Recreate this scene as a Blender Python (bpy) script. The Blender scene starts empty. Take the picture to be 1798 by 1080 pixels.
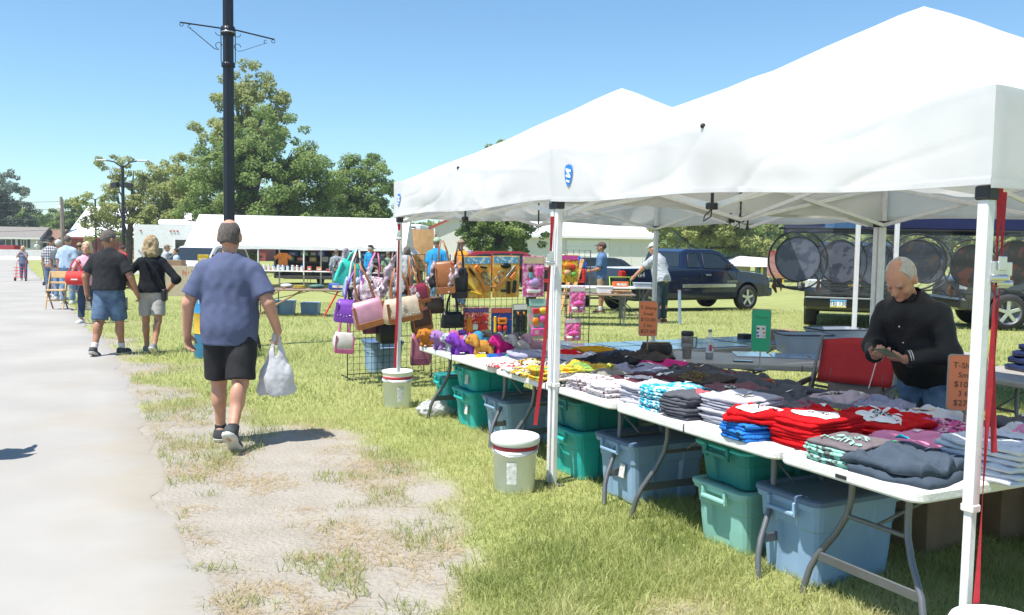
import bpy, bmesh, math, random
import numpy as np
from mathutils import Vector, Matrix, Euler
R = math.radians
scn = bpy.context.scene
COL = scn.collection
random.seed(7)
RNG = np.random.default_rng(11)

# ------------------------------------------------------------------ camera, sky, sun, exposure
cam_d = bpy.data.cameras.new("camera"); cam = bpy.data.objects.new("camera", cam_d); COL.objects.link(cam)
scn.camera = cam
cam_d.sensor_width = 36.0; cam_d.lens = 36.0 * 1555 / 1798; cam_d.clip_end = 3000; cam_d.clip_start = .05
_p, _r = .0685, .0165
_f = Vector((0, math.cos(_p), -math.sin(_p))); _u = Vector((0, math.sin(_p), math.cos(_p))); _x = Vector((1, 0, 0))
_xr = math.cos(_r)*_x + math.sin(_r)*_u; _ur = -math.sin(_r)*_x + math.cos(_r)*_u
cam.matrix_world = Matrix(((_xr.x, _ur.x, -_f.x, 0), (_xr.y, _ur.y, -_f.y, 0), (_xr.z, _ur.z, -_f.z, 1.58), (0, 0, 0, 1)))

SUN_EL = 66.0; SUN_H = Vector((-.74, -.67, 0)).normalized()
world = bpy.data.worlds.new("World"); scn.world = world; world.use_nodes = True
wn = world.node_tree.nodes; wl = world.node_tree.links
sky = wn.new("ShaderNodeTexSky"); sky.sky_type = 'NISHITA'; sky.sun_disc = False
sky.sun_elevation = R(SUN_EL); sky.sun_rotation = math.atan2(SUN_H.x, SUN_H.y)
sky.altitude = 200; sky.air_density = 1.0; sky.dust_density = 0.3; sky.ozone_density = 6.0
tn = wn.new("ShaderNodeMix"); tn.data_type = 'RGBA'; tn.blend_type = 'MULTIPLY'; tn.inputs[0].default_value = 1; tn.inputs[7].default_value = (.93, 1.05, 1.0, 1)
wl.new(sky.outputs[0], tn.inputs[6]); wl.new(tn.outputs[2], wn["Background"].inputs[0]); wn["Background"].inputs[1].default_value = 0.10
sun_d = bpy.data.lights.new("sun", 'SUN'); sun_d.energy = 4.2; sun_d.angle = R(.53); sun_d.color = (1, .955, .89)
sun = bpy.data.objects.new("sun", sun_d); COL.objects.link(sun)
_sd = Vector((SUN_H.x*math.cos(R(SUN_EL)), SUN_H.y*math.cos(R(SUN_EL)), math.sin(R(SUN_EL))))
sun.rotation_euler = (-_sd).to_track_quat('-Z', 'Y').to_euler(); sun.location = (-10, -8, 20)
scn.view_settings.view_transform = 'Standard'; scn.view_settings.look = 'None'
scn.view_settings.gamma = 1.0; scn.view_settings.use_curve_mapping = False
scn.view_settings.exposure = 0.88

# ------------------------------------------------------------------ object helpers
def link(o, parent=None):
    COL.objects.link(o)
    if parent is not None: o.parent = parent
    return o
def tag(o, label=None, cat=None, group=None, kind=None):
    if label: o["label"] = label
    if cat: o["category"] = cat
    if group: o["group"] = group
    if kind: o["kind"] = kind
    return o
def thing(name, label, cat, loc=(0, 0, 0), rz=0, group=None):
    o = bpy.data.objects.new(name, None); o.empty_display_size = .1; COL.objects.link(o)
    o.location = loc; o.rotation_euler = (0, 0, rz)
    return tag(o, label, cat, group)
def mesh_obj(name, me, m=None, parent=None, loc=None, rot=None, smooth=True):
    o = bpy.data.objects.new(name, me); COL.objects.link(o)
    if parent is not None: o.parent = parent
    if m is not None:
        if len(me.materials) == 0: me.materials.append(m)
        elif me.materials[0] != m:
            o.material_slots[0].link = 'OBJECT'; o.material_slots[0].material = m
    if loc is not None: o.location = loc
    if rot is not None: o.rotation_euler = rot
    return o
def copy_tree(o, parent=None):
    c = o.copy(); COL.objects.link(c); c.parent = parent
    for ch in list(o.children): copy_tree(ch, c)
    return c
def np_mesh(name, V, faces, smooth=True, cols=None):
    """V (n,3); faces (m,k) int array (k = 3 or 4)"""
    V = np.asarray(V, np.float32); faces = np.asarray(faces, np.int32)
    me = bpy.data.meshes.new(name); n, k = faces.shape
    me.vertices.add(len(V)); me.vertices.foreach_set("co", V.ravel())
    me.loops.add(n*k); me.loops.foreach_set("vertex_index", faces.ravel())
    me.polygons.add(n); me.polygons.foreach_set("loop_start", np.arange(0, n*k, k, dtype=np.int32))
    if cols is not None:
        at = me.attributes.new("tint", 'FLOAT', 'POINT'); at.data.foreach_set("value", np.asarray(cols, np.float32))
    me.update(calc_edges=True); me.validate()
    me.polygons.foreach_set("use_smooth", np.full(n, smooth)); me.update()
    return me

class MB:
    """collects simple shapes into ONE mesh"""
    def __init__(s): s.v = []; s.f = []; s.sm = []
    def add(s, V, Fs, smooth=False):
        b = len(s.v); s.v += [tuple(p) for p in V]; s.f += [tuple(i+b for i in f) for f in Fs]; s.sm += [smooth]*len(Fs); return s
    def box(s, c, d, rot=None, taper=1.0):
        x, y, z = d[0]/2, d[1]/2, d[2]/2
        P = [Vector((sx*x*(taper if sz > 0 else 1), sy*y*(taper if sz > 0 else 1), sz*z)) for sz in (-1, 1) for sx, sy in ((-1, -1), (1, -1), (1, 1), (-1, 1))]
        if rot is not None:
            m = rot if isinstance(rot, Matrix) else Euler(rot).to_matrix(); P = [m @ p for p in P]
        C = Vector(c); P = [p + C for p in P]
        return s.add(P, [(3, 2, 1, 0), (4, 5, 6, 7), (0, 1, 5, 4), (1, 2, 6, 5), (2, 3, 7, 6), (3, 0, 4, 7)])
    def bbox(s, c, d, b=.01, rot=None):
        """box with bevelled edges"""
        x, y, z = d[0]/2, d[1]/2, d[2]/2; b = min(b, x*.98, y*.98, z*.98)
        m = None
        if rot is not None: m = rot if isinstance(rot, Matrix) else Euler(rot).to_matrix()
        def ring(zz, ins):
            X, Y = x-ins, y-ins; q = b if ins == 0 else b*.6
            return [(X-q, -Y, zz), (X, -Y+q, zz), (X, Y-q, zz), (X-q, Y, zz), (-X+q, Y, zz), (-X, Y-q, zz), (-X, -Y+q, zz), (-X+q, -Y, zz)]
        P = ring(-z, b)+ring(-z+b, 0)+ring(z-b, 0)+ring(z, b)
        P = [Vector(p) for p in P]
        if m is not None: P = [m @ p for p in P]
        C = Vector(c); P = [p+C for p in P]
        F = [tuple(reversed(range(8))), tuple(range(24, 32))]
        for k in range(3):
            for i in range(8):
                j = (i+1) % 8; F.append((k*8+i, k*8+j, k*8+8+j, k*8+8+i))
        return s.add(P, F)
    def tube(s, pts, r, n=8, cap=True, smooth=True):
        """r: number or list"""
        pts = [Vector(p) for p in pts]; k = len(pts)
        rr = r if isinstance(r, (list, tuple)) else [r]*k
        V = []; up = None
        for i, p in enumerate(pts):
            t = (pts[min(i+1, k-1)] - pts[max(i-1, 0)]).normalized()
            if up is None:
                up = Vector((0, 0, 1)) if abs(t.z) < .9 else Vector((1, 0, 0))
            a = t.cross(up)
            if a.length < 1e-5: a = t.cross(Vector((0, 1, 0)))
            a.normalize(); b = a.cross(t).normalized(); up = b
            for j in range(n):
                w = 2*math.pi*j/n + math.pi/n; V.append(p + (a*math.cos(w)+b*math.sin(w))*rr[i])
        F = []
        for i in range(k-1):
            for j in range(n):
                q = (j+1) % n; F.append((i*n+j, i*n+q, i*n+n+q, i*n+n+j))
        s.add(V, F, smooth)
        if cap:
            s.add(V[:n], [tuple(reversed(range(n)))]); s.add(V[-n:], [tuple(range(n))])
        return s
    def lathe(s, prof, n=20, c=(0, 0, 0), smooth=True):
        V = []; F = []
        for (r, z) in prof:
            for j in range(n):
                w = 2*math.pi*j/n; V.append((c[0]+r*math.cos(w), c[1]+r*math.sin(w), c[2]+z))
        for i in range(len(prof)-1):
            for j in range(n):
                q = (j+1) % n; F.append((i*n+j, i*n+q, i*n+n+q, i*n+n+j))
        return s.add(V, F, smooth)
    def prism(s, poly, z0, z1, axis='z'):
        """extrude a 2D polygon; axis x: poly is (y,z)"""
        n = len(poly)
        def mk(p, t): return {'z': (p[0], p[1], t), 'x': (t, p[0], p[1]), 'y': (p[0], t, p[1])}[axis]
        V = [mk(p, z0) for p in poly]+[mk(p, z1) for p in poly]
        F = [tuple(reversed(range(n))), tuple(range(n, 2*n))]+[(i, (i+1) % n, n+(i+1) % n, n+i) for i in range(n)]
        return s.add(V, F)
    def ball(s, c, r, n=10, m=6):
        r = r if isinstance(r, (tuple, list)) else (r, r, r)
        V = []; F = []
        for i in range(m+1):
            t = math.pi*i/m
            for j in range(n):
                w = 2*math.pi*j/n; V.append((c[0]+r[0]*math.sin(t)*math.cos(w), c[1]+r[1]*math.sin(t)*math.sin(w), c[2]-r[2]*math.cos(t)))
        for i in range(m):
            for j in range(n):
                q = (j+1) % n; F.append((i*n+j, i*n+q, i*n+n+q, i*n+n+j))
        return s.add(V, F, True)
    def mesh(s, name="m", fix=True):
        me = bpy.data.meshes.new(name); me.from_pydata(s.v, [], s.f); me.validate()
        if len(me.polygons) == len(s.sm): me.polygons.foreach_set("use_smooth", s.sm)
        if fix:
            bm = bmesh.new(); bm.from_mesh(me); bmesh.ops.recalc_face_normals(bm, faces=bm.faces); bm.to_mesh(me); bm.free()
        me.update(); return me
    def build(s, name, m, parent=None, loc=None, rot=None):
        return mesh_obj(name, s.mesh(name), m, parent, loc, rot)

def text_mesh(txt, size, name="lettering", ext=0.0, align='CENTER'):
    c = bpy.data.curves.new("t", 'FONT'); c.body = txt; c.size = size; c.align_x = align; c.align_y = 'CENTER'; c.extrude = ext; c.resolution_u = 2
    o = bpy.data.objects.new("t", c); COL.objects.link(o)
    bpy.context.view_layer.update()
    me = bpy.data.meshes.new_from_object(o.evaluated_get(bpy.context.evaluated_depsgraph_get())); me.name = name
    bpy.data.objects.remove(o); bpy.data.curves.remove(c); me.materials.clear()
    return me

# ------------------------------------------------------------------ materials
MATS = {}
def srgb(h):
    h = h.lstrip('#'); c = [int(h[i:i+2], 16)/255 for i in (0, 2, 4)]
    return tuple(((v/12.92) if v <= .04045 else ((v+.055)/1.055)**2.4) for v in c)
def mat(name, col, rough=.6, metal=0.0, var=.12, scale=6.0, bump=0.0, bscale=None, trans=0.0, coat=0.0, col2=None, spec=.5, detail=4, alpha=None):
    if name in MATS: return MATS[name]
    if isinstance(col, str): col = srgb(col)
    if isinstance(col2, str): col2 = srgb(col2)
    m = bpy.data.materials.new(name); m.use_nodes = True; nt = m.node_tree; N = nt.nodes; L = nt.links
    b = N["Principled BSDF"]; b.inputs["Roughness"].default_value = rough; b.inputs["Metallic"].default_value = metal
    b.inputs["Specular IOR Level"].default_value = spec
    if coat: b.inputs["Coat Weight"].default_value = coat; b.inputs["Coat Roughness"].default_value = .05
    tc = N.new("ShaderNodeTexCoord")
    nz = N.new("ShaderNodeTexNoise"); nz.inputs["Scale"].default_value = scale; nz.inputs["Detail"].default_value = detail; L.new(tc.outputs["Object"], nz.inputs["Vector"])
    mx = N.new("ShaderNodeMix"); mx.data_type = 'RGBA'
    lo = tuple(max(0, c*(1-var)) for c in col); hi = col2 if col2 else tuple(min(1, c*(1+var)) for c in col)
    rp = N.new("ShaderNodeMapRange"); rp.inputs[1].default_value = .3; rp.inputs[2].default_value = .7; L.new(nz.outputs["Fac"], rp.inputs[0])
    mx.inputs[6].default_value = (*lo, 1); mx.inputs[7].default_value = (*hi, 1); L.new(rp.outputs[0], mx.inputs[0]); L.new(mx.outputs[2], b.inputs["Base Color"])
    if bump:
        n2 = N.new("ShaderNodeTexNoise"); n2.inputs["Scale"].default_value = bscale or scale*4; n2.inputs["Detail"].default_value = 5; L.new(tc.outputs["Object"], n2.inputs["Vector"])
        bp = N.new("ShaderNodeBump"); bp.inputs["Strength"].default_value = min(1, bump); bp.inputs["Distance"].default_value = .02; L.new(n2.outputs["Fac"], bp.inputs["Height"]); L.new(bp.outputs[0], b.inputs["Normal"])
    if trans:
        t = N.new("ShaderNodeBsdfTranslucent"); L.new(mx.outputs[2], t.inputs[0]); ms = N.new("ShaderNodeMixShader"); ms.inputs[0].default_value = trans
        L.new(b.outputs[0], ms.inputs[1]); L.new(t.outputs[0], ms.inputs[2]); L.new(ms.outputs[0], N["Material Output"].inputs[0])
    if alpha is not None: b.inputs["Alpha"].default_value = alpha
    m["bsdf"] = b.name; MATS[name] = m; return m
def glassmat(name, col, rough=.05, alpha=.35):
    return mat(name, col, rough, 0, .02, alpha=alpha, spec=.6)
def pattern(name, c1, c2, kind='blot', scale=20.0, thr=.5, rough=.75, c3=None, rot=(0, 0, 0)):
    """two/three colour flat prints: blot (noise), cells (voronoi), check, stripe, dye"""
    if name in MATS: return MATS[name]
    c1, c2 = [srgb(c) if isinstance(c, str) else c for c in (c1, c2)]
    m = mat(name, c1, rough, 0, .08, 10, .25, 160); nt = m.node_tree; N = nt.nodes; L = nt.links; b = N["Principled BSDF"]
    tc = N.new("ShaderNodeTexCoord"); mp = N.new("ShaderNodeMapping"); mp.inputs["Rotation"].default_value = rot; L.new(tc.outputs["Object"], mp.inputs[0])
    base = b.inputs["Base Color"].links[0].from_socket
    def step(sock, t, s=.02):
        r = N.new("ShaderNodeMapRange"); r.inputs[1].default_value = t-s; r.inputs[2].default_value = t+s; L.new(sock, r.inputs[0]); return r.outputs[0]
    def mixc(fac, a, bb):
        x = N.new("ShaderNodeMix"); x.data_type = 'RGBA'; L.new(fac, x.inputs[0])
        if hasattr(a, "links"): L.new(a, x.inputs[6])
        else: x.inputs[6].default_value = (*a, 1)
        if hasattr(bb, "links"): L.new(bb, x.inputs[7])
        else: x.inputs[7].default_value = (*bb, 1)
        return x.outputs[2]
    if kind in ('blot', 'cells'):
        t = N.new("ShaderNodeTexNoise" if kind == 'blot' else "ShaderNodeTexVoronoi"); t.inputs["Scale"].default_value = scale; L.new(mp.outputs[0], t.inputs["Vector"])
        out = mixc(step(t.outputs[0], thr), base, c2)
        if c3 is not None:
            t2 = N.new("ShaderNodeTexNoise"); t2.inputs["Scale"].default_value = scale*.7; L.new(mp.outputs[0], t2.inputs["Vector"])
            out = mixc(step(t2.outputs[0], .58), out, srgb(c3) if isinstance(c3, str) else c3)
    elif kind == 'dye':
        t = N.new("ShaderNodeTexWave"); t.wave_type = 'BANDS'; t.inputs["Scale"].default_value = scale; t.inputs["Distortion"].default_value = 6; t.inputs["Detail"].default_value = 3; L.new(mp.outputs[0], t.inputs["Vector"])
        cr = N.new("ShaderNodeValToRGB"); cr.color_ramp.elements[0].color = (*c1, 1); cr.color_ramp.elements[1].color = (*c2, 1)
        for k, h in ((.25, 'e0481e'), (.45, 'f2c81e'), (.65, '35a04a'), (.82, '1f9ad0')):
            e = cr.color_ramp.elements.new(k); e.color = (*srgb(h), 1)
        n3 = N.new("ShaderNodeTexNoise"); n3.inputs["Scale"].default_value = 7; L.new(mp.outputs[0], n3.inputs["Vector"])
        L.new(n3.outputs["Fac"], cr.inputs[0]); r = step(t.outputs["Fac"], .2, .15); out = mixc(r, tuple(.3*x for x in c1), cr.outputs[0])
    else:
        sp = N.new("ShaderNodeSeparateXYZ"); L.new(mp.outputs[0], sp.inputs[0])
        def band(sock, duty):
            a = N.new("ShaderNodeMath"); a.operation = 'MULTIPLY'; a.inputs[1].default_value = scale; L.new(sock, a.inputs[0])
            f = N.new("ShaderNodeMath"); f.operation = 'FRACT'; L.new(a.outputs[0], f.inputs[0]); return step(f.outputs[0], duty, .04)
        if kind == 'stripe': out = mixc(band(sp.outputs[2], thr), base, c2)
        else:
            ad = N.new("ShaderNodeMath"); ad.operation = 'ADD'; L.new(sp.outputs[0], ad.inputs[0]); L.new(sp.outputs[1], ad.inputs[1])
            o1 = band(ad.outputs[0], thr); o2 = band(sp.outputs[2], thr)
            s = N.new("ShaderNodeMath"); s.operation = 'ADD'; L.new(o1, s.inputs[0]); L.new(o2, s.inputs[1])
            h = N.new("ShaderNodeMath"); h.operation = 'MULTIPLY'; h.inputs[1].default_value = .5; L.new(s.outputs[0], h.inputs[0])
            out = mixc(h.outputs[0], base, c2)
    L.new(out, b.inputs["Base Color"]); return m
WHITE = mat("white_paint", (.75, .75, .74), .45, var=.05)
BLACK = mat("black_plastic", (.02, .02, .022), .45, var=.2)
STEEL = mat("grey_steel", (.16, .165, .175), .42, .5, var=.1, bump=.05)
CHROME = mat("bright_metal", (.62, .63, .64), .25, .9, var=.05)
RUBBER = mat("black_rubber", (.022, .022, .022), .8, var=.2, bump=.2, bscale=80)
GLASSD = mat("dark_glass", (.02, .027, .03), .06, 0, .05, spec=.8)
WOOD = mat("raw_wood", (.36, .22, .11), .7, var=.3, scale=9, bump=.2)

# ------------------------------------------------------------------ implicit surfaces -> mesh
def surfnet(fn, lo, hi, h):
    ax = [np.arange(lo[i], hi[i]+h*1.01, h, dtype=np.float32) for i in range(3)]
    X, Y, Z = np.meshgrid(*ax, indexing='ij'); F = fn(X, Y, Z).astype(np.float32)
    F[0], F[-1] = 1, 1; F[:, 0], F[:, -1] = 1, 1; F[:, :, 0], F[:, :, -1] = 1, 1
    ins = F < 0; nx, ny, nz = F.shape
    c = np.zeros((nx-1, ny-1, nz-1), np.int8)
    for i in (0, 1):
        for j in (0, 1):
            for k in (0, 1): c += ins[i:nx-1+i, j:ny-1+j, k:nz-1+k]
    act = (c > 0) & (c < 8); I = np.argwhere(act)
    if len(I) == 0: return np.zeros((0, 3)), np.zeros((0, 4), int)
    idx = -np.ones(act.shape, np.int64); idx[act] = np.arange(len(I))
    acc = np.zeros((len(I), 3)); cnt = np.zeros(len(I))
    for a in range(3):
        o1, o2 = [q for q in range(3) if q != a]
        for s1 in (0, 1):
            for s2 in (0, 1):
                p = I.copy(); p[:, o1] += s1; p[:, o2] += s2; q = p.copy(); q[:, a] += 1
                fa = F[p[:, 0], p[:, 1], p[:, 2]]; fb = F[q[:, 0], q[:, 1], q[:, 2]]
                m = (fa < 0) != (fb < 0); t = np.where(m, fa/np.where(m, fa-fb, 1), 0)
                pos = p.astype(float); pos[:, a] += t
                acc[m] += pos[m]; cnt[m] += 1
    V = acc/cnt[:, None]*h + np.array(lo)
    Q = []
    for a in range(3):
        o1, o2 = [(1, 2), (2, 0), (0, 1)][a]
        A = np.moveaxis(ins, a, 0); d = A[1:] != A[:-1]; d = np.moveaxis(d, 0, a); E = np.argwhere(d)
        E = E[(E[:, o1] > 0) & (E[:, o2] > 0) & (E[:, o1] < F.shape[o1]-1) & (E[:, o2] < F.shape[o2]-1)]
        if len(E) == 0: continue
        e = []
        for s1, s2 in ((1, 1), (0, 1), (0, 0), (1, 0)):
            p = E.copy(); p[:, o1] -= s1; p[:, o2] -= s2; e.append(idx[p[:, 0], p[:, 1], p[:, 2]])
        q = np.stack(e, 1); flip = ~ins[E[:, 0], E[:, 1], E[:, 2]]; q[flip] = q[flip][:, ::-1]; Q.append(q)
    return V, np.concatenate(Q)
def sd_cone(a, b, ra, rb, sy=1.0):
    a = np.array(a, float); b = np.array(b, float); ba = b-a; L2 = max(ba@ba, 1e-9)
    def fn(X, Y, Z):
        x, y, z = X-a[0], Y-a[1], Z-a[2]
        t = np.clip((x*ba[0]+y*ba[1]+z*ba[2])/L2, 0, 1)
        return np.sqrt((x-t*ba[0])**2+((y-t*ba[1])*sy)**2+(z-t*ba[2])**2)-(ra+(rb-ra)*t)
    return fn
def sd_ell(c, r):
    def fn(X, Y, Z):
        x, y, z = (X-c[0])/r[0], (Y-c[1])/r[1], (Z-c[2])/r[2]
        k0 = np.sqrt(x*x+y*y+z*z); k1 = np.sqrt((x/r[0])**2+(y/r[1])**2+(z/r[2])**2)+1e-9
        return k0*(k0-1)/k1
    return fn
def sd_plane(c, n):
    n = np.array(n, float); n /= np.linalg.norm(n); k = n@np.array(c, float)
    return lambda X, Y, Z: X*n[0]+Y*n[1]+Z*n[2]-k
def smin(a, b, k):
    h = np.clip(.5+.5*(b-a)/k, 0, 1); return b+(a-b)*h-k*h*(1-h)
def union(fs, k=.03):
    def fn(X, Y, Z):
        d = fs[0](X, Y, Z)
        for f in fs[1:]: d = smin(d, f(X, Y, Z), k)
        return d
    return fn
def isect(*fs):
    def fn(X, Y, Z):
        d = fs[0](X, Y, Z)
        for f in fs[1:]: d = np.maximum(d, f(X, Y, Z))
        return d
    return fn
def neg(f): return lambda X, Y, Z: -f(X, Y, Z)
def grow(f, o): return lambda X, Y, Z: f(X, Y, Z)-o
def wrinkle(f, amp, k, seed=0, sz=.5):
    rg = np.random.default_rng(seed); D = rg.normal(size=(6, 3)); D[:, 2] *= sz; D = D/np.linalg.norm(D, axis=1)[:, None]; ph = rg.uniform(0, 6.28, 6); kk = k*rg.uniform(.6, 1.5, 6)
    def fn(X, Y, Z):
        d = f(X, Y, Z); n = 0
        for i in range(6): n = n+np.sin((X*D[i, 0]+Y*D[i, 1]+Z*D[i, 2])*kk[i]+ph[i]+1.3*np.sin(Z*kk[i]*.4+X*9+ph[i]))
        return d+amp*n/2.5
    return fn
def sd_mesh(name, f, lo, hi, h):
    V, Q = surfnet(f, lo, hi, h)
    return np_mesh(name, V, Q)
# ------------------------------------------------------------------ terrain
def GZ(x, y):
    t = min(1, max(0, (y-16)/24)); return -.4*t*t*(3-2*t)
def GZn(X, Y):
    t = np.clip((Y-16)/24, 0, 1); return -.4*t*t*(3-2*t)
ROAD = [(1.9, -3.0), (-.2, 1.55), (-1.3, 3.66), (-2.1, 5.42), (-3.44, 8.19), (-5.68, 12.67), (-7.95, 16.45), (-11.8, 23.5), (-20.5, 39), (-31, 57), (-46, 84)]
_rp = np.array(ROAD, float)
def road_x(Y): return np.interp(Y, _rp[:, 1], _rp[:, 0])
_ng = np.random.default_rng(3).uniform(0, 1, (9, 64, 64))
def vnoise(X, Y, k=0):
    """smooth value noise, period 64"""
    g = _ng[k]; xi = np.floor(X).astype(int); yi = np.floor(Y).astype(int); fx = X-xi; fy = Y-yi
    fx = fx*fx*(3-2*fx); fy = fy*fy*(3-2*fy); a = lambda i, j: g[(xi+i) % 64, (yi+j) % 64]
    return (a(0, 0)*(1-fx)+a(1, 0)*fx)*(1-fy)+(a(0, 1)*(1-fx)+a(1, 1)*fx)*fy
def fbm(X, Y, k=0): return .5*vnoise(X, Y, k)+.3*vnoise(X*2.1+7, Y*2.1+3, k+1)+.2*vnoise(X*4.3+1, Y*4.3+9, k+2)
def bare(X, Y):
    """0 = lawn, 1 = worn bare soil next to the road"""
    dx = (X-road_x(Y))*.88
    w = np.interp(Y, [0, 3.5, 5.0, 6.5, 8.5, 10, 12, 16, 24, 60], [1.75, 1.6, 1.55, 1.45, .85, .6, .45, .3, .25, .2])
    n = fbm(X*1.1, Y*1.1, 0)-.5
    return np.clip((w+n*2.6-dx)/.5, 0, 1)*np.clip((dx+.4)/.1, 0, 1)
xs = np.unique(np.concatenate([[-500, -300, -200, -120, -80, -55, -40, -30], np.arange(-24, -8, .8), np.arange(-8, 7, .1), np.arange(7, 26, .8), [30, 40, 60, 90, 140, 220, 320, 500]]))
ys = np.unique(np.concatenate([[-200, -120, -40, -12, -4, 0, 1.5], np.arange(2.5, 14, .1), np.arange(14, 46, .5), [50, 58, 70, 90, 120, 160, 240, 420, 600]]))
GX, GY = np.meshgrid(xs, ys, indexing='ij'); bm_ = bare(GX, GY)
GZZ = GZn(GX, GY)+(fbm(GX*2.3, GY*2.3, 3)-.5)*.035*(np.abs(GX) < 8)*(GY < 16)*np.clip((GX-road_x(GY))*3, 0, 1)-.02*np.clip((GX-road_x(GY)+.1)*-6, 0, 1)
nx, ny = GX.shape; ii = np.arange(nx*ny).reshape(nx, ny)
gq = np.stack([ii[:-1, :-1], ii[1:, :-1], ii[1:, 1:], ii[:-1, 1:]], -1).reshape(-1, 4)
g_me = np_mesh("ground", np.stack([GX, GY, GZZ], -1).reshape(-1, 3), gq, True, bm_.ravel())
def ground_mat():
    m = bpy.data.materials.new("lawn_and_soil"); m.use_nodes = True; N = m.node_tree.nodes; L = m.node_tree.links; b = N["Principled BSDF"]; b.inputs["Roughness"].default_value = .95; b.inputs["Specular IOR Level"].default_value = .15
    tc = N.new("ShaderNodeTexCoord"); at = N.new("ShaderNodeAttribute"); at.attribute_name = "tint"
    def noise(s, d=6):
        n = N.new("ShaderNodeTexNoise"); n.inputs["Scale"].default_value = s; n.inputs["Detail"].default_value = d; L.new(tc.outputs["Object"], n.inputs["Vector"]); return n.outputs["Fac"]
    def ramp(sock, stops):
        r = N.new("ShaderNodeValToRGB"); e = r.color_ramp.elements
        while len(e) < len(stops): e.new(.5)
        for q, (p, c) in zip(e, stops): q.position = p; q.color = (*c, 1)
        L.new(sock, r.inputs[0]); return r.outputs[0]
    def mixc(f, a, c):
        x = N.new("ShaderNodeMix"); x.data_type = 'RGBA'; L.new(f, x.inputs[0]); L.new(a, x.inputs[6]); L.new(c, x.inputs[7]); return x.outputs[2]
    gr = ramp(noise(1.1), [(.3, (.22, .255, .08)), (.5, (.31, .335, .12)), (.7, (.38, .38, .16))])
    gr2 = ramp(noise(22), [(.3, (.17, .20, .06)), (.55, (.31, .335, .12)), (.75, (.42, .41, .20))])
    mg = N.new("ShaderNodeMix"); mg.data_type = 'RGBA'; mg.inputs[0].default_value = .5; L.new(gr, mg.inputs[6]); L.new(gr2, mg.inputs[7])
    soil = ramp(noise(3.5, 8), [(.28, (.27, .24, .195)), (.5, (.335, .305, .26)), (.72, (.385, .355, .31))])
    soil2 = ramp(noise(60, 4), [(.3, (.28, .25, .205)), (.5, (.335, .305, .26)), (.7, (.375, .345, .30))])
    so = N.new("ShaderNodeMix"); so.data_type = 'RGBA'; so.inputs[0].default_value = .4; L.new(soil, so.inputs[6]); L.new(soil2, so.inputs[7])
    L.new(mixc(at.outputs["Fac"], mg.outputs[2], so.outputs[2]), b.inputs["Base Color"])
    bp = N.new("ShaderNodeBump"); bp.inputs["Strength"].default_value = .7; bp.inputs["Distance"].default_value = .03; L.new(noise(35, 8), bp.inputs["Height"]); L.new(bp.outputs[0], b.inputs["Normal"])
    return m
tag(mesh_obj("ground", g_me, ground_mat()), kind="structure")
# road: one concrete sheet with a chipped, wandering edge, 4-8 mm above the soil
ry = np.concatenate([np.arange(-3, 20, .06), np.arange(20, 84, .5)])
rx = road_x(ry)+(vnoise(ry*1.3, ry*0, 4)-.5)*.16+(vnoise(ry*6, ry*0+3, 5)-.5)*.09+(vnoise(ry*19, ry*0+3, 6)-.5)*.05
cols = [0, .03, .35, 1, 3, 8, 20, 60]
RV = np.array([[[x-c, y, GZ(x, y)+.012-.012*(k == 0)] for k, c in enumerate(cols)] for x, y in zip(rx, ry)]); n0, k0 = RV.shape[:2]; ii = np.arange(n0*k0).reshape(n0, k0)
rq = np.stack([ii[:-1, :-1], ii[1:, :-1], ii[1:, 1:], ii[:-1, 1:]], -1).reshape(-1, 4)[:, ::-1]
def concrete_mat():
    m = mat("pale_concrete", (.345, .33, .305), .9, var=.07, scale=.7, spec=.2, col2=(.395, .38, .35)); N = m.node_tree.nodes; L = m.node_tree.links; b = N["Principled BSDF"]
    tc = N.new("ShaderNodeTexCoord"); base = b.inputs["Base Color"].links[0].from_socket
    n = N.new("ShaderNodeTexNoise"); n.inputs["Scale"].default_value = 260; n.inputs["Detail"].default_value = 3; L.new(tc.outputs["Object"], n.inputs[0])
    r = N.new("ShaderNodeMapRange"); r.inputs[1].default_value = .3; r.inputs[2].default_value = .7; r.inputs[3].default_value = .86; r.inputs[4].default_value = 1.08; L.new(n.outputs[0], r.inputs[0])
    v = N.new("ShaderNodeVectorMath"); v.operation = 'SCALE'; L.new(base, v.inputs[0]); L.new(r.outputs[0], v.inputs["Scale"])
    # dirt tracked onto the slab
    n2 = N.new("ShaderNodeTexNoise"); n2.inputs["Scale"].default_value = 1.1; n2.inputs["Detail"].default_value = 7; L.new(tc.outputs["Object"], n2.inputs[0])
    at = N.new("ShaderNodeAttribute"); at.attribute_name = "tint"
    ad = N.new("ShaderNodeMath"); ad.operation = 'ADD'; L.new(n2.outputs[0], ad.inputs[0]); L.new(at.outputs["Fac"], ad.inputs[1])
    r2 = N.new("ShaderNodeMapRange"); r2.inputs[1].default_value = .62; r2.inputs[2].default_value = .95; r2.inputs[4].default_value = .75; L.new(ad.outputs[0], r2.inputs[0])
    x = N.new("ShaderNodeMix"); x.data_type = 'RGBA'; L.new(r2.outputs[0], x.inputs[0]); L.new(v.outputs[0], x.inputs[6]); x.inputs[7].default_value = (.34, .30, .24, 1); L.new(x.outputs[2], b.inputs["Base Color"])
    bp = N.new("ShaderNodeBump"); bp.inputs["Strength"].default_value = .25; bp.inputs["Distance"].default_value = .004; L.new(n.outputs[0], bp.inputs["Height"]); L.new(bp.outputs[0], b.inputs["Normal"])
    return m
rt = np.array([[(.5, .48, .26, .06, 0, 0, 0, 0)[k]*float(np.interp(y, [3, 5.5, 7, 9, 12], [.45, 1, 1.0, .6, .3])) for k in range(k0)] for y in ry])
tag(mesh_obj("road", np_mesh("road", RV.reshape(-1, 3), rq, True, rt.ravel()), concrete_mat()), kind="structure")

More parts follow.
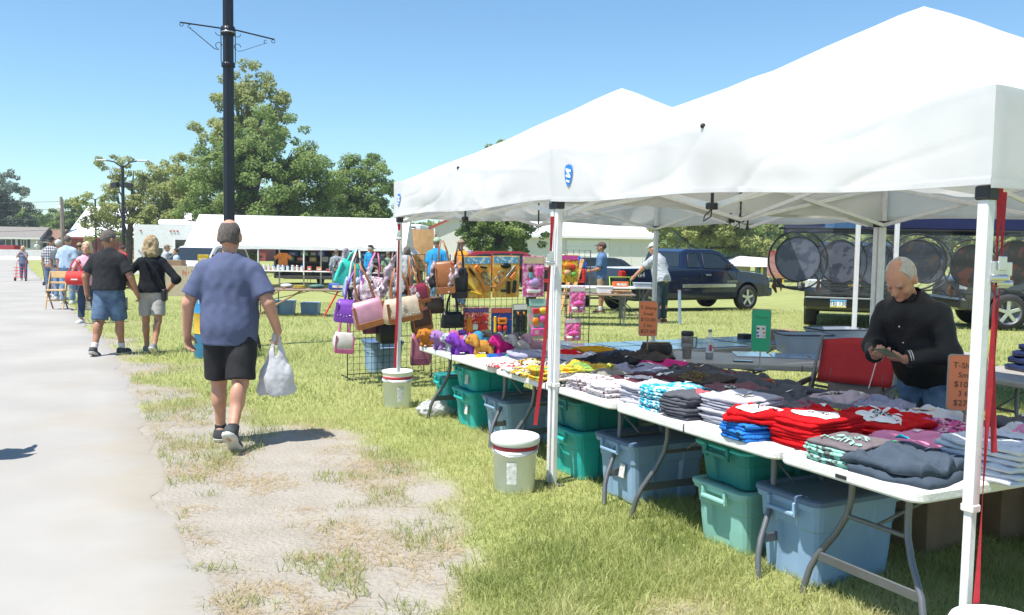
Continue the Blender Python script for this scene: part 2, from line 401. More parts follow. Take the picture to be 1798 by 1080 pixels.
# ------------------------------------------------------------------ grass blades (nobody could count them)
def leafmat(name, stops, trans=.5, rough=.6):
    m = bpy.data.materials.new(name); m.use_nodes = True; N = m.node_tree.nodes; L = m.node_tree.links; b = N["Principled BSDF"]; b.inputs["Roughness"].default_value = rough; b.inputs["Specular IOR Level"].default_value = .25
    at = N.new("ShaderNodeAttribute"); at.attribute_name = "tint"; r = N.new("ShaderNodeValToRGB"); e = r.color_ramp.elements
    while len(e) < len(stops): e.new(.5)
    for q, (p, c) in zip(e, stops): q.position = p; q.color = (*c, 1)
    L.new(at.outputs["Fac"], r.inputs[0]); L.new(r.outputs[0], b.inputs["Base Color"])
    t = N.new("ShaderNodeBsdfTranslucent"); L.new(r.outputs[0], t.inputs[0]); ms = N.new("ShaderNodeMixShader"); ms.inputs[0].default_value = trans
    L.new(b.outputs[0], ms.inputs[1]); L.new(t.outputs[0], ms.inputs[2]); L.new(ms.outputs[0], N["Material Output"].inputs[0]); return m
def blades(X, Y, h, w, lean, tint, rg):
    n = len(X); a = rg.uniform(0, 6.283, n); b = rg.uniform(0, 6.283, n); Z = GZn(X, Y)-.012
    dx, dy = np.cos(a)*w, np.sin(a)*w; lx, ly = np.cos(b)*lean*h, np.sin(b)*lean*h
    P = np.zeros((n, 5, 3)); 
    P[:, 0] = np.stack([X-dx, Y-dy, Z], 1); P[:, 1] = np.stack([X+dx, Y+dy, Z], 1)
    P[:, 2] = np.stack([X+dx*.7+lx*.4, Y+dy*.7+ly*.4, Z+h*.6], 1); P[:, 3] = np.stack([X-dx*.7+lx*.4, Y-dy*.7+ly*.4, Z+h*.6], 1)
    P[:, 4] = np.stack([X+lx, Y+ly, Z+h*(1-.25*lean)], 1)
    i = np.arange(n)[:, None]*5; F = np.concatenate([i+np.array([0, 1, 2]), i+np.array([0, 2, 3]), i+np.array([3, 2, 4])])
    return P.reshape(-1, 3), F, np.repeat(tint, 5)
def scatter(n, y0, y1, rg, margin=1.0):
    """points over the part of the lawn the stall side can see, density falling with distance"""
    y = y0*(y1/y0)**rg.uniform(0, 1, n); half = .62*y+margin; x = rg.uniform(-1, 1, n)*half; return x, y
rg = np.random.default_rng(5)
Ps = []; Fs = []; Ts = []; off = 0
for (n, y0, y1, wd, hs) in ((230000, 2.9, 8.5, .0022, 1.0), (140000, 8.5, 26, .0042, 1.05)):
    X, Y = scatter(n, y0, y1, rg); dR = (X-road_x(Y))
    br = bare(X, Y); cl = fbm(X*1.7, Y*1.7, 4)
    keep = (dR > .02) & (rg.uniform(0, 1, n) > br*1.02-.0)
    X, Y, cl, br = X[keep], Y[keep], cl[keep], br[keep]
    big = np.clip((fbm(X*.9+5, Y*.9+2, 2)-.5)*5, 0, 1)
    h = (.035+.05*cl+.05*big*rg.uniform(.4, 1, len(X)))*hs*rg.uniform(.6, 1.3, len(X)); tint = np.clip(.42+.40*(cl-.5)*2+rg.normal(0, .17, len(X))-.16*big+br*.35, 0, .97)
    P, F, T = blades(X, Y, h, wd*rg.uniform(.7, 1.4, len(X)), rg.uniform(.2, 1.1, len(X)), tint, rg)
    Ps.append(P); Fs.append(F+off); Ts.append(T); off += len(P)
# straw and tufts on the worn strip
for (n, kind) in ((85000, 'straw'), (60000, 'tuft')):
    X, Y = scatter(n, 2.9, 16, rg, .3); X = road_x(Y)+rg.uniform(0, 2.6, n); br = bare(X, Y)
    k = fbm(X*2.4+11, Y*2.4, 5 if kind == 'straw' else 1)
    keep = (br > .15) & (k > (.50 if kind == 'straw' else .57)) & (X < .6*Y+1) & (rg.uniform(0, 1, n) < np.clip((k-.5)*7, .1, 1))
    X, Y, k = X[keep], Y[keep], k[keep]
    if kind == 'straw': h = rg.uniform(.02, .06, len(X)); t = np.clip(1.0+rg.normal(0, .03, len(X)), .93, 1.0); ln = rg.uniform(.9, 2.6, len(X))
    else: h = rg.uniform(.03, .085, len(X)); t = np.clip(.2+rg.normal(0, .15, len(X)), 0, .8); ln = rg.uniform(.3, 1.2, len(X))
    P, F, T = blades(X, Y, h, rg.uniform(.0015, .003, len(X)), ln, t, rg); Ps.append(P); Fs.append(F+off); Ts.append(T); off += len(P)
GRASSM = leafmat("grass_blade", [(0, (.24, .30, .09)), (.3, (.44, .48, .17)), (.6, (.56, .56, .26)), (.85, (.62, .58, .34)), (.95, (.58, .47, .29))])
gob = mesh_obj("grass", np_mesh("grass", np.concatenate(Ps), np.concatenate(Fs), True, np.concatenate(Ts)), GRASSM)
tag(gob, "mown green lawn with straw patches beside the concrete road", "grass", kind="stuff")

# ------------------------------------------------------------------ trees
BARK = mat("bark", (.10, .08, .06), .95, var=.35, scale=4, bump=.8, bscale=20)
LEAF_OAK = leafmat("leaf_oak", [(0, (.13, .20, .06)), (.35, (.23, .32, .10)), (.7, (.31, .40, .13)), (1, (.41, .47, .19))])
LEAF_SYC = leafmat("leaf_sycamore", [(0, (.22, .26, .09)), (.35, (.34, .38, .13)), (.7, (.43, .46, .18)), (1, (.53, .54, .25))])
LEAF_GRY = leafmat("leaf_silver", [(0, (.10, .14, .10)), (.4, (.18, .23, .16)), (1, (.32, .36, .27))])
def tree(label, base, blobs, lm, n, ls, seed, trunk_r=.3, name="tree", limbs=9, group=None):
    """blobs: list of (x, y, z, r) relative to base: the crown's main masses. leaves sit in clumps through their volume"""
    rg = np.random.default_rng(seed); t = thing(name, label, "tree", base, 0, group)
    n = int(n*1.25)
    C = []; w = np.array([b[3]**2.2 for b in blobs]); w /= w.sum()
    nc = 26*len(blobs)+60
    for k in rg.choice(len(blobs), nc, p=w):
        x, y, z, r = blobs[k]; v = rg.normal(size=3); v /= np.linalg.norm(v); rad = r*(.35+.65*rg.uniform()**.5)
        C.append((x+v[0]*rad, y+v[1]*rad, z+v[2]*rad*.9, r*rg.uniform(.10, .26)))
    C = np.array(C); k = rg.choice(nc, n, p=C[:, 3]**2/np.sum(C[:, 3]**2))
    v = rg.normal(size=(n, 3)); v /= np.linalg.norm(v, axis=1)[:, None]; P = C[k, :3]+v*(C[k, 3]*rg.uniform(.3, 1.08, n)**.6)[:, None]*np.array([1.15, 1.15, .8])
    a = rg.normal(size=(n, 3)); a /= np.linalg.norm(a, axis=1)[:, None]; nb = v*.5+np.array([-.35, -.32, .75])*.8+rg.normal(size=(n, 3))*.5
    a = np.cross(nb, a); a /= np.linalg.norm(a, axis=1)[:, None]; b = np.cross(nb, a); b /= np.linalg.norm(b, axis=1)[:, None]
    s = (ls*.72*rg.uniform(.6, 1.35, n))[:, None]; Q = np.stack([P-a*s*.5, P+b*s*.42-a*s*.05, P+a*s*.6, P-b*s*.42-a*s*.05], 1).reshape(-1, 3)
    tint = np.clip(.42+rg.normal(0, .17, n)+rg.normal(0, .13, nc)[k], 0, 1); i = np.arange(n)[:, None]*4
    mesh_obj("crown", np_mesh("crown", Q, i+np.arange(4), False, np.repeat(tint, 4)), lm, t)
    tb = MB(); top = max(b[2]+b[3]*.5 for b in blobs); cx = np.mean([b[0] for b in blobs]); cy = np.mean([b[1] for b in blobs])
    pts = [(0, 0, -.3), (0, 0, .3), (cx*.15, cy*.15, top*.25), (cx*.4, cy*.4, top*.55), (cx*.8, cy*.8, top*.9)]
    tb.tube(pts, [trunk_r*1.35, trunk_r*1.05, trunk_r*.85, trunk_r*.5, trunk_r*.1], 10); tr = tb.build("trunk", BARK, t)
    lb = MB()
    for q in range(limbs):
        x, y, z, r = blobs[q % len(blobs)]; f = rg.uniform(.2, .55); p0 = Vector((cx*f*.5, cy*f*.5, top*f)); v = rg.normal(size=3); p2 = Vector((x, y, z))+Vector(v)*r*.16
        pm = p0.lerp(p2, .5)+Vector((0, 0, -.06*(p2-p0).length)); r0 = trunk_r*.45*(1-f*.5); lb.tube([p0, pm, p2], [r0, r0*.55, r0*.15], 6)
        for _ in range(3):
            v = rg.normal(size=3); lb.tube([pm, pm.lerp(p2, .6)+Vector(v)*r*.12, p2+Vector(v)*r*.12], [r0*.35, r0*.2, r0*.06], 4)
    lb.build("limb", BARK, t)
    return t
tree("tall dense green tree rising behind the long white tent and black lamp post", (-17.6, 60, -.4),
     [(0, 0, 5.2, 3.6), (2.4, .5, 5.6, 3.2), (-2.6, .5, 4.6, 3.0), (.6, 0, 8.2, 2.6), (2.6, .3, 8.0, 1.8), (-1.6, 0, 7.0, 2.3), (3.4, 0, 3.6, 2.6), (-3.6, 0, 3.0, 2.4), (.2, -.5, 3.0, 2.8)], LEAF_OAK, 52000, .21, 21, .42, "oak_tree", 16).scale = (1.06, 1.06, 1.05)
tree("loose light green tree crown showing above the dense tree by the lamp post", (-19.8, 66, -.4),
     [(0, 0, 12.4, 1.8), (1.2, 0, 10.8, 2.0), (-1.0, 0, 10.6, 1.9), (-2.6, 0, 8.6, 1.9), (-4.2, 0, 6.4, 2.0), (.4, 0, 8.6, 2.4), (2.3, 0, 11.4, 1.1), (-3.2, 0, 4.2, 2.2)], LEAF_SYC, 26000, .22, 22, .4, "sycamore_tree", 14).scale = (1.06, 1.06, 1.09)
tree("rounded mid green tree behind the plywood door end of the long white tent", (-11.4, 66, -.4),
     [(0, 0, 6.3, 2.5), (1.5, 0, 5.0, 2.0), (-1.4, 0, 5.0, 2.0), (0, 0, 3.4, 2.7), (.5, 0, 7.3, 1.8), (2.0, 0, 3.4, 1.6), (-2.0, 0, 3.0, 1.6)], LEAF_OAK, 30000, .2, 23, .32, "maple_tree", 10)
tree("pale yellow-green open tree in front of the red barn", (-32.5, 75, -.4),
     [(-1.4, 0, 8.0, 1.5), (.8, 0, 7.4, 1.7), (2.6, 0, 6.0, 2.3), (-3.0, 0, 4.6, 1.7), (-.4, 0, 5.0, 2.2), (3.6, 0, 3.6, 2.6), (-2.4, 0, 2.9, 1.6), (.9, 0, 3.0, 2.0), (5.2, 0, 5.6, 1.9)], LEAF_SYC, 30000, .24, 24, .3, "sycamore_tree", 14)
tree("grey-green tall tree standing beyond the small white house", (-66.5, 116, -.4),
     [(0, 0, 8.2, 3.0), (-2, 0, 5.5, 3.4), (1.8, 0, 5.4, 2.4), (0, 0, 3.0, 3.2), (2.6, 0, 3.2, 2.0)], LEAF_GRY, 22000, .3, 25, .4, "poplar_tree", 8)
tree("dark rounded tree beside the utility poles", (-62.0, 126, -.4),
     [(0, 0, 5.6, 2.6), (1.6, 0, 4.6, 2.0), (-1.8, 0, 4.8, 2.2), (0, 0, 2.8, 3.0), (-3.2, 0, 3.0, 2.0)], LEAF_OAK, 20000, .3, 26, .35, "maple_tree", 8)
tree("dark green tree between the red car and the white metal building", (-.8, 47, -.4),
     [(0, 0, 6.6, 1.2), (.7, 0, 5.8, 1.3), (-1.2, 0, 5.2, 1.2), (1.2, 0, 4.2, 1.5), (-1.0, 0, 3.8, 1.5), (0, 0, 3.0, 1.8), (1.5, 0, 2.5, 1.1), (-1.3, 0, 2.4, 1.0)], LEAF_OAK, 34000, .16, 27, .2, "maple_tree", 10)
tree("broad bright green tree behind the dark blue pickup", (13.0, 60, -.4),
     [(-1.8, 0, 3.4, 2.0), (1.2, 0, 3.6, 2.3), (0, 0, 5.4, 2.6), (3.4, 0, 2.9, 1.9), (-3.0, 0, 4.6, 1.6), (2.6, 0, 5.6, 1.8), (4.6, 0, 2.3, 1.1)], LEAF_SYC, 30000, .2, 28, .3, "maple_tree", 10)
tree("grey-green tree beyond the low white shelter", (24, 84, -.4),
     [(0, 0, 3.6, 2.8), (3.2, 0, 4.6, 2.8), (-3.0, 0, 3.2, 2.2), (1, 0, 6.0, 2.6), (6, 0, 3.6, 2.6), (-5.5, 0, 3.0, 2.0)], LEAF_OAK, 26000, .26, 29, .3, "maple_tree", 8)
tree("full green tree showing behind the parked trucks and round hoops", (35, 76, -.4),
     [(0, 0, 3.6, 3.4), (4, 0, 4.6, 3.4), (-4.0, 0, 3.4, 2.6), (1, 0, 6.0, 2.6), (8, 0, 3.6, 3.2), (12, 0, 4.0, 3.0)], LEAF_SYC, 26000, .28, 30, .3, "maple_tree", 8)
# distant wood closing the view all round: one mass
rg = np.random.default_rng(9); n = 60000
ang = np.concatenate([rg.uniform(-1.05, 1.05, n)]); dist = rg.uniform(150, 190, n); ht = (3.2+4.2*fbm(ang*22, ang*0+2, 2)+2.2*vnoise(ang*70, ang*0, 3))
Pz = rg.uniform(0, 1, n)**.8*ht-.4; P = np.stack([np.sin(ang)*dist, np.cos(ang)*dist, Pz], 1)
a = rg.normal(size=(n, 3)); a /= np.linalg.norm(a, axis=1)[:, None]; b = np.cross(a, rg.normal(size=(n, 3))); b /= np.linalg.norm(b, axis=1)[:, None]
s = rg.uniform(.5, 1.1, n)[:, None]; Q = np.stack([P-a*s, P+b*s*.7, P+a*s, P-b*s*.7], 1).reshape(-1, 3)
wo = mesh_obj("distant_wood", np_mesh("wood", Q, np.arange(n)[:, None]*4+np.arange(4), False, np.repeat(np.clip(.35+rg.normal(0, .2, n), 0, 1), 4)), LEAF_OAK)
tag(wo, "far belt of trees along the horizon behind everything", "wood", kind="stuff")
# ------------------------------------------------------------------ people
SKIN = mat("skin_fair", (.52, .27, .18), .5, var=.12, scale=12, bump=.06, bscale=150)
SKINT = mat("skin_tanned", (.40, .19, .115), .5, var=.14, scale=12, bump=.06, bscale=150)
DENIM = mat("denim_blue", (.06, .115, .21), .85, var=.3, scale=9, bump=.3, bscale=220, col2=(.14, .22, .34))
DENIML = mat("denim_light", (.17, .27, .42), .85, var=.3, scale=9, bump=.3, bscale=220)
DENIMD = mat("denim_dark", (.03, .05, .10), .85, var=.3, scale=9, bump=.3, bscale=220)
SOLE = mat("shoe_sole", (.55, .54, .5), .7)
def nrm(v): v = np.array(v, float); return v/max(1e-9, np.linalg.norm(v))
def rotx(p, a, c):
    p = np.array(p, float)-c; ca, sa = math.cos(a), math.sin(a)
    return np.array([p[0], p[1]*ca+p[2]*sa, -p[1]*sa+p[2]*ca])+c      # positive a leans forward (+y)
def rotz(p, a, c):
    p = np.array(p, float)-c; ca, sa = math.cos(a), math.sin(a)
    return np.array([p[0]*ca-p[1]*sa, p[0]*sa+p[1]*ca, p[2]])+c
def framed(f, o, ex, ey, ez):
    """evaluate f in the frame (o; ex, ey, ez)"""
    o, ex, ey, ez = [np.array(q, float) for q in (o, ex, ey, ez)]
    def fn(X, Y, Z):
        x, y, z = X-o[0], Y-o[1], Z-o[2]
        return f(x*ex[0]+y*ex[1]+z*ex[2], x*ey[0]+y*ey[1]+z*ey[2], x*ez[0]+y*ez[1]+z*ez[2])
    return fn
def bounds(pts, m):
    P = np.array(pts); return P.min(0)-m, P.max(0)+m

def human(label, loc, yaw, H=1.75, g=1.0, lean=0.0, legs=((.0, .0), (.0, .0)), arms=(None, None), head=(0, 0), sex='m', res=.02,
          shirt=None, sleeve='short', hem=.90, bottom='pants', bmat=None, blen=None, skin=None, shoe=None, sock=None, hair=None, hairm=None,
          cap=None, belly=0.0, group=None, face=False, fine=False, belt=None, footpitch=(0, 0), name='person', collar=None, extra=None, wr=.004, eyes=True, cut_feet=False):
    """local frame: facing +y, left hand at -x. yaw turns it. legs: (pitch, knee) right then left; arms: (elbow, wrist) points or None"""
    S = H/1.77; skin = skin or SKIN; T = thing(name, label, 'person', loc, yaw, group); T.scale = (S, S, S)
    fem = sex == 'f'; sw = .165 if fem else .19; hw = .10 if fem else .095
    pel = np.array([0, 0, .95]); A = []
    sides = (1, -1)
    # legs
    J = []
    for s, (pt, kn) in zip(sides, legs):
        h = np.array([s*hw, 0, .92]); d = np.array([s*.02, math.sin(pt), -math.cos(pt)]); k = h+nrm(d)*.43
        d2 = np.array([s*.0, math.sin(pt-kn), -math.cos(pt-kn)]); a = k+nrm(d2)*.41; J.append([h, k, a])
    low = min(j[2][2] for j in J); dz = .085-low
    for j in J:
        for q in j: q[2] += dz
    pel[2] += dz; base = pel.copy()
    tr = lambda p: rotx(np.array(p, float)+np.array([0, 0, dz]), lean, base)
    tv = lambda v: rotx(v, lean, np.zeros(3))
    ex, ey, ez = np.array([1., 0, 0]), tv((0, 1, 0)), tv((0, 0, 1))
    TF = lambda f: framed(f, tr((0, 0, 0)), ex, ey, ez)
    sh = [tr((s*sw, -.005, 1.39)) for s in sides]
    AR = []
    for s, q, arm in zip(sides, sh, arms):
        if arm is None: e = q+np.array([s*.05, -.03, -.285]); w = e+np.array([s*.015, .06, -.245])
        else: e, w = [np.array(v, float) for v in arm[:2]]
        AR.append((q, e, w))
    # body primitives (torso in torso frame)
    gg = g
    chest = sd_ell((0, 0, 1.29), (.172*gg*(.9 if fem else 1), .118*gg, .18)); waist = sd_ell((0, .005+belly*.4, 1.09), ((.135 if fem else .15)*gg+belly*.3, .112*gg+belly*.6, .17))
    hips = sd_ell((0, -.012, .955), ((.178 if fem else .165)*gg, .125*gg, .135)); shl = union([sd_cone((0, 0, 1.42), (x*(sw-.035), 0, 1.385), .07, .058) for x in (-1, 1)], .02)
    trap = sd_cone((0, -.01, 1.40), (0, -.012, 1.475), .085, .055)
    parts = [chest, waist, hips, shl]
    if fem: parts.append(union([sd_ell((x, .095, 1.27), (.07, .06, .07)) for x in (-.075, .075)], .03))
    torso = TF(union(parts, .06))
    neck = TF(sd_cone((0, -.008, 1.44), (0, .02, 1.58), .056*(.88 if fem else 1), .055*(.88 if fem else 1)))
    # head frame
    hy, hp = head; nb = tr((0, .01, 1.55))
    hx = rotz((1, 0, 0), hy, np.zeros(3)); hf = rotz(rotx((0, 1, 0), hp, np.zeros(3)), hy, np.zeros(3)); hz = np.cross(hx, hf)
    HO = nb
    skull = union([sd_ell((0, 0, .115), (.078, .098, .104)), sd_ell((0, .04, .045), (.058, .062, .075))], .03)
    feat = [skull, sd_cone((0, .098, .095), (0, .116, .062), .011, .016), sd_ell((.081, -.005, .085), (.012, .024, .036)), sd_ell((-.081, -.005, .085), (.012, .024, .036))]
    if face: feat += [sd_cone((-.03, .086, .115), (.03, .086, .115), .014, .014), sd_ell((0, .094, .03), (.026, .012, .008)), sd_ell((0, .088, .0), (.024, .02, .018)), sd_ell((.042, .07, .055), (.024, .022, .026)), sd_ell((-.042, .07, .055), (.024, .022, .026))]
    hx, hf, hz = hx/1.06, hf/1.06, hz/1.06
    headf0 = framed(union(feat, .014), HO, hx, hf, hz); headf = lambda X, Y, Z: headf0(X, Y, Z)*1.06
    if face:
        _hf = headf; sock_ = framed(union([sd_ell((x, .1, .092), (.02, .017, .012)) for x in (-.032, .032)], .005), HO, hx, hf, hz)
        headf = lambda X, Y, Z: np.maximum(_hf(X, Y, Z), -sock_(X, Y, Z))
    limbs = []
    for (q, e, w) in AR:
        limbs += [sd_cone(q, e, .052*gg, .043*gg), sd_cone(e, w, .044*gg, .029*gg)]
    LG = []
    for s, (h, k, a) in zip(sides, J):
        sd = nrm(a-k); bk = np.array([0, -.018, 0]); m = k+(a-k)*.3+bk
        limbs += [sd_cone(h, k, .083*gg, .057*gg), sd_cone(k, a, .052*gg, .036), sd_ell(m, (.053*gg, .056*gg, .12))]
    hands = []
    HR = .0065 if fine else None
    for i, (s, (q, e, w)) in enumerate(zip(sides, AR)):
        d = nrm(w-e); arm = arms[i]; opt = arm[2] if (arm is not None and len(arm) > 2) else {}
        hd = nrm(opt.get('dir', d)); side = nrm(np.cross(hd, opt.get('palm', (-s, 0, 0)))); pn = nrm(np.cross(side, hd))
        if side[1] < 0 and 'thumb' not in opt: side = -side
        if 'thumb' in opt: side = nrm(np.array(opt['thumb'])-hd*np.dot(hd, opt['thumb']))
        pn = np.cross(hd, side); pn = pn if np.dot(pn, opt.get('palm', (-s, 0, 0))) > 0 else -pn
        curl = opt.get('curl', .55); k = .9 if fem else 1.0
        fs = [framed(sd_ell((0, 0, .045), (.038*k, .016*k, .055)), w, side, pn, hd)]
        for fi, (off, ln) in enumerate(((.027, .072), (.009, .08), (-.009, .075), (-.026, .058))):
            p0 = w+hd*.078+side*off*k; c1 = curl*.7; c2 = curl*1.9
            p1 = p0+(hd*math.cos(c1)+pn*math.sin(c1))*ln*.5; p2 = p1+(hd*math.cos(c2)+pn*math.sin(c2))*ln*.55
            fs += [sd_cone(p0, p1, .0095*k, .0088*k), sd_cone(p1, p2, .0088*k, .007*k)]
        t0 = w+hd*.025+side*.03*k; t1 = t0+nrm(hd*.75+side*.5+pn*.35)*.045; t2 = t1+nrm(hd*.9+side*.05+pn*.5)*.032
        fs += [sd_cone(t0, t1, .014*k, .011*k), sd_cone(t1, t2, .0105*k, .008*k)]
        hands.append((union(fs, .008), w, hd))
    for hfn, _, _ in hands:
        if not fine: limbs.append(hfn)
    allp = [np.array(q) for j in J for q in j]+[q for a in AR for q in a]+[a[2]+nrm(a[2]-a[1])*.15 for a in AR]+[HO, HO+hz*.25, pel]
    lo, hi = bounds(allp, .2); lo[2] = 0.02
    feetf = []
    FT = []
    for i, (s, (h, k, a)) in enumerate(zip(sides, J)):
        fp = footpitch[i]; fy = np.array([s*.10, math.cos(fp), -math.sin(fp)]); fy = nrm(fy); fx = nrm(np.cross(fy, (0, 0, 1))); fz = np.cross(fx, fy); FT.append((a, fx, fy, fz))
        feetf.append(framed(union([sd_cone((0, -.04, -.045), (0, .13, -.055), .035, .03), sd_cone((0, -.02, .0), (0, -.02, -.05), .036, .036)], .03), a, fx, fy, fz))
    bodyf = union([torso, neck, headf]+limbs+feetf, .018)
    V, Q = surfnet(bodyf, lo, hi, res)
    if fine:
        for hfn, w, hd in hands:
            a, b = bounds([w-hd*.03, w+hd*.2], .075); ff = union([hfn]+limbs[0:4], .012)
            cut = sd_plane(w-hd*.03, -hd)
            v2, q2 = surfnet(isect(ff, cut), a, b, HR); Q = np.concatenate([Q, q2+len(V)]); V = np.concatenate([V, v2])
        a, b = bounds([HO-hz*.02, HO+hz*.12, HO+hz*.22], .13); v2, q2 = surfnet(isect(union([headf, neck], .02), sd_plane(HO-hz*.03, -hz)), a, b, .0075)
        Q = np.concatenate([Q, q2+len(V)]); V = np.concatenate([V, v2])
    B = mesh_obj('body', np_mesh('body', V, Q), skin, T)
    # shirt
    seed = abs(hash(label)) % 999 if False else sum(map(ord, label)) % 999
    if shirt:
        off = .02
        tparts = parts+[trap]
        if hem < .95: tparts.append(sd_cone((0, .004+belly*.2, 1.12), (0, -.006, hem-.1), (.150 if fem else .158)*gg+belly*.25, (.172 if fem else .166)*gg, 1.36)); off = .026
        st = isect(wrinkle(TF(grow(union(tparts, .06), off)), wr*.62, 58, seed, .22), TF(sd_plane((0, 0, hem), (0, 0, -1))))
        sl = []
        for (q, e, w) in AR:
            d1, d2 = nrm(e-q), nrm(w-e)
            if sleeve == 'short':
                en = q+(e-q)*.78; c = wrinkle(sd_cone(q+d1*.01, en+d1*.05, .062*gg, .079*gg), wr*.7, 45, seed+1); sl.append(isect(c, sd_plane(en, d1)))
            elif sleeve == 'elbow':
                en = e+(w-e)*.25; sl += [sd_cone(q+d1*.01, e, .062*gg, .06*gg), isect(sd_cone(e, en+d2*.06, .06*gg, .058*gg), sd_plane(en, d2))]
            elif sleeve == 'long':
                en = w-d2*.01; sl += [sd_cone(q+d1*.01, e, .066*gg, .064*gg), isect(sd_cone(e, w+d2*.05, .064*gg, .05*gg), sd_plane(en, d2))]
        f = union([st]+sl, .035); nk = grow(TF(sd_cone((0, -.012, 1.46), (0, .055, 1.66), .070, .09)), .006); f0 = f
        f = lambda X, Y, Z: np.maximum(f0(X, Y, Z), -nk(X, Y, Z))
        if sleeve != 'short': f = wrinkle(f, wr*.6, 40, seed+2)
        pts = [tr((0, 0, hem-.02)), tr((0, 0, 1.5)), tr((.2, 0, 1.2)), tr((-.2, 0, 1.2))]+[q for a in AR for q in (a if sleeve != 'short' else a[:2])]
        a, b = bounds(pts, .13 + belly); o = mesh_obj('shirt', sd_mesh('shirt', f, a, b, res*.85), shirt, T)
        if collar:
            cf = isect(TF(sd_cone((0, -.01, 1.455), (0, .004, 1.525), .082, .07)), neg(TF(sd_cone((0, -.012, 1.44), (0, .02, 1.6), .062, .06))), TF(sd_plane((0, 0, 1.53), (0, -.4, 1))))
            a, b = bounds([tr((0, 0, 1.40)), tr((0, 0, 1.55))], .12); mesh_obj('collar', sd_mesh('collar', cf, a, b, min(res, .01)), collar, o)
    # trousers / shorts
    if bottom:
        wz = 1.03 if bottom != 'skirt' else 1.05
        tp = TF(isect(grow(union([waist, hips], .06), .006 if hem < .95 else .014), sd_plane((0, 0, wz), (0, 0, 1)), sd_plane((0, 0, .80), (0, 0, -1))))
        fs = [tp]; pts = [pel, pel+np.array([0, 0, .12]), pel+np.array([.15, 0, 0]), pel-np.array([.15, 0, 0])]
        for (h, k, a) in J:
            d1, d2 = nrm(k-h), nrm(a-k)
            if bottom == 'shorts':
                t = blen or .85; en = h+(k-h)*t; fs.append(isect(wrinkle(sd_cone(h, en+d1*.05, .102*gg, .100*gg), wr*.8, 40, seed+4, .2), sd_plane(en, d1))); pts.append(en)
            else:
                t = blen or .93; en = k+(a-k)*t; fs += [sd_cone(h, k, .098*gg, .073*gg), isect(sd_cone(k, en+d2*.05, .073*gg, .06*gg), sd_plane(en, d2))]; pts += [k, en]
        a, b = bounds(pts, .14); f = union(fs, .03) if bottom == 'shorts' else wrinkle(union(fs, .03), wr*.8, 45, seed+3)
        o = mesh_obj('shorts' if bottom == 'shorts' else 'trousers', sd_mesh('trousers', f, a, b, res*.85), bmat, T)
        if belt:
            bf = TF(isect(grow(union([waist, hips], .06), .024), sd_plane((0, 0, 1.035), (0, 0, 1)), sd_plane((0, 0, 1.0), (0, 0, -1))))
            a, b = bounds([pel], .24); mesh_obj('belt', sd_mesh('belt', bf, a, b, min(res, .012)), belt, o)
    # shoes, socks
    if shoe:
        for (a, fx, fy, fz) in FT:
            up = union([sd_cone((0, -.045, -.045), (0, .13, -.05), .047, .043), sd_cone((0, -.03, .01), (0, -.01, -.04), .047, .05), sd_ell((0, .15, -.055), (.046, .05, .03))], .04)
            upf = framed(isect(up, lambda X, Y, Z: -Z-.066, lambda X, Y, Z: Z-.012), a, fx, fy, fz)
            sof = framed(isect(grow(up, .005), lambda X, Y, Z: -Z-.085, lambda X, Y, Z: Z+.056), a, fx, fy, fz)
            l, h2 = bounds([a, a+fy*.19, a-fy*.07], .095); r2 = res*.6
            o = mesh_obj('shoe', sd_mesh('shoe', upf, l, h2, r2), shoe, T); mesh_obj('sole', sd_mesh('sole', sof, l, h2, r2), SOLE, o)
    if sock:
        for (h, k, a) in J:
            d = nrm(a-k); en = a-d*sock[1]; f = isect(sd_cone(en-d*.03, a, .047, .045), sd_plane(en, -d)); l, h2 = bounds([en, a], .08)
            mesh_obj('sock', sd_mesh('sock', f, l, h2, res*.7), sock[0], T)
    # hair / cap
    HF = lambda f: framed(f, HO, hx, hf, hz); hl, hh = bounds([HO+hz*.1], .24); hr = .0075 if fine else min(res, .0125)
    if hair:
        cr = sd_ell((0, -.006, .118), (.085, .105, .11)); line = sd_plane((0, .055, .14), (0, .75, -.6)); nape = sd_plane((0, 0, .045), (0, -.25, -1))
        if hair == 'short': f = isect(cr, line, nape)
        elif hair == 'balding':
            f = isect(union([sd_ell((0, -.002, .115), (.0805, .100, .106)), sd_ell((0, -.03, .06), (.062, .06, .06))], .03), sd_plane((0, .03, .11), (0, .85, -.35)), sd_plane((0, 0, .03), (0, -.25, -1)), neg(sd_ell((0, -.005, .225), (.055, .072, .055))))
        elif hair == 'fringe': f = isect(cr, sd_plane((0, .03, .11), (0, .85, -.2)), nape, neg(sd_ell((0, .045, .235), (.055, .085, .05))))
        elif hair == 'bob': f = isect(union([sd_ell((0, -.012, .118), (.095, .112, .118)), sd_ell((.055, -.03, .05), (.05, .07, .075)), sd_ell((-.055, -.03, .05), (.05, .07, .075))], .04), sd_plane((0, .058, .13), (0, .9, -.35)))
        else: f = isect(union([sd_ell((0, -.015, .12), (.098, .115, .12)), sd_ell((.05, -.055, .02), (.065, .07, .12)), sd_ell((-.05, -.055, .02), (.065, .07, .12)), sd_ell((0, -.075, -.02), (.09, .06, .1))], .03), sd_plane((0, .05, .12), (0, .9, -.3)))
        if hair in ('bob', 'long'): f = wrinkle(f, .006, 90, seed, .25)
        else: f = wrinkle(f, .0015, 160, seed)
        mesh_obj('hair', sd_mesh('hair', HF(f), hl, hh, hr), hairm, T)
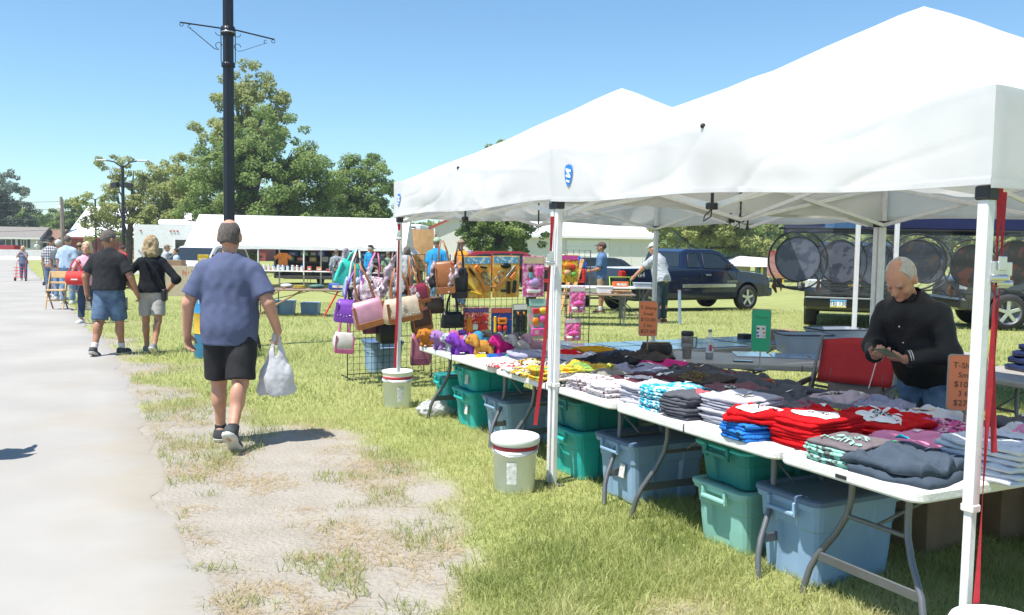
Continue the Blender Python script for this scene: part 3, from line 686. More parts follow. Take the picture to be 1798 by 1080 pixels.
    if cap:
        dome = isect(sd_ell((0, -.004, .13), (.09, .11, .098)), sd_plane((0, 0, .135), (0, .12, -1)))
        brim = isect(sd_ell((0, .1, .142), (.075, .085, .012)), sd_plane((0, .06, 0), (0, -1, 0)))
        c = mesh_obj('cap', sd_mesh('cap', HF(dome), hl, hh, hr), cap[0], T); mesh_obj('brim', sd_mesh('brim', HF(union([brim], .01)), hl, hh, min(hr, .009)), cap[1] if len(cap) > 1 else cap[0], c)
    if face:
        HP = lambda x, y, z: tuple(HO+(hx*x+hf*y+hz*z)*1.12)
        for x in (-.032, .032):
            sg = 1 if x > 0 else -1; b = MB(); b.tube([HP(x-sg*.018, .099, .110), HP(x, .100, .117), HP(x+sg*.02, .090, .110)], [.004, .005, .003], 5); b.build('eyebrow', hairm or BLACK, T)
            if not eyes: b = MB(); b.tube([HP(x-.015, .090, .089), HP(x, .093, .084), HP(x+.015, .088, .088)], [.002, .004, .002], 5); b.build('eyelid', mat('lid_shadow', (.22, .09, .07), .7), T)
        b = MB(); b.tube([HP(-.024, .098, .026), HP(0, .107, .029), HP(.024, .098, .026)], [.003, .006, .003], 6); b.build('lips', mat('lip', (.36, .12, .10), .5), T)
    if face and eyes:
        for x in (-.032, .032):
            eb = MB().ball((0, 0, 0), .0125, 8, 6); p = HO+(hx*x+hf*.0865+hz*.092)*1.12; e = eb.build('eye', mat('eye_white', (.6, .58, .55), .3), T, tuple(p))
            MB().ball((0, 0, 0), .0065, 8, 5).build('iris', mat('eye_dark', (.03, .022, .018), .2), e, tuple(hf*.0085))
    T["_j"] = 0; del T["_j"]
    return T, dict(J=J, AR=AR, HO=HO, hf=hf, tr=tr, S=S)
# ------------------------------------------------------------------ the stall: frame a = along the row (away), c = in from the aisle
SO = Vector((1.645, 3.09, 0)); SU = Vector((-.4527, .8917, 0)).normalized(); SB = Vector((SU.y, -SU.x, 0)); SR = math.atan2(SB.y, SB.x)
def S(a, c, z=0): return SO+SU*a+SB*c+Vector((0, 0, z))
CANVAS = mat("white_canvas", (.74, .74, .735), .8, var=.03, scale=3, bump=.07, bscale=14, trans=.34, spec=.2)
FRAMEW = mat("white_enamel", (.72, .72, .71), .4, var=.06, scale=20, bump=.05)
def rgh(x): return .5*math.sin(x*3.1)+.3*math.sin(x*7.3+1)+.2*math.sin(x*13.7+2)
HALF = 1.525
def canopy(label, a0, zc, seed, logo_at):
    T = thing("pop_up_canopy", label, "canopy", S(a0+HALF, HALF), SR, "white pop-up canopies over the shirt stall")
    cor = [(-HALF, -HALF), (-HALF, HALF), (HALF, HALF), (HALF, -HALF)]      # local: -x = aisle side, -y = near end
    PK = 3.015
    def eave(k, s):
        z = zc[k]*(1-s)+zc[(k+1) % 4]*s; return z-.075*math.sin(2*math.pi*s)**2*(1+.3*math.sin(seed+k*2.1+s*5))
    def pos(k, s):
        (x0, y0), (x1, y1) = cor[k], cor[(k+1) % 4]; return x0+(x1-x0)*s, y0+(y1-y0)*s
    NS, NM = 24, 16
    V = []; F = []
    for i in range(NM+1):
        m = i/NM
        for k in range(4):
            for j in range(NS):
                s = j/NS; x, y = pos(k, s); ze = eave(k, s); mm = math.sqrt(m*m+.0007)/math.sqrt(1.0007)
                z = PK+(ze-PK)*mm - .075*math.sin(math.pi*m**.8)*(.45+.55*math.sin(math.pi*s)) + .012*m*(1-m)*rgh(s*9+k*5+seed+m*4)*4
                V.append((x*m, y*m, z-.012))
    n = 4*NS
    for i in range(NM):
        for j in range(n):
            q = (j+1) % n; F.append((i*n+j, i*n+q, (i+1)*n+q, (i+1)*n+j))
    mesh_obj("roof_cover", np_mesh("roof", V, np.array(F)[:, ::-1]), CANVAS, T)
    NV = 20; NE = 132
    def val(k, s, t, off=0.0):
        x, y = pos(k, s*1.0146-.0073); (x0, y0), (x1, y1) = cor[k], cor[(k+1) % 4]; ux, uy = (x1-x0)/(2*HALF), (y1-y0)/(2*HALF); nx, ny = uy, -ux
        if k in (0, 1, 2, 3): nx, ny = -uy, ux
        e = math.sin(math.pi*s)**.5 if 0 < s < 1 else 0; w = seed*3.1+k*1.7
        pocket = math.sin(2*math.pi*s)**2
        fold = .014*math.sin(12*s+1.5*t+w)+.007*math.sin(29*s-1.4*t+w*2)+.0035*math.sin(61*s+2*t+w)+.0022*math.sin(97*s-2*t+w*1.3)+.003*math.sin(8*s+6*t+w)+.0022*math.sin(39*s-5*t+w)+.010*(.5+.5*math.sin(4.3*s+w))*(1-abs(math.sin(9*s+3.2*t+w+.6*math.sin(5*t))))**6-.009*(.5-.5*math.sin(3.7*s+w+.8))*(1-abs(math.sin(12*s-3.6*t+w*1.4+.5*math.sin(4*t+s*9))))**6+.020*pocket*math.sin(math.pi*min(1, t*1.3))*(.6+.4*math.sin(9*s+w))
        o = .022+e*(.02*t+fold*(.35+.65*t))+off
        zt = eave(k, s)+.004; zb = zc[k]*(1-s)+zc[(k+1) % 4]*s-.335+.012*math.sin(3*math.pi*s+w)
        return (x+nx*o, y+ny*o, zt+(zb-zt)*t)
    for k in range(4):
        V = []; F = []
        for i in range(NV+1):
            for j in range(NE+1): V.append(val(k, j/NE, i/NV))
        for i in range(NV):
            for j in range(NE): b = i*(NE+1)+j; F.append((b, b+1, b+NE+2, b+NE+1))
        v = mesh_obj("valance", np_mesh("valance", V, F), CANVAS, T)
        # stitched hem band and seam tape, slightly proud
        V = []; F = []
        for i in range(2):
            for j in range(NE+1): V.append(val(k, j/NE, .91+.085*i, .003))
        for j in range(NE): F.append((j, j+1, j+NE+2, j+NE+1))
        mesh_obj("hem", np_mesh("hem", V, F), CANVAS, v)
        for sc, at in logo_at:
            if at[0] != k: continue
            lm = mat("badge_blue", (.02, .20, .62), .5, var=.05); lw = mat("badge_white", (.75, .78, .8), .5)
            def patch(pts, off, nm, mt):
                P = [val(k, at[1]+px*sc/(2*HALF)/1.0, at[2]-py*sc/.335, off) for px, py in pts]; me = bpy.data.meshes.new(nm); me.from_pydata(P, [], [tuple(range(len(P)))]); mesh_obj(nm, me, mt, v)
            fl = 1 if at[3] else -1
            sh = [(.0, -.62), (.22, -.5), (.4, -.15), (.46, .25), (.36, .52), (0, .6), (-.36, .52), (-.46, .25), (-.4, -.15), (-.22, -.5)]
            patch(sh, .007, "badge", lm)
            for pts in ([(-.3, .3), (.28, .38), (.3, .24), (-.28, .16)], [(-.06, .18), (.28, .24), (-.02, .0), (-.3, -.06)], [(-.3, -.02), (.26, .04), (.26, -.1), (-.28, -.16)], [(-.2, -.3), (.2, -.24), (.18, -.36), (-.16, -.42)]):
                patch([(fl*a, b) for a, b in pts], .010, "badge_mark", lw)
        # peg knob where the truss pushes the cloth up
        x, y, z = val(k, .5, 0); MB().ball((x, y, z+.004), .014, 8, 5).build("peg", BLACK, v)
    for i, (x, y) in enumerate(cor):
        sx, sy = (1 if x > 0 else -1), (1 if y > 0 else -1); tx, ty = x*.985, y*.985
        lg = MB(); lg.bbox((tx, ty, (zc[i]-.03+.66)/2), (.042, .042, zc[i]-.03-.66), .004); L = lg.build("leg", FRAMEW, T)
        lo = MB(); lo.bbox((tx, ty, .35), (.032, .032, .70), .003); lo.build("inner_tube", FRAMEW, L)
        ft = MB(); ft.box((tx, ty, .006), (.11, .11, .012)); ft.build("foot_plate", STEEL, L)
        for hz_, q_, h_ in ((zc[i]-.36, .058, .05), (.675, .05, .03)):
            br = MB(); br.bbox((tx, ty, hz_), (q_, q_, h_), .005); br.build("bracket", BLACK if hz_ > 1 else FRAMEW, L)
    zt, zb = 2.10, 1.80
    for k in range(4):
        for h in (0, 1):
            for (za, zz) in ((zt, zb), (zb, zt)):
                p0 = Vector((*pos(k, h*.5), za)); p1 = Vector((*pos(k, h*.5+.5), zz)); p0.x *= .97; p0.y *= .97; p1.x *= .97 if abs(p1.x) > 1.5 else 1; p1.y *= .97 if abs(p1.y) > 1.5 else 1
                if za > zz: p0.x *= .985; p1.x *= .985; p0.y *= .985; p1.y *= .985
                d = (p1-p0); m = d.to_track_quat('X', 'Z').to_matrix(); b = MB(); b.bbox((p0+p1)/2, (d.length, .014, .028), .003, m); b.build("truss_bar", FRAMEW, T)
        x, y = pos(k, .5); f = .97 if True else 1; x *= f; y *= f
        b = MB(); b.bbox((x, y, zb), (.05, .05, .035), .006); b.bbox((x, y, zt), (.045, .045, .03), .006); b.tube([(x, y, zb), (x, y, zt)], .009, 6); b.build("joint", BLACK, T)
        # inner truss from the middle of each side to the hub
        for (za, zz) in ((zt, 2.42), (zb, 2.16)):
            p0 = Vector((x, y, za)); p1 = Vector((0, 0, zz)); d = p1-p0; m = d.to_track_quat('X', 'Z').to_matrix(); b = MB(); b.bbox((p0+p1)/2, (d.length, .014, .028), .003, m); b.build("rafter", FRAMEW, T)
        # bungee loop dangling at the joint
        b = MB(); b.tube([(x, y, zb-.01), (x+.02, y+.03, zb-.05), (x-.01, y+.05, zb-.075), (x-.03, y+.02, zb-.05), (x, y, zb-.015)], .0035, 5); b.build("bungee_loop", BLACK, T)
    b = MB(); b.bbox((0, 0, 2.3), (.05, .05, .62), .005); b.bbox((0, 0, 2.02), (.08, .08, .05), .01); b.tube([(0, 0, 2.6), (0, 0, 2.84)], .016, 8); b.ball((0, 0, 2.84), .03, 10, 6); b.build("centre_post", FRAMEW, T)
    return T
canopy("large white pop-up canopy with blue badge over the red shirts and the seller", 0.0, (2.155, 2.215, 2.17, 2.17), 1.0, [(.115, (0, .915, .5, True))])
canopy("white pop-up canopy over the plush toys and the far end of the tables", 3.06, (2.215, 2.18, 2.17, 2.17), 2.3, [(.10, (0, .945, .52, True))])

STRAPM = mat("red_webbing", (.42, .018, .03), .8, var=.15, scale=40, bump=.2, bscale=300)
def strap(label, pts, w=.026):
    T = thing("ratchet_strap", label, "strap", pts[0]); V = []; F = []
    for i, p in enumerate(pts):
        d = Vector((1, .2, 0)).normalized()*w/2; p = Vector(p)-Vector(pts[0])
        if i % 2 and i < len(pts)-1: d = Matrix.Rotation(.9, 3, 'Z') @ d
        for q in (-d, d):
            for th in (-.0012, .0012): V.append(p+q+Vector((0, -th, 0)))
    b = MB(); fs = []
    for i in range(len(pts)-1):
        o = i*4; fs += [(o, o+2, o+6, o+4), (o+1, o+5, o+7, o+3), (o, o+4, o+5, o+1), (o+2, o+3, o+7, o+6)]
    b.add(V, fs); b.build("webbing", STRAPM, T)
    q = Vector(pts[1])-Vector(pts[0]) if len(pts) > 2 else Vector((0, 0, -.2))
    r = MB(); r.bbox(q+Vector((0, -.012, 0)), (.045, .022, .075), .004); r.tube([q+Vector((-.028, -.02, -.02)), q+Vector((.028, -.02, -.02))], .012, 8); r.bbox(q+Vector((.006, -.03, .03)), (.03, .01, .05), .003); r.build("ratchet", CHROME, T)
    return T
p1, p2, p5 = S(0, 0), S(3.05, 0), S(6.11, 0)
strap("red ratchet strap with metal buckle hanging down from the corner leg beside the red shirts", [p1+Vector((.055, .03, 1.82)), p1+Vector((.055, .03, 1.52)), p1+Vector((.05, .02, 1.1)), p1+Vector((.035, .0, .7)), p1+Vector((.0, -.06, .36))])
strap("short red strap tail hanging beside the corner canopy leg", [p1+Vector((.075, .04, 1.80)), p1+Vector((.085, .05, 1.50)), p1+Vector((.07, .05, 1.2)), p1+Vector((.095, .05, .87))], .024)
strap("red strap running from the middle canopy leg down to the lidded bucket", [p2+Vector((-.012, -.05, 1.78)), p2+Vector((-.02, -.055, 1.50)), p2+Vector((-.05, -.07, .9)), p2+Vector((-.10, -.09, .42))])
strap("red strap on the far canopy leg above the open bucket", [p5+Vector((.03, -.05, 1.78)), p5+Vector((.03, -.055, 1.66)), p5+Vector((.02, -.05, 1.0)), p5+Vector((.0, -.05, .40))])

# ------------------------------------------------------------------ folding tables
TABLEW = mat("white_moulded_plastic", (.70, .69, .66), .5, var=.07, scale=5, bump=.15, bscale=90)
TABLEG = mat("grey_moulded_plastic", (.36, .34, .31), .5, var=.08, scale=5, bump=.15, bscale=90)
TABLEB = mat("brown_table_laminate", (.23, .155, .10), .5, var=.2, scale=3)
def rrect(w, d, r, n=4):
    P = []
    for cx, cy, a0 in ((w/2-r, d/2-r, 0), (-w/2+r, d/2-r, 90), (-w/2+r, -d/2+r, 180), (w/2-r, -d/2+r, 270)):
        for i in range(n+1):
            a = R(a0+90*i/n); P.append((cx+r*math.cos(a), cy+r*math.sin(a)))
    return P
def loft(b, rings, smooth=False, cap=(True, True)):
    n = len(rings[0]); V = [p for r in rings for p in r]; F = []
    for i in range(len(rings)-1):
        for j in range(n): q = (j+1) % n; F.append((i*n+j, i*n+q, i*n+n+q, i*n+n+j))
    if cap[0]: F.append(tuple(reversed(range(n))))
    if cap[1]: F.append(tuple(range((len(rings)-1)*n, len(rings)*n)))
    b.add(V, F, smooth)
def table(label, center, rz, L, W, z, top=TABLEW, group=None, legs='wishbone', legm=STEEL, thick=.045):
    """L along local x"""
    T = thing("folding_table", label, "table", center, rz, group)
    b = MB()
    def ring(ins, zz): return [(x, y, zz) for x, y in rrect(L-2*ins, W-2*ins, .06 if thick > .03 else .015)]
    loft(b, [ring(.03, z-thick), ring(.004, z-thick), ring(0, z-thick+.008), ring(0, z-.01), ring(.004, z-.003), ring(.012, z)])
    t = b.build("table_top", top, T)
    if thick > .03:
        h = MB()
        for s in (-1, 1): h.bbox((s*(L/2+.0005), 0, z-.025), (.006, .06, .016), .002)
        h.bbox((0, -W/2, z-.024), (.006, .008, .05), .001); h.bbox((0, W/2, z-.024), (.006, .008, .05), .001); h.build("carry_slot", BLACK, t)
    for s in (-1, 1):
        x0 = s*(L/2-.24); x1 = s*(L/2-.17)
        for y in (-1, 1):
            l = MB()
            if legs == 'wishbone': l.tube([(x0, y*W*.20, z-thick), (x0+s*.004, y*W*.20, z*.72), (x0+s*.015, y*W*.215, z*.60), (x0+s*.035, y*W*.27, z*.46), (x1-s*.005, y*W*.37, z*.28), (x1+s*.01, y*W*.405, z*.18), (x1+s*.035, y*W*.43, 0)], .0155, 8)
            else: l.tube([(x0, y*W*.40, z-thick), (x0, y*W*.40, 0)], .0125, 8)
            l.build("leg", legm, T)
        c = MB()
        if legs == 'wishbone':
            c.tube([(x0+s*.015, -W*.215, z*.60), (x0+s*.015, W*.215, z*.60)], .011, 8); c.bbox((x1-s*.005, 0, z*.28), (.012, W*.74, .045), .004)
        else: c.tube([(x0, -W*.4, z*.3), (x0, W*.4, z*.3)], .009, 6)
        c.tube([(x0+s*.02, 0, z*.60), (s*.12, 0, z-thick-.01)], .008, 6); c.build("crossbar", legm, T)
    return T
TZ = .662; GT = "white folding tables of the shirt stall"
ZR = SR+math.pi/2
table("white folding table set crosswise at the stall corner, holding the slate grey shirt", S(.63, .04+1.22), SR, 2.44, .75, TZ, group=GT)
table("white folding table under the turquoise and light grey shirt stacks", S(1.69, .04+.375), ZR, 1.34, .75, TZ, group=GT)
table("white folding table under the tie-dye and maroon shirts", S(3.19, .04+.375), ZR, 1.62, .75, TZ, group=GT)
table("white folding table holding the plush toys at the far end", S(4.82, .04+.375), ZR, 1.60, .75, TZ, group=GT)
table("inner white folding table under the dusty pink shirts behind the front row", S(1.77, .80+.38), ZR, 1.50, .75, TZ, group=GT)
table("inner white folding table under the charcoal sunflower shirt", S(3.29, .80+.38), ZR, 1.50, .75, TZ, group=GT)
table("grey folding table carrying the travel mug, cola bottle and phone", (2.33, 7.24, 0), R(-9), 1.95, .76, .69, TABLEG)
table("grey folding table covered with pale blue packets behind the mug table", (1.35, 8.22, 0), R(28), 1.75, .76, .68, TABLEG, "grey tables covered with blue packets")
table("grey folding table with the cardboard box and blue packets", (2.85, 9.05, 0), R(28), 1.7, .76, .68, TABLEG, "grey tables covered with blue packets")
table("grey folding table under the two pale plastic bins and the heap of caps", (3.35, 7.95, 0), R(28), 1.8, .8, .675, TABLEG)
table("white folding table at the end of the shirt stall behind the plush toys", S(4.88, 1.18), ZR, 1.5, .75, TZ, group=GT)

# ------------------------------------------------------------------ folded shirts
FAB = {}
def fab(h, **k):
    nm = "cotton_"+h.lstrip('#')
    return mat(nm, h, .92, var=.07, scale=14, bump=.35, bscale=240, spec=.15, **k)
def slab(w, d, h, seed, rough=1.0, nu=18, nv=16, fine=False):
    if fine: nu, nv = 34, 30
    rg = np.random.default_rng(seed); k = rg.uniform(0, 50, 8)
    def top(x, y):
        x, y = np.asarray(x, float), np.asarray(y, float); u, v = 2*x/w, 2*y/d
        e = (1-np.minimum(1, abs(u))**7)*(1-np.minimum(1, abs(v))**7); X, Y = x*13+k[0], y*13+k[1]
        nz = (vnoise(X, Y, 0)-.5)*.8; c = np.sin(x*k[2]*.5+y*k[3]*.7+6*nz+k[4]); r = abs(np.sin((x*math.cos(k[5])+y*math.sin(k[5]))*(24+k[6]*.3)+3*nz))
        n2 = vnoise(X*.42+9, Y*.42+4, 1)-.5; r2 = abs(np.sin((x*math.sin(k[7])+y*math.cos(k[7]))*(13+k[2]*.2)+4*n2))
        n3 = vnoise(X*.9+21, Y*.9+8, 2)-.5; n4 = vnoise(X*1.9+3, Y*1.9+15, 3)-.5
        cr = -.45*np.maximum(0, 1-abs(n3)/.05)-.28*np.maximum(0, 1-abs(n4)/.06)
        return h*(.35+.65*e**.42)+rough*(.011*nz+.009*cr+.013*n2+.003*c-.009*(1-r)**5-.010*(1-r2)**6)*e**.5*(.55+.45*e)
    U, V_ = np.meshgrid(np.linspace(-1, 1, nu+1), np.linspace(-1, 1, nv+1), indexing='ij'); U = np.sign(U)*abs(U)**.8; V_ = np.sign(V_)*abs(V_)**.8
    q = 1-.06*(U*U*V_*V_); x = (U*w/2*q+.016*rough*(vnoise(V_*2.2+k[0], U*0+k[2], 4)-.5)*abs(U)).ravel(); y = (V_*d/2*q+.016*rough*(vnoise(U*2.2+k[1], V_*0+k[3], 5)-.5)*abs(V_)).ravel()
    V = np.concatenate([np.stack([x, y, top(x, y)], 1), np.stack([x*.985, y*.985, x*0], 1)]); n = len(x); F = []
    I = np.arange(n).reshape(nu+1, nv+1)
    A = np.stack([I[:-1, :-1], I[1:, :-1], I[1:, 1:], I[:-1, 1:]], -1).reshape(-1, 4); F = [A, A[:, ::-1]+n]
    for a in (I[:, 0], I[-1, :], I[::-1, -1], I[0, ::-1]): F.append(np.stack([a[:-1], a[:-1]+n, a[1:]+n, a[1:]], 1))
    return np_mesh("folded_shirt", V, np.concatenate(F)), top
def on_top(parent, pts2, faces, top, m, name, off=.005):
    P = np.array(pts2); z = top(P[:, 0], P[:, 1])+off
    me = bpy.data.meshes.new(name); me.from_pydata([(a, b, c) for (a, b), c in zip(pts2, z)], [], faces); me.update()
    return mesh_obj(name, me, m, parent)
def blob_print(parent, top, cx, cy, rx, ry, m, seed=0, rot=0, name="print", wob=.12):
    rg = random.Random(seed); ph = rg.uniform(0, 6); N = 22; pts = [(cx, cy)]; rings = 5
    for q in range(1, rings+1):
        for i in range(N):
            a = 2*math.pi*i/N; r = q/rings*(1+wob*math.sin(3*a+ph)+wob*.5*math.sin(5*a+2*ph)); x, y = rx*r*math.cos(a), ry*r*math.sin(a)
            pts.append((cx+x*math.cos(rot)-y*math.sin(rot), cy+x*math.sin(rot)+y*math.cos(rot)))
    F = [(0, 1+i, 1+(i+1) % N) for i in range(N)]
    for q in range(rings-1):
        for i in range(N): a = 1+q*N+i; b = 1+q*N+(i+1) % N; F.append((a, a+N, b+N, b))
    return on_top(parent, pts, F, top, m, name)
def text_print(parent, top, txt, size, cx, cy, rot, m, off=.0085, name="lettering"):
    me = text_mesh(txt, size, name); 
    bm = bmesh.new(); bm.from_mesh(me); bmesh.ops.triangulate(bm, faces=bm.faces); bm.to_mesh(me); bm.free()
    for v in me.vertices:
        x, y = v.co.x, v.co.y; X, Y = cx+x*math.cos(rot)-y*math.sin(rot), cy+x*math.sin(rot)+y*math.cos(rot); v.co = (X, Y, float(top(X, Y))+off)
    me.update(); return mesh_obj(name, me, m, parent)
INK = mat("black_ink", (.012, .012, .014), .8); PRW = mat("white_ink", (.74, .74, .74), .8)
SEED = [100]
def pile(a, c, n, m, label, under=None, w=.27, d=.33, turn=0.0, lay=.021, rough=1.0, prints=None, under_m=None, z=None, group=None):
    """n shirts folded on each other; local x runs along the row, +y into the stall. the top one takes label, those below it take under"""
    zz = (TZ if z is None else z)+.001; back = c > .42 or (a < .6)
    if not back and n > 3: n = int(n*1.35); lay *= .76
    if back: w *= 1.22; d *= 1.16; rough *= 1.9; turn += random.uniform(-.22, .22); lay *= 1.15
    for i in range(n):
        SEED[0] += 1; topm = i == n-1; me, top = slab(w*random.uniform(.93, 1.05), d*random.uniform(.94, 1.04), lay*(1.3 if topm else 1.15), SEED[0], rough*(1.5 if topm else .8), fine=topm)
        o = mesh_obj("folded_shirt", me, (m if topm or under_m is None else under_m)); p = S(a+random.uniform(-.012, .012), c+random.uniform(-.012, .012), zz)
        o.location = p; o.rotation_euler = (0, 0, SR-math.pi/2+turn+random.uniform(-.09, .09)); zz += lay
        if topm or not under: tag(o, label, "shirt", group)
        else: tag(o, under, "shirt", under[:60])
        if topm and prints: prints(o, top)
        if topm and random.random() < .55: tx = random.uniform(-.25, .25)*w; ty = d*random.uniform(.2, .36); on_top(o, [(tx-.014, ty-.02), (tx+.014, ty-.02), (tx+.014, ty+.02), (tx-.014, ty+.02)], [(0, 1, 2, 3)], top, PRW, "size_tag", .008)
    return o
def P_blob(m, cx=0, cy=-.02, rx=.08, ry=.08, **k): return lambda o, t: blob_print(o, t, cx, cy, rx, ry, m, **k)
def P_text(txt, size, m, rot=0, cx=0, cy=-.02): return lambda o, t: [text_print(o, t, s, size, cx-math.sin(rot)*0+(0), cy-(i-(len(txt)-1)/2)*size*1.0, rot, m) for i, s in enumerate(txt)]
def P_many(*f): return lambda o, t: [q(o, t) for q in f]
OVAL = lambda w1, w2: P_many(P_blob(PRW, 0, -.02, .118, .095, seed=3, wob=.05), P_text([w1, w2], .062, INK, math.pi*0))
RED = fab('c3151c'); LG = fab('a9a9b4'); SLATE = fab('47525f'); CHAR = fab('55575f'); MINT = fab('9ed8c4')
ROSE = fab('9c6070'); PINK = fab('e58fb0'); LAV = fab('9696ad'); MAROON = fab('552b36'); TEAL = fab('0d6277'); TURQ = fab('1597b3')
BLK = fab('2b2c31'); NAVY = fab('39455c'); BROWNC = fab('4c4541'); WHT = fab('cfd0d6'); CORAL = fab('d95a62'); MUST = fab('b98a1c'); TAN = fab('8b8780'); HOT = fab('c9357f')
DYE = pattern('tie_dye', 'c21f2e', '1f63b0', 'dye', 22)
TURQP = pattern('turquoise_print', '1597b3', 'd8dedc', 'blot', 34, .55); MARP = pattern('maroon_white_print', '5a2c3a', 'd8d2d4', 'cells', 38, .30); CREAM = pattern('cream_print', 'cdbfae', '8b6d58', 'blot', 45, .6)
BW = pattern('black_white_print', '3d3c3d', 'c8c5c0', 'blot', 60, .52); MINTP = pattern('mint_grey_print', '5f5a5e', '9ad6c3', 'blot', 40, .5); BLUEP = pattern('bright_blue_print', '1474c9', '0c1c2c', 'blot', 50, .62)
PINKP = pattern('pink_black_print', 'c8488c', '2a2226', 'blot', 30, .52, c3='d79fb8'); GOLDP = pattern('gold_sunflower', 'c09512', '4a3a18', 'cells', 70, .22); ZEB = pattern('lime_zebra', '2a2526', 'b9b41c', 'blot', 45, .5)
WHP = pattern('white_ink_print', 'cfd0d6', '34343a', 'blot', 32, .62); RB = pattern('red_white_print', 'c23038', 'd8d2cc', 'blot', 40, .5); YB = pattern('yellow_black_print', 'cfa51d', '27272a', 'blot', 36, .5, c3='c8cac8'); COR2 = pattern('coral_ink', 'd95a62', '3a3b40', 'blot', 40, .62)
F_ = "under the top one in its stack"
# front row along the aisle, from the crosswise table to the far end
pile(.50, .30, 2, SLATE, "crumpled slate grey shirt lying on the corner of the crosswise table", "slate grey shirt "+F_, .33, .40, .3, .032, 1.35, P_blob(fab('1fae58'), -.15, .08, .02, .03))
pile(.76, .22, 5, fab('6f676b'), "grey shirt with mint brush lettering between the red stack and the slate shirt", "mint and grey printed shirt "+F_, .26, .33, .1, .02, .9, P_text(["Boss", "mama"], .085, MINT), MINTP)
pile(1.06, .34, 7, RED, "red shirt with white oval on the front stack, beside the mint lettered shirt", "plain red shirt in the tall red front stack", .29, .36, .05, .021, .7, OVAL("babe", "1"))
pile(1.31, .16, 4, BLUEP, "bright blue shirt under the flopped red one", "bright blue and black printed shirt "+F_, .2, .26, -.05)
pile(1.30, .20, 2, RED, "red shirt flopped askew with white oval over the bright blue stack", "red shirt "+F_+" over the blue stack", .32, .27, .75, .026, 1.8, OVAL("uncle", "1"), z=TZ+.086)
pile(1.62, .36, 7, LG, "light grey shirt with black crest topping a tall grey stack", "light grey shirt in the tall grey stack", .30, .36, .1, .021, 1.1, P_blob(BW, .02, 0, .06, .04, seed=2))
pile(1.86, .22, 6, CHAR, "charcoal shirt with coral sun beside the light grey stack", "charcoal shirt in the stack by the turquoise prints", .22, .3, .05, .021, 1, P_blob(CORAL, .02, .06, .06, .05))
pile(2.10, .27, 6, TURQP, "turquoise and white printed shirt on its stack", "turquoise and white shirt in the turquoise stack", .22, .34, 0, .021, .9)
pile(2.35, .30, 5, LG, "pale grey shirt stacked at the seam of two tables", "pale grey shirt in the stack by the table seam", .25, .33, .1, .022, 1.2)
pile(2.62, .22, 4, MARP, "maroon and white lettered shirt on the front edge", "maroon and white print shirt in the front edge stack", .24, .3, 0, .02, .9)
pile(2.86, .20, 4, pattern('white_maroon', 'c9c0c4', '6a3b4a', 'blot', 40, .58), "white shirt with maroon print beside the maroon stack", "white and maroon shirt "+F_, .22, .28, .05, .02, .9)
pile(3.08, .20, 3, CREAM, "cream shirt with brown print near the middle canopy leg", "black and cream print shirt below the cream one", .22, .3, -.05, .02, 1, None, BW)
pile(3.33, .17, 4, DYE, "rainbow tie-dye shirt behind the middle canopy leg", "rainbow tie-dye shirt "+F_, .22, .3, .05, .022, 1.3)
pile(3.58, .16, 1, YB, "yellow and black print shirt laid flat between the tie-dye and the toys", None, .24, .28, .1)
pile(3.80, .15, 1, fab('b9b8b6'), "light grey shirt laid flat near the plush toys with yellow print", None, .22, .26, -.1, prints=P_blob(YB, 0, 0, .07, .06))
pile(4.03, .14, 1, RB, "red and white print shirt laid flat beside the plush toys", None, .2, .24, .05)
# second row
pile(.34, .52+.12, 6, WHT, "white shirt with grey figure on the stack past the corner leg", "white shirt in the stack past the corner leg", .32, .3, .05, .022, 1, P_blob(mat('grey_ink', (.09, .09, .095), .8), .02, 0, .07, .05, seed=5))
pile(.75, .66, 3, PINK, "bright pink shirt with turquoise mark behind the slate shirt", "pink shirt "+F_, .3, .3, .15, .018, .8, P_blob(fab('2aa9c0'), -.02, -.1, .03, .025))
pile(1.05, .76, 4, RED, "red shirt with white oval lying behind the tall red front stack", "red shirt in the second red stack", .3, .34, -.05, .02, .9, OVAL("babe", "2"))
pile(1.36, .66, 3, RED, "dark crumpled red shirt behind the flopped red one", "red shirt below the crumpled red one", .28, .3, .4, .022, 2.0)
pile(1.52, .68, 2, ROSE, "dusty rose shirt with mint lettering behind the light grey stack", "dusty rose shirt "+F_, .26, .3, .1, .018, 1, P_text(["bird"], .09, MINT))
pile(1.92, .66, 2, CHAR, "charcoal shirt with teal corner print", "charcoal shirt below the teal corner one", .27, .32, .05, .018, 1, P_blob(fab('258aa0'), -.05, .02, .05, .1, wob=.02))
pile(2.22, .66, 2, TEAL, "dark teal shirt behind the turquoise stack", "dark teal shirt "+F_, .26, .3, .0, .018, 1.2)
pile(2.50, .62, 2, LG, "light grey shirt lying behind the maroon lettering", "light grey shirt below another behind the maroon", .27, .3, .2, .018, 1.3)
pile(2.80, .58, 3, MAROON, "maroon shirt with white bubble lettering in the second row", "plain maroon shirt "+F_, .3, .32, .05, .018, .9, P_blob(MARP, -.02, -.04, .1, .1, wob=.04))
pile(3.12, .56, 2, TAN, "tan grey shirt behind the cream printed one", "tan grey shirt "+F_, .28, .3, .15, .018, 1.4)
pile(3.42, .52, 3, DYE, "rainbow tie-dye shirt in the second row beside the black one", "rainbow tie-dye shirt in the second row stack", .26, .3, .1, .02, 1.3)
pile(3.74, .50, 2, BW, "black and white print shirt behind the flat yellow one", "black and white print shirt "+F_, .26, .3, 0, .016, 1)
pile(4.04, .46, 1, YB, "yellow and grey print shirt laid flat in front of the toys", None, .26, .3, .1)
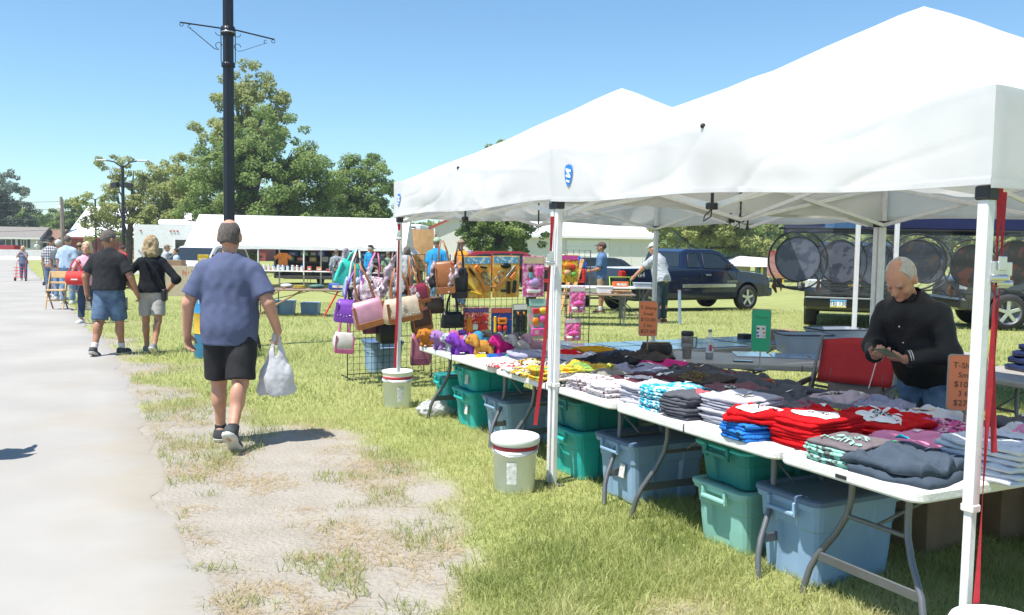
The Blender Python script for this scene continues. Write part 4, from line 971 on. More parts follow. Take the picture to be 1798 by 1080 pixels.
# third row
pile(.52, .98, 2, fab('596470'), "blue grey shirt with dark block print on the crosswise table", "blue grey shirt "+F_, .28, .3, .2, .02, 1.2, P_blob(CHAR, 0, 0, .08, .06, wob=.02))
pile(.88, 1.02, 3, PINKP, "pink and black swirl print shirt near the orange sign", "pink and black print shirt "+F_, .3, .32, .1, .02, .9)
pile(1.20, 1.00, 3, RED, "red shirt with white patch in the third row", "red shirt in the third row stack", .28, .32, .3, .02, 1.2, P_blob(PRW, -.08, .02, .06, .08))
pile(1.46, .96, 2, ZEB, "lime and black zebra print shirt between the red ones", "lime zebra shirt "+F_, .24, .28, .1)
pile(1.72, 1.00, 2, fab('6b6a6f'), "grey shirt with hot pink lettering in the third row", "grey shirt below the hot pink lettering", .28, .32, .1, .018, 1, P_text(["kiss", "on"], .085, HOT))
pile(2.05, 1.00, 2, CHAR, "long charcoal shirt in the third row", "charcoal shirt in the third row pair", .28, .33, .0, .018, 1.2)
pile(2.36, .98, 2, fab('7c5660'), "mauve shirt with white skull print", "mauve shirt "+F_, .27, .32, .1, .018, 1, P_blob(BW, .06, -.05, .06, .08))
pile(2.72, .96, 3, BROWNC, "dark brown shirt with large gold sunflower print", "dark brown shirt below the sunflower one", .32, .34, .1, .018, .9, P_blob(GOLDP, .0, -.06, .1, .12, wob=.06))
pile(3.06, .94, 2, CHAR, "charcoal shirt with white oval behind the maroon", "charcoal shirt "+F_+" behind the maroon", .28, .3, 0, .018, 1.2, P_blob(PRW, -.05, .05, .045, .03))
pile(3.40, .92, 2, LAV, "lavender grey shirt with black lettering across", "lavender grey shirt "+F_, .3, .32, .2, .018, 1, P_text(["dad"], .1, INK))
pile(3.72, .88, 3, BLK, "black shirt with a folded hood next to the tie-dye", "black shirt "+F_+" next to the tie-dye", .3, .34, .1, .02, 1.6)
pile(4.08, .86, 2, LG, "grey shirt with black lettering beside the black hooded one", "grey shirt "+F_+" beside the black", .28, .32, -.1, .018, 1.1, P_blob(WHP, .05, .05, .09, .07))
# fourth row
pile(.62, 1.32, 2, WHT, "white and pink striped shirt on the crosswise table by the leg", "white shirt below the pink striped one", .3, .3, .4, .02, 1.3, P_blob(PINK, -.06, 0, .03, .11, wob=.02))
pile(.52, 1.66, 3, LG, "light grey shirt behind the white stack on the crosswise table", "light grey shirt "+F_+" on the crosswise table", .3, .32, 0, .02, 1)
pile(.82, 1.66, 2, fab('5e5f66'), "grey shirt with white lettering past the orange sign", "grey shirt "+F_+" past the orange sign", .28, .3, .1, .02, 1, P_text(["MOM"], .08, PRW))
pile(.50, 2.04, 4, RED, "red shirt with white lettering on the crosswise table past the orange sign", "red shirt in the stack past the orange sign", .32, .34, .05, .022, 1.1, P_blob(PRW, .0, -.03, .08, .05))
pile(.82, 2.04, 3, RED, "plain red shirt beside the red stack past the orange sign", "plain red shirt "+F_+" past the orange sign", .3, .32, .1, .022, 1.2)
pile(1.20, 1.34, 2, WHT, "white shirt with brown print directly before the seller", "white shirt below the brown printed one", .3, .32, .3, .02, 1.4, P_blob(CREAM, -.06, .0, .06, .07))
pile(1.55, 1.34, 2, LAV, "lavender shirt bunched up in front of the red chair", "lavender shirt "+F_, .24, .28, .5, .024, 2.0)
pile(1.86, 1.32, 2, fab('b7a9b4'), "lilac shirt with dark print in the fourth row", "lilac shirt "+F_, .28, .32, .1, .018, 1, P_blob(BW, -.06, 0, .06, .08))
pile(2.20, 1.32, 2, CHAR, "charcoal shirt in the fourth row near the chair", "charcoal shirt "+F_+" near the chair", .28, .32, 0, .018, 1.2)
pile(2.50, 1.34, 2, fab('55565c'), "grey shirt with orange squares print", "grey shirt below the orange squares", .3, .34, .1, .018, 1.4, P_many(P_blob(fab('d2502c'), -.05, .05, .03, .03, wob=.02), P_blob(fab('d2502c'), .06, -.03, .04, .03, wob=.02)))
pile(2.84, 1.34, 2, CHAR, "charcoal shirt with coral lettering in the fourth row", "charcoal shirt below the coral lettering", .28, .32, 0, .018, 1, P_text(["LUCKY", "us"], .07, CORAL))
pile(3.16, 1.32, 2, fab('4b4b50'), "dark grey shirt with mustard mark near the mug table", "dark grey shirt "+F_+" near the mug table", .28, .32, .1, .018, 1.2, P_blob(MUST, -.06, .06, .04, .03))
pile(3.48, 1.30, 2, HOT, "hot pink shirt poking out near the travel mug", "hot pink shirt "+F_, .26, .3, .2, .018, 1.2)
pile(3.78, 1.28, 3, BROWNC, "dark brown shirt next to the small dark purse", "dark brown shirt "+F_+" next to the purse", .3, .34, .1, .02, 1.6)
pile(4.12, 1.26, 2, NAVY, "navy shirt bunched behind the lettered grey one", "navy shirt "+F_, .3, .34, .2, .02, 1.8)
pile(4.42, .92, 1, RED, "small red shirt showing between grey shirts at the far end", None, .24, .28, .1)
pile(4.46, 1.26, 2, MUST, "mustard yellow shirt at the far end of the rows", "mustard shirt "+F_, .26, .3, .1)
pile(4.40, .60, 2, LAV, "lavender grey shirt by the plush toys at the far end", "lavender grey shirt "+F_+" at the far end", .28, .32, .1)

# ------------------------------------------------------------------ totes under the tables
TOTE = {'teal': mat("teal_plastic", (.02, .42, .39), .45, var=.1, scale=3, bump=.05), 'blue': mat("steel_blue_plastic", (.25, .38, .54), .45, var=.1, scale=3, bump=.05), 'green': mat("sage_green_plastic", (.25, .50, .43), .45, var=.1, scale=3, bump=.05),
        'dkteal': mat("dark_teal_plastic", (.012, .20, .19), .45, var=.1), 'navy': mat("slate_blue_lid", (.09, .15, .26), .45, var=.1)}
STICK = mat("paper_sticker", (.6, .58, .54), .8, var=.25, scale=30)
def tote(label, p, rz, w, d, h, body, lid, group=None, sticker=False, z=0):
    """w across the end that faces the aisle (local x), d deep (local y). local -y faces the aisle"""
    T = thing("storage_tote", label, "tote", (p[0], p[1], z), rz, group); b = MB()
    def ring(f, zz, rib=0):
        P = []
        W2, D2 = w*f, d*f; base = rrect(W2, D2, .05*f, 3)
        # vertical recess in the middle of every side
        out = []
        for i, (x, y) in enumerate(base):
            out.append((x, y, zz)); nx_, ny_ = base[(i+1) % len(base)]
            if math.hypot(nx_-x, ny_-y) > .1:
                dx, dy = nx_-x, ny_-y; L = math.hypot(dx, dy); ox, oy = -dy/L*rib, dx/L*rib
                for t, k in ((.26, 0), (.30, 1), (.70, 1), (.74, 0)): out.append((x+dx*t+ox*k, y+dy*t+oy*k, zz))
        return out
    loft(b, [ring(.80, 0, .012), ring(.82, .01, .014), ring(.86, h*.35, .018), ring(.885, h*.62, .02), ring(.905, h*.64, .006), ring(.93, h*.86, .004), ring(.985, h*.87, 0), ring(1.0, h*.93, 0), ring(.99, h*.935, 0)], False, (True, True))
    b.build("tub", TOTE[body], T)
    l = MB(); R_ = lambda ins, zz: [(x, y, zz) for x, y in rrect(w+.012-ins*2, d+.012-ins*2, .055, 4)]
    loft(l, [R_(0, h*.935), R_(0, h*.985), R_(.012, h), R_(.04, h), R_(.05, h-.012), R_(.09, h-.012)], False, (True, True)); l.build("lid", TOTE[lid], T)
    hd = MB(); hd.bbox((0, -d/2-.012, h*.80), (w*.42, .03, .018), .004)
    for s in (-1, 1): hd.bbox((s*w*.2, -d/2-.008, h*.845), (.018, .024, .07), .004)
    hd.build("handle", TOTE[body], T)
    if sticker:
        s = MB(); s.box((w*.24, -d*.475, h*.52), (.055, .003, .085), (R(-7), 0, 0)); s.build("sticker", STICK, T)
    return T
GRT = "lidded totes under the shirt tables"
TR = SR+math.pi/2+math.pi      # local +y points into... -y toward aisle
def tp(a, c): return S(a, c)
RZ = SR-math.pi/2              # local x along -a, local y along +c -> -y faces the aisle
RZ = math.atan2(-SU.y, -SU.x)
tote("pale blue tote with slate lid under the corner of the tables", tp(1.12, .50), RZ, .42, .60, .43, 'blue', 'navy', GRT)
tote("sage green tote under the red shirts carrying a dark teal tote", tp(1.60, .50), RZ, .43, .62, .34, 'green', 'green', GRT)
tote("dark teal lidded tote stacked on the sage green one", tp(1.60, .50), RZ, .42, .60, .21, 'dkteal', 'teal', GRT, z=.34)
tote("pale blue tote with paper sticker under the light grey shirts", tp(2.60, .50), RZ, .43, .62, .40, 'blue', 'navy', GRT, True)
tote("bright teal tote behind the middle canopy leg, lower of its stack", tp(3.22, .48), RZ, .43, .60, .34, 'teal', 'teal', GRT)
tote("grey green tote on top of the bright teal one behind the canopy leg", tp(3.22, .48), RZ, .42, .60, .20, 'dkteal', 'dkteal', GRT, z=.34)
tote("pale blue tote with slate lid between the plush toy totes and the middle canopy leg", tp(4.36, .51), RZ, .44, .62, .37, 'blue', 'navy', GRT)
tote("bright teal tote under the plush toys, lower of its stack with torn sticker", tp(5.02, .51), RZ, .42, .60, .33, 'teal', 'teal', GRT, True)
tote("bright teal lidded tote under the plush toys, upper of its stack", tp(5.02, .51), RZ, .42, .60, .20, 'teal', 'dkteal', GRT, True, z=.33)
tote("small open teal tote beside the crumpled plastic bag", tp(5.72, .52), RZ, .32, .46, .36, 'teal', 'dkteal', GRT)
tote("blue tote under the crosswise table beside the brown cartons", tp(.62, 2.0), SR, .42, .60, .40, 'blue', 'navy', GRT)
# cardboard cartons in the shade under the crosswise table
CARD = mat("brown_cardboard", (.26, .165, .095), .85, var=.15, scale=5, bump=.1)
def carton(label, p, rz, d, z=0, flaps=False):
    T = thing("cardboard_box", label, "box", (p[0], p[1], z), rz); b = MB(); b.bbox((0, 0, d[2]/2), d, .004); b.build("carton", CARD, T)
    f = MB(); f.box((0, 0, d[2]+.0015), (d[0]*.98, .05, .002)); f.build("tape", mat("packing_tape", (.45, .34, .2), .35), T)
    return T
carton("brown cardboard carton in the shade under the crosswise table", tp(1.25, 1.35), SR+.1, (.45, .36, .36))
carton("second brown carton beside the blue tote under the crosswise table", tp(1.15, 1.95), SR-.2, (.42, .34, .32))

# ------------------------------------------------------------------ buckets
BUCK = mat("white_bucket_plastic", (.85, .85, .83), .4, var=.06, scale=6, bump=.05); BUCKR = mat("red_band", (.45, .03, .04), .5)
def bucket(label, p, lid=True, s=1.0, rz=0, z=0):
    T = thing("plastic_bucket", label, "bucket", (p[0], p[1], z), rz, "white plastic buckets at the canopy legs"); T.scale = (s, s, s); b = MB()
    prof = [(0, 0), (.125, 0), (.13, .006), (.14, .25), (.148, .252), (.149, .275), (.142, .278), (.145, .335), (.152, .337), (.152, .355)]
    if not lid: prof += [(.144, .357), (.138, .30), (.125, .03), (0, .03)]
    b.lathe(prof, 32); b.build("pail", BUCK, T)
    r = MB(); r.lathe([(.1395, .262), (.1515, .2625), (.1515, .274), (.1395, .2745)], 32); 
    r = MB(); r.lathe([(.1432, .281), (.1455, .282), (.1462, .305), (.1440, .306)], 32); r.build("band", BUCKR, T)
    if lid:
        l = MB(); l.lathe([(.157, .318), (.160, .322), (.160, .352), (.155, .362), (.147, .365), (.141, .357), (.13, .356), (.05, .358), (0, .359)], 32); l.build("lid", BUCK, T)
    s_ = MB(); s_.lathe([(.1375, .03), (.139, .03)], 2) if False else None
    q = MB(); V = []; F = []
    for i in range(7):
        a = R(-112+i*4.5); rr0, rr1 = .1345, .1392
        V += [(rr0*1.012*math.cos(a), rr0*1.012*math.sin(a), .07), (rr1*1.012*math.cos(a), rr1*1.012*math.sin(a), .21)]
    for i in range(6): F.append((2*i, 2*i+2, 2*i+3, 2*i+1))
    q.add(V, F, True); q.build("label", mat("bucket_label", (.62, .62, .60), .7, var=.3, scale=40), T)
    h = MB(); h.tube([(.153*math.cos(t), -.153*math.sin(t)*.98, .300-.05*math.sin(t)) for t in [math.pi*k/12 for k in range(13)]], .003, 5); h.build("bail", CHROME, T)
    return T
bucket("lidded white bucket with red band at the foot of the middle canopy leg", (.035, 5.68), True)
bucket("white bucket with red band at the foot of the far canopy leg", (-1.11, 8.60), False, 1.0, .5)
bucket("lidded white bucket at the foot of the corner canopy leg", (1.64, 2.86), True, 1.0, 1.0)
# crumpled clear bag by the small tote
me = sd_mesh("bag", wrinkle(wrinkle(sd_ell((0, 0, .05), (.17, .10, .085)), .014, 60, 4, 1), .006, 140, 8, 1), (-.25, -.2, -.02), (.25, .2, .2), .008)
o = mesh_obj("plastic_bag", me, mat("clear_film", (.62, .63, .64), .2, var=.2, scale=30, trans=.25, alpha=.75), None, S(5.62, .22, .0), (0, 0, .4)); tag(o, "crumpled clear plastic bag on the grass beside the small teal tote", "plastic bag")

# ------------------------------------------------------------------ signs on sticks
def sign(label, p, rz, w, h, zc, col, lines, zb, paper=False):
    T = thing("price_sign", label, "sign", (p[0], p[1], zb), rz); z = zc-zb
    b = MB(); loft(b, [[(x, -.004, z+y) for x, y in rrect(w, h, .018)], [(x, .004, z+y) for x, y in rrect(w, h, .018)]]); b.build("board", col, T)
    f = MB(); pts = rrect(w, h, .018); 
    loft(f, [[(x*1.0, -.006, z+y) for x, y in pts], [(x*1.055, -.006, z+y*1.03) for x, y in pts], [(x*1.055, .006, z+y*1.03) for x, y in pts], [(x, .006, z+y) for x, y in pts]], False, (False, False)); f.build("rim", mat("grey_sign_rim", (.3, .3, .3), .5), T)
    s = MB(); s.tube([(0, .008, 0), (0, .008, z-h*.3)], .006, 8); s.build("stick", CHROME if paper else WOOD, T)
    q = MB(); q.bbox((0, .0, .008), (.09, .07, .016), .004); q.build("stand", STEEL, T)
    for i, (t, sz) in enumerate(lines):
        me = text_mesh(t, sz, "lettering"); o = mesh_obj("lettering", me, mat("marker_ink", (.10, .055, .04), .7) if not paper else mat("green_marker", (.05, .16, .1), .7), T, (0, -.0065, z+h*.5-.03-(i+.5)*(h-.04)/len(lines)), (R(90), R(2), 0))
    if paper:
        pp = MB(); pp.box((0, -.0062, z-.01), (w*.5, .002, h*.3)); pe = pp.build("notice", WHITE, T)
        for x, y, c in ((-.2, .08, (.03, .03, .04)), (-.25, -.02, (.05, .12, .5)), (.2, -.02, (.75, .22, .03)), (-.2, -.1, (.04, .1, .45)), (.2, -.1, (.55, .5, .5)), (.15, .08, (.2, .2, .2))):
            m_ = MB(); m_.box((x*w*.8, -.0078, z-.01+y*h), (w*.13, .001, h*.045)); m_.build("mark", mat("mark_%d" % int(c[2]*1000+c[0]*7), c, .6), pe)
    return T
ORANGE = mat("orange_card", (.78, .24, .10), .7, var=.05); GREENC = mat("green_card", (.03, .42, .21), .6, var=.05)
PT = [("T-Shirts", .042), ("Small", .04), ("$10.00", .044), ("3 for", .04), ("$27.00", .044)]
sign("orange handwritten price sign standing behind the end of the grey mug table", (1.13, 7.32), R(-6), .145, .285, 1.005, ORANGE, PT, .665)
sign("green sign with a small white notice standing among the dark shirts", (1.90, 6.72), R(-14), .135, .315, .975, GREENC, [("We take", .026), ("", .02), ("", .02), ("", .02), ("", .02)], .665, True)
sign("orange handwritten price sign behind the corner canopy leg", S(.98, 1.30), R(-18), .175, .285, .915, ORANGE, PT, .665)
sign("green sign edge peeking in at the inner end of the crosswise table", S(.60, 2.28), R(-20), .17, .3, .93, GREENC, [("We take", .026), ("cards", .03)], .665, False)

# ------------------------------------------------------------------ things on the inner tables
def on_table(px): return px
T = thing("travel_mug", "steel travel mug with black lid and handle on the grey table", "mug", (1.44, 7.22, .69), .4)
b = MB(); b.lathe([(0, 0), (.034, 0), (.036, .01), (.038, .085), (.047, .10), (.049, .19), (.048, .2), (0, .2)], 20); b.build("cup", mat("brushed_steel", (.30, .29, .27), .35, .7), T)
b = MB(); b.lathe([(.0385, .08), (.041, .082), (.049, .1), (.0505, .125), (.049, .127)], 20); b.tube([(.045, 0, .17), (.085, 0, .172), (.095, 0, .14), (.085, 0, .09), (.045, 0, .085)], .007, 8); b.build("handle", mat("grey_grip", (.25, .25, .25), .5), T)
b = MB(); b.lathe([(.0495, .188), (.051, .19), (.051, .215), (.045, .225), (0, .225)], 20); b.build("lid", BLACK, T)
T = thing("cola_bottle", "half empty plastic cola bottle with white label beside the travel mug", "bottle", (1.62, 7.20, .69))
b = MB(); b.lathe([(0, 0), (.028, 0), (.033, .012), (.033, .14), (.030, .16), (.017, .20), (.0135, .212), (.0135, .228)], 18); b.build("shell", glassmat("clear_pet", (.75, .8, .82), .05, .35), T)
b = MB(); b.lathe([(0, .004), (.027, .004), (.031, .015), (.031, .05), (0, .05)], 16); b.build("cola", mat("cola", (.012, .006, .004), .1), T)
b = MB(); b.lathe([(.0337, .055), (.0337, .135)], 18); lb = b.build("label", mat("label_white", (.55, .58, .66), .5, var=.4, scale=30), T)
b = MB(); b.box((.0, -.0335, .095), (.02, .002, .05)); b.box((.024, -.0245, .1), (.012, .002, .02), (0, 0, R(40))); b.build("label_mark", mat("label_red", (.5, .04, .05), .5), lb)
b = MB(); b.lathe([(.015, .222), (.0155, .24), (.014, .243), (0, .243)], 16); b.build("cap", mat("grey_cap", (.2, .2, .21), .5), T)
b = MB(); b.bbox((0, 0, .005), (.15, .075, .01), .003); T = thing("phone", "dark smartphone lying flat on the grey table by the bottle", "phone", (1.86, 7.06, .69), -.15); b.build("case", BLACK, T); b = MB(); b.box((0, 0, .0108), (.14, .066, .0008)); b.build("screen", GLASSD, T)
me = sd_mesh("purse", wrinkle(isect(sd_ell((0, 0, .05), (.14, .06, .09)), sd_plane((0, 0, 0), (0, 0, -1)), sd_plane((0, 0, .1), (0, 0, 1))), .004, 70, 2), (-.2, -.12, -.02), (.2, .12, .15), .01)
T = thing("small_purse", "small dark brown purse standing behind the orange sign", "purse", (1.22, 7.42, .69), .1); mesh_obj("pouch", me, mat("dark_leather", (.03, .022, .02), .5, bump=.2), T)
b = MB(); b.bbox((0, 0, .105), (.24, .02, .012), .003); b.build("zip", mat("brass_zip", (.3, .22, .1), .4, .6), T)
carton("small open brown box on the packet table beyond the green sign", (2.75, 9.0), .3, (.26, .22, .10), .68)
o = MB(); o.bbox((0, 0, .03), (.12, .1, .06), .006); o = o.build("small_black_box", BLACK, None, (2.36, 8.92, .681), (0, 0, .4)); tag(o, "small black box beside the open brown box", "box")
# pale blue packets in clear film lying in rows
PACK = mat("blue_packet", (.20, .34, .55), .18, var=.25, scale=5, coat=.6); PACK2 = mat("pale_packet", (.42, .52, .62), .18, var=.2, scale=5, coat=.6); PACK3 = mat("green_packet", (.16, .30, .26), .2, var=.3, scale=6, coat=.6)
k = 0
for (cx, cy, r, L) in ((1.35, 8.22, 28, 1.75), (2.85, 9.05, 28, 1.7), (2.33, 7.30, -9, 1.6)):
    for i in range(5):
        for j in range(2):
            if (cx == 2.33 and (j == 0 or i < 1)) or (cx == 2.85 and j == 1 and i == 2): continue
            lx, ly = (i-2)*L/5.2, (j-.5)*.36; x = cx+lx*math.cos(R(r))-ly*math.sin(R(r)); y = cy+lx*math.sin(R(r))+ly*math.cos(R(r)); b = MB(); b.bbox((0, 0, .005), (L/5.6, .33, .009), .003)
            zz = .691 if cx == 2.33 else .681; o = b.build("flat_packet", (PACK, PACK2, PACK)[k % 3] if k % 7 != 3 else PACK3, None, (x, y, zz), (0, 0, R(r+random.uniform(-4, 4)))); k += 1
            tag(o, "flat glossy blue film packet lying in rows on the grey tables", "packet", "flat packets in rows on the grey tables")
def bin_(label, p, rz, w, d, h, m):
    T = thing("plastic_bin", label, "bin", p, rz); b = MB(); rr = lambda f, z: [(x, y, z) for x, y in rrect(w*f, d*f, .04)]
    loft(b, [rr(.86, 0), rr(.95, h*.85), rr(1.0, h*.86), rr(1.0, h), rr(.94, h), rr(.9, h*.8), rr(.82, .01)], False, (True, True)); b.build("tub", m, T)
    b = MB(); b.tube([(x, y, h-.002) for x, y in rrect(w*1.005, d*1.005, .04)+[rrect(w*1.005, d*1.005, .04)[0]]], .008, 6); b.build("rim", mat("dark_rim", (.05, .06, .08), .5), T); return T
BINM = mat("milky_blue_plastic", (.40, .46, .53), .35, var=.08, trans=.15)
bin_("milky pale plastic bin on the grey table beyond the green sign", (2.62, 7.92, .675), .1, .46, .32, .17, BINM)
bin_("larger milky pale bin behind the first one", (3.05, 8.30, .675), .25, .5, .34, .19, BINM)
# heap of caps
capm = None
def capmesh():
    b = MB(); b.lathe([(.085, 0), (.088, .02), (.078, .06), (.05, .09), (0, .1)], 14); b.add([(.03*math.cos(t), 0, 0) for t in (0,)], []); 
    pts = [(.085*math.sin(t), -.085*math.cos(t), .008) for t in [(-1+i*.25) for i in range(9)]]; pt2 = [(x*1.05, y*1.75, .0) for x, y, z in pts]
    V = pts+pt2; b.add(V, [(i, i+1, 10+i, 9+i) for i in range(8)]); return b
CM = capmesh().mesh("ball_cap", False)
for i in range(16):
    c = ((.22, .02, .05), (.03, .035, .10), (.30, .16, .22), (.10, .08, .22), (.02, .02, .025), (.05, .15, .28))[i % 6]; lx = (i % 6)*.155+random.uniform(-.02, .02); ly = (i//6)*.17
    x = 3.18+lx*.88-ly*.47; y = 8.33+lx*.47+ly*.75; o = bpy.data.objects.new("ball_cap", CM); COL.objects.link(o)
    if not len(CM.materials): CM.materials.append(BLACK)
    o.material_slots[0].link = 'OBJECT'; o.material_slots[0].material = mat("cap_cloth_%d" % (i % 6), c, .9, bump=.2); o.location = (x, y, .677); o.rotation_euler = (0, 0, random.uniform(-.5, .5)-1)
    tag(o, ("dark red", "navy", "dusty pink", "purple", "black", "blue")[i % 6]+" ball cap in the heap beside the pale bins", "cap", "ball caps heaped on the grey table")

# ------------------------------------------------------------------ red folding chair
T = thing("folding_chair", "red fabric folding camp chair with grey frame behind the shirts", "chair", (2.36, 6.22, 0), R(-38)); CR = mat("red_chair_cloth", (.40, .02, .025), .85, var=.1, bump=.2); CG = mat("grey_chair_cloth", (.16, .15, .15), .9)
b = MB(); b.add([(-.26, -.20, .46), (.26, -.20, .46), (.26, .22, .42), (-.26, .22, .42), (-.26, -.2, .44), (.26, -.2, .44), (.26, .22, .40), (-.26, .22, .40)], [(0, 1, 2, 3), (7, 6, 5, 4), (0, 4, 5, 1), (1, 5, 6, 2), (2, 6, 7, 3), (3, 7, 4, 0)]); b.build("seat", CR, T)
def curved(w, z0, z1, y0, y1, bow, n=10, m=6, th=.012):
    V = []; F = []
    for s in (0, 1):
        for i in range(m+1):
            for j in range(n+1):
                u = -1+2*j/n; t = i/m; V.append((u*w, y0+(y1-y0)*t+bow*(1-u*u)+th*s, z0+(z1-z0)*t+.02*math.cos(u*2)*t))
    N = (n+1)*(m+1)
    for i in range(m):
        for j in range(n): a = i*(n+1)+j; F += [(a, a+1, a+n+2, a+n+1), (N+a, N+a+n+1, N+a+n+2, N+a+1)]
    for i in range(m): a = i*(n+1); F += [(a, a+n+1, N+a+n+1, N+a), (a+n, N+a+n, N+a+2*n+1, a+2*n+1)]
    for j in range(n): a = m*(n+1)+j; F += [(a, a+1, N+a+1, N+a), (j, N+j, N+j+1, j+1)]
    return MB().add(V, F, True)
bk = curved(.27, .62, .93, .22, .33, .04).build("backrest", CR, T); curved(.19, .50, .72, .20, .27, .055).build("lower_panel", CG, T)
for s in (-1, 1):
    b = MB(); b.tube([(s*.29, -.22, 0), (s*.29, .05, .45), (s*.28, .34, .95)], .012, 8); b.build("back_leg", STEEL, T)
    b = MB(); b.tube([(s*.29, .30, 0), (s*.29, -.24, .60)], .012, 8); b.build("front_leg", STEEL, T)
    b = MB(); b.tube([(s*.30, -.30, .60), (s*.30, .0, .63), (s*.30, .22, .64)], [.02, .022, .018], 8); b.build("armrest", BLACK, T)
b = MB(); b.tube([(.12, .31, .93), (.14, .26, .8), (.10, .24, .6)], .004, 6); b.build("piping", WHITE, bk)

# ------------------------------------------------------------------ plush dogs
plushf = union([sd_ell((0, 0, .055), (.045, .07, .045)), sd_ell((0, -.075, .105), (.045, .042, .043)), sd_ell((0, -.115, .095), (.02, .022, .018)), sd_cone((.045, -.07, .125), (.058, -.07, .08), .014, .02), sd_cone((-.045, -.07, .125), (-.058, -.07, .08), .014, .02),
                sd_cone((.028, -.05, .05), (.03, -.06, .015), .02, .019), sd_cone((-.028, -.05, .05), (-.03, -.06, .015), .02, .019), sd_cone((.03, .045, .05), (.034, .05, .015), .022, .02), sd_cone((-.03, .045, .05), (-.034, .05, .015), .022, .02), sd_cone((0, .065, .07), (0, .085, .12), .016, .012)], .012)
PL = sd_mesh("plush", wrinkle(plushf, .0016, 260, 5, 1), (-.1, -.16, -.01), (.1, .13, .17), .0075); PLE = MB().ball((.022, -.112, .118), .006, 8, 5).ball((-.022, -.112, .118), .006, 8, 5).ball((0, -.136, .098), .007, 8, 5).mesh("plush_eyes")
def plush(label, a, c, col, rz, s=1.0, z=TZ, name="plush_toy"):
    T = thing(name, label, "plush toy", S(a, c, z+.001), rz); T.scale = (s, s, s); me = PL if len(PL.materials) else PL
    if not len(PL.materials): PL.materials.append(WHITE)
    if not len(PLE.materials): PLE.materials.append(mat("toy_eye", (.012, .01, .01), .15))
    o = bpy.data.objects.new("fur_body", PL); COL.objects.link(o); o.parent = T; o.material_slots[0].link = 'OBJECT'
    o.material_slots[0].material = mat("plush_"+col, col, .95, var=.12, scale=60, bump=.9, bscale=420, spec=.1)
    e = bpy.data.objects.new("eyes_and_nose", PLE); COL.objects.link(e); e.parent = T
for args in (("violet plush dog at the aisle edge of the toy table", 4.86, .16, '8a49c4', -1.0, 1.25), ("tan plush dog beside the violet one", 4.80, .32, 'd29a4a', -1.2, 1.2), ("sky blue plush dog behind the tan one", 5.00, .46, '4a9cc4', -1.3, 1.2), ("hot pink plush dog between the blue and the white one", 4.74, .50, 'd62c86', -1.1, 1.15),
             ("white plush dog beside the hot pink one", 4.72, .64, 'cfcbc6', -1.2, 1.15), ("pale rose plush dog at the inner end of the toy row", 4.74, .80, 'd8a6b4', -1.25, 1.15), ("orange plush puppy sitting at the far corner of the toy table", 5.50, .10, 'd68a3c', -.3, 1.15),
             ("lilac plush dog behind the violet one by the table edge", 5.22, .14, 'b78ad0', -.8, 1.2), ("white and blue plush dog behind the lilac one", 5.06, .18, 'c4c9d6', -1.2, 1.1), ("pink plush dog at the back of the toy table", 5.30, .34, 'd86a9a', -1.0, 1.1), ("brown plush dog at the back of the toy table", 5.24, .56, '6a3f24', -1.4, 1.1),
             ("black and white plush dog behind the white one", 5.02, .66, '8f9095', -1.1, 1.1), ("grey mauve plush dog behind the rose one", 5.04, .82, '9a7f92', -1.2, 1.0), ("deep purple plush dog at the back row middle", 5.40, .46, '43307e', -1.0, 1.05), ("cream plush dog at the back of the toy row", 5.34, .70, 'bcae96', -1.2, 1.05)): plush(*args)
# little folded bandanas in front of the plush dogs
for i in range(9):
    h = ('c8b02a', '2d62b0', '4a3a8a', '1d8f86', 'c88f22', '5b7f93', 'b8332e', '3f8f4a', '9aa0a8')[i]; b = MB(); b.add([(-.05, -.03, 0), (.05, -.03, 0), (.05, .03, 0), (-.05, .03, 0), (-.035, -.01, .028), (.035, -.01, .028), (.03, .02, .022), (-.03, .02, .022)], [(3, 2, 1, 0), (4, 5, 6, 7), (0, 1, 5, 4), (1, 2, 6, 5), (2, 3, 7, 6), (3, 0, 4, 7)])
    o = b.build("folded_bandana", fab(h), None, S(4.62-.02*(i % 2), .22+i*.085, TZ+.001), (0, 0, SR+.3*i)); tag(o, "small folded coloured bandana in the row before the plush dogs", "bandana", "bandanas in front of the plush dogs")
# ------------------------------------------------------------------ wire grid racks
WIRE = mat("black_wire", (.015, .015, .016), .45, .3)
def rack(label, p, rz, w, h, z0=.02, feet=True):
    T = thing("wire_grid_rack", label, "rack", (p[0], p[1], 0), rz); f = MB()
    f.tube([(-w/2, 0, 0), (-w/2, 0, h), (w/2, 0, h), (w/2, 0, 0)], .0065, 6); f.tube([(-w/2, 0, z0+.03), (w/2, 0, z0+.03)], .0055, 6); f.build("frame", WIRE, T)
    b = MB(); n = round(w/.076); m = round(h/.076)
    for i in range(1, n): b.tube([(-w/2+w*i/n, 0, z0), (-w/2+w*i/n, 0, h)], .0028, 4, False)
    for i in range(1, m): b.tube([(-w/2, .004, z0+(h-z0)*i/m), (w/2, .004, z0+(h-z0)*i/m)], .0028, 4, False)
    tag(b.build("wire_mesh", WIRE, T), kind="stuff")
    if feet:
        for s in (-1, 1): q = MB(); q.tube([(s*w/2, -.25, .012), (s*w/2, .25, .012)], .008, 6); q.build("foot", WIRE, T)
    return T
rack("black wire grid rack hung with handbags behind the open bucket", S(8.08, .58), SR, .96, 1.47)
rack("black wire grid rack joining the handbag rack to the toy cards", S(7.85, 1.18), SR+.5, .34, 1.47, feet=False)
rack("black wire grid rack carrying the toy cards", S(7.62, 1.95), SR, 1.35, 1.47)
rack("black wire grid rack with small pink toy cards beside the canopy leg", S(7.62, 2.88), SR-.1, .48, 1.55)
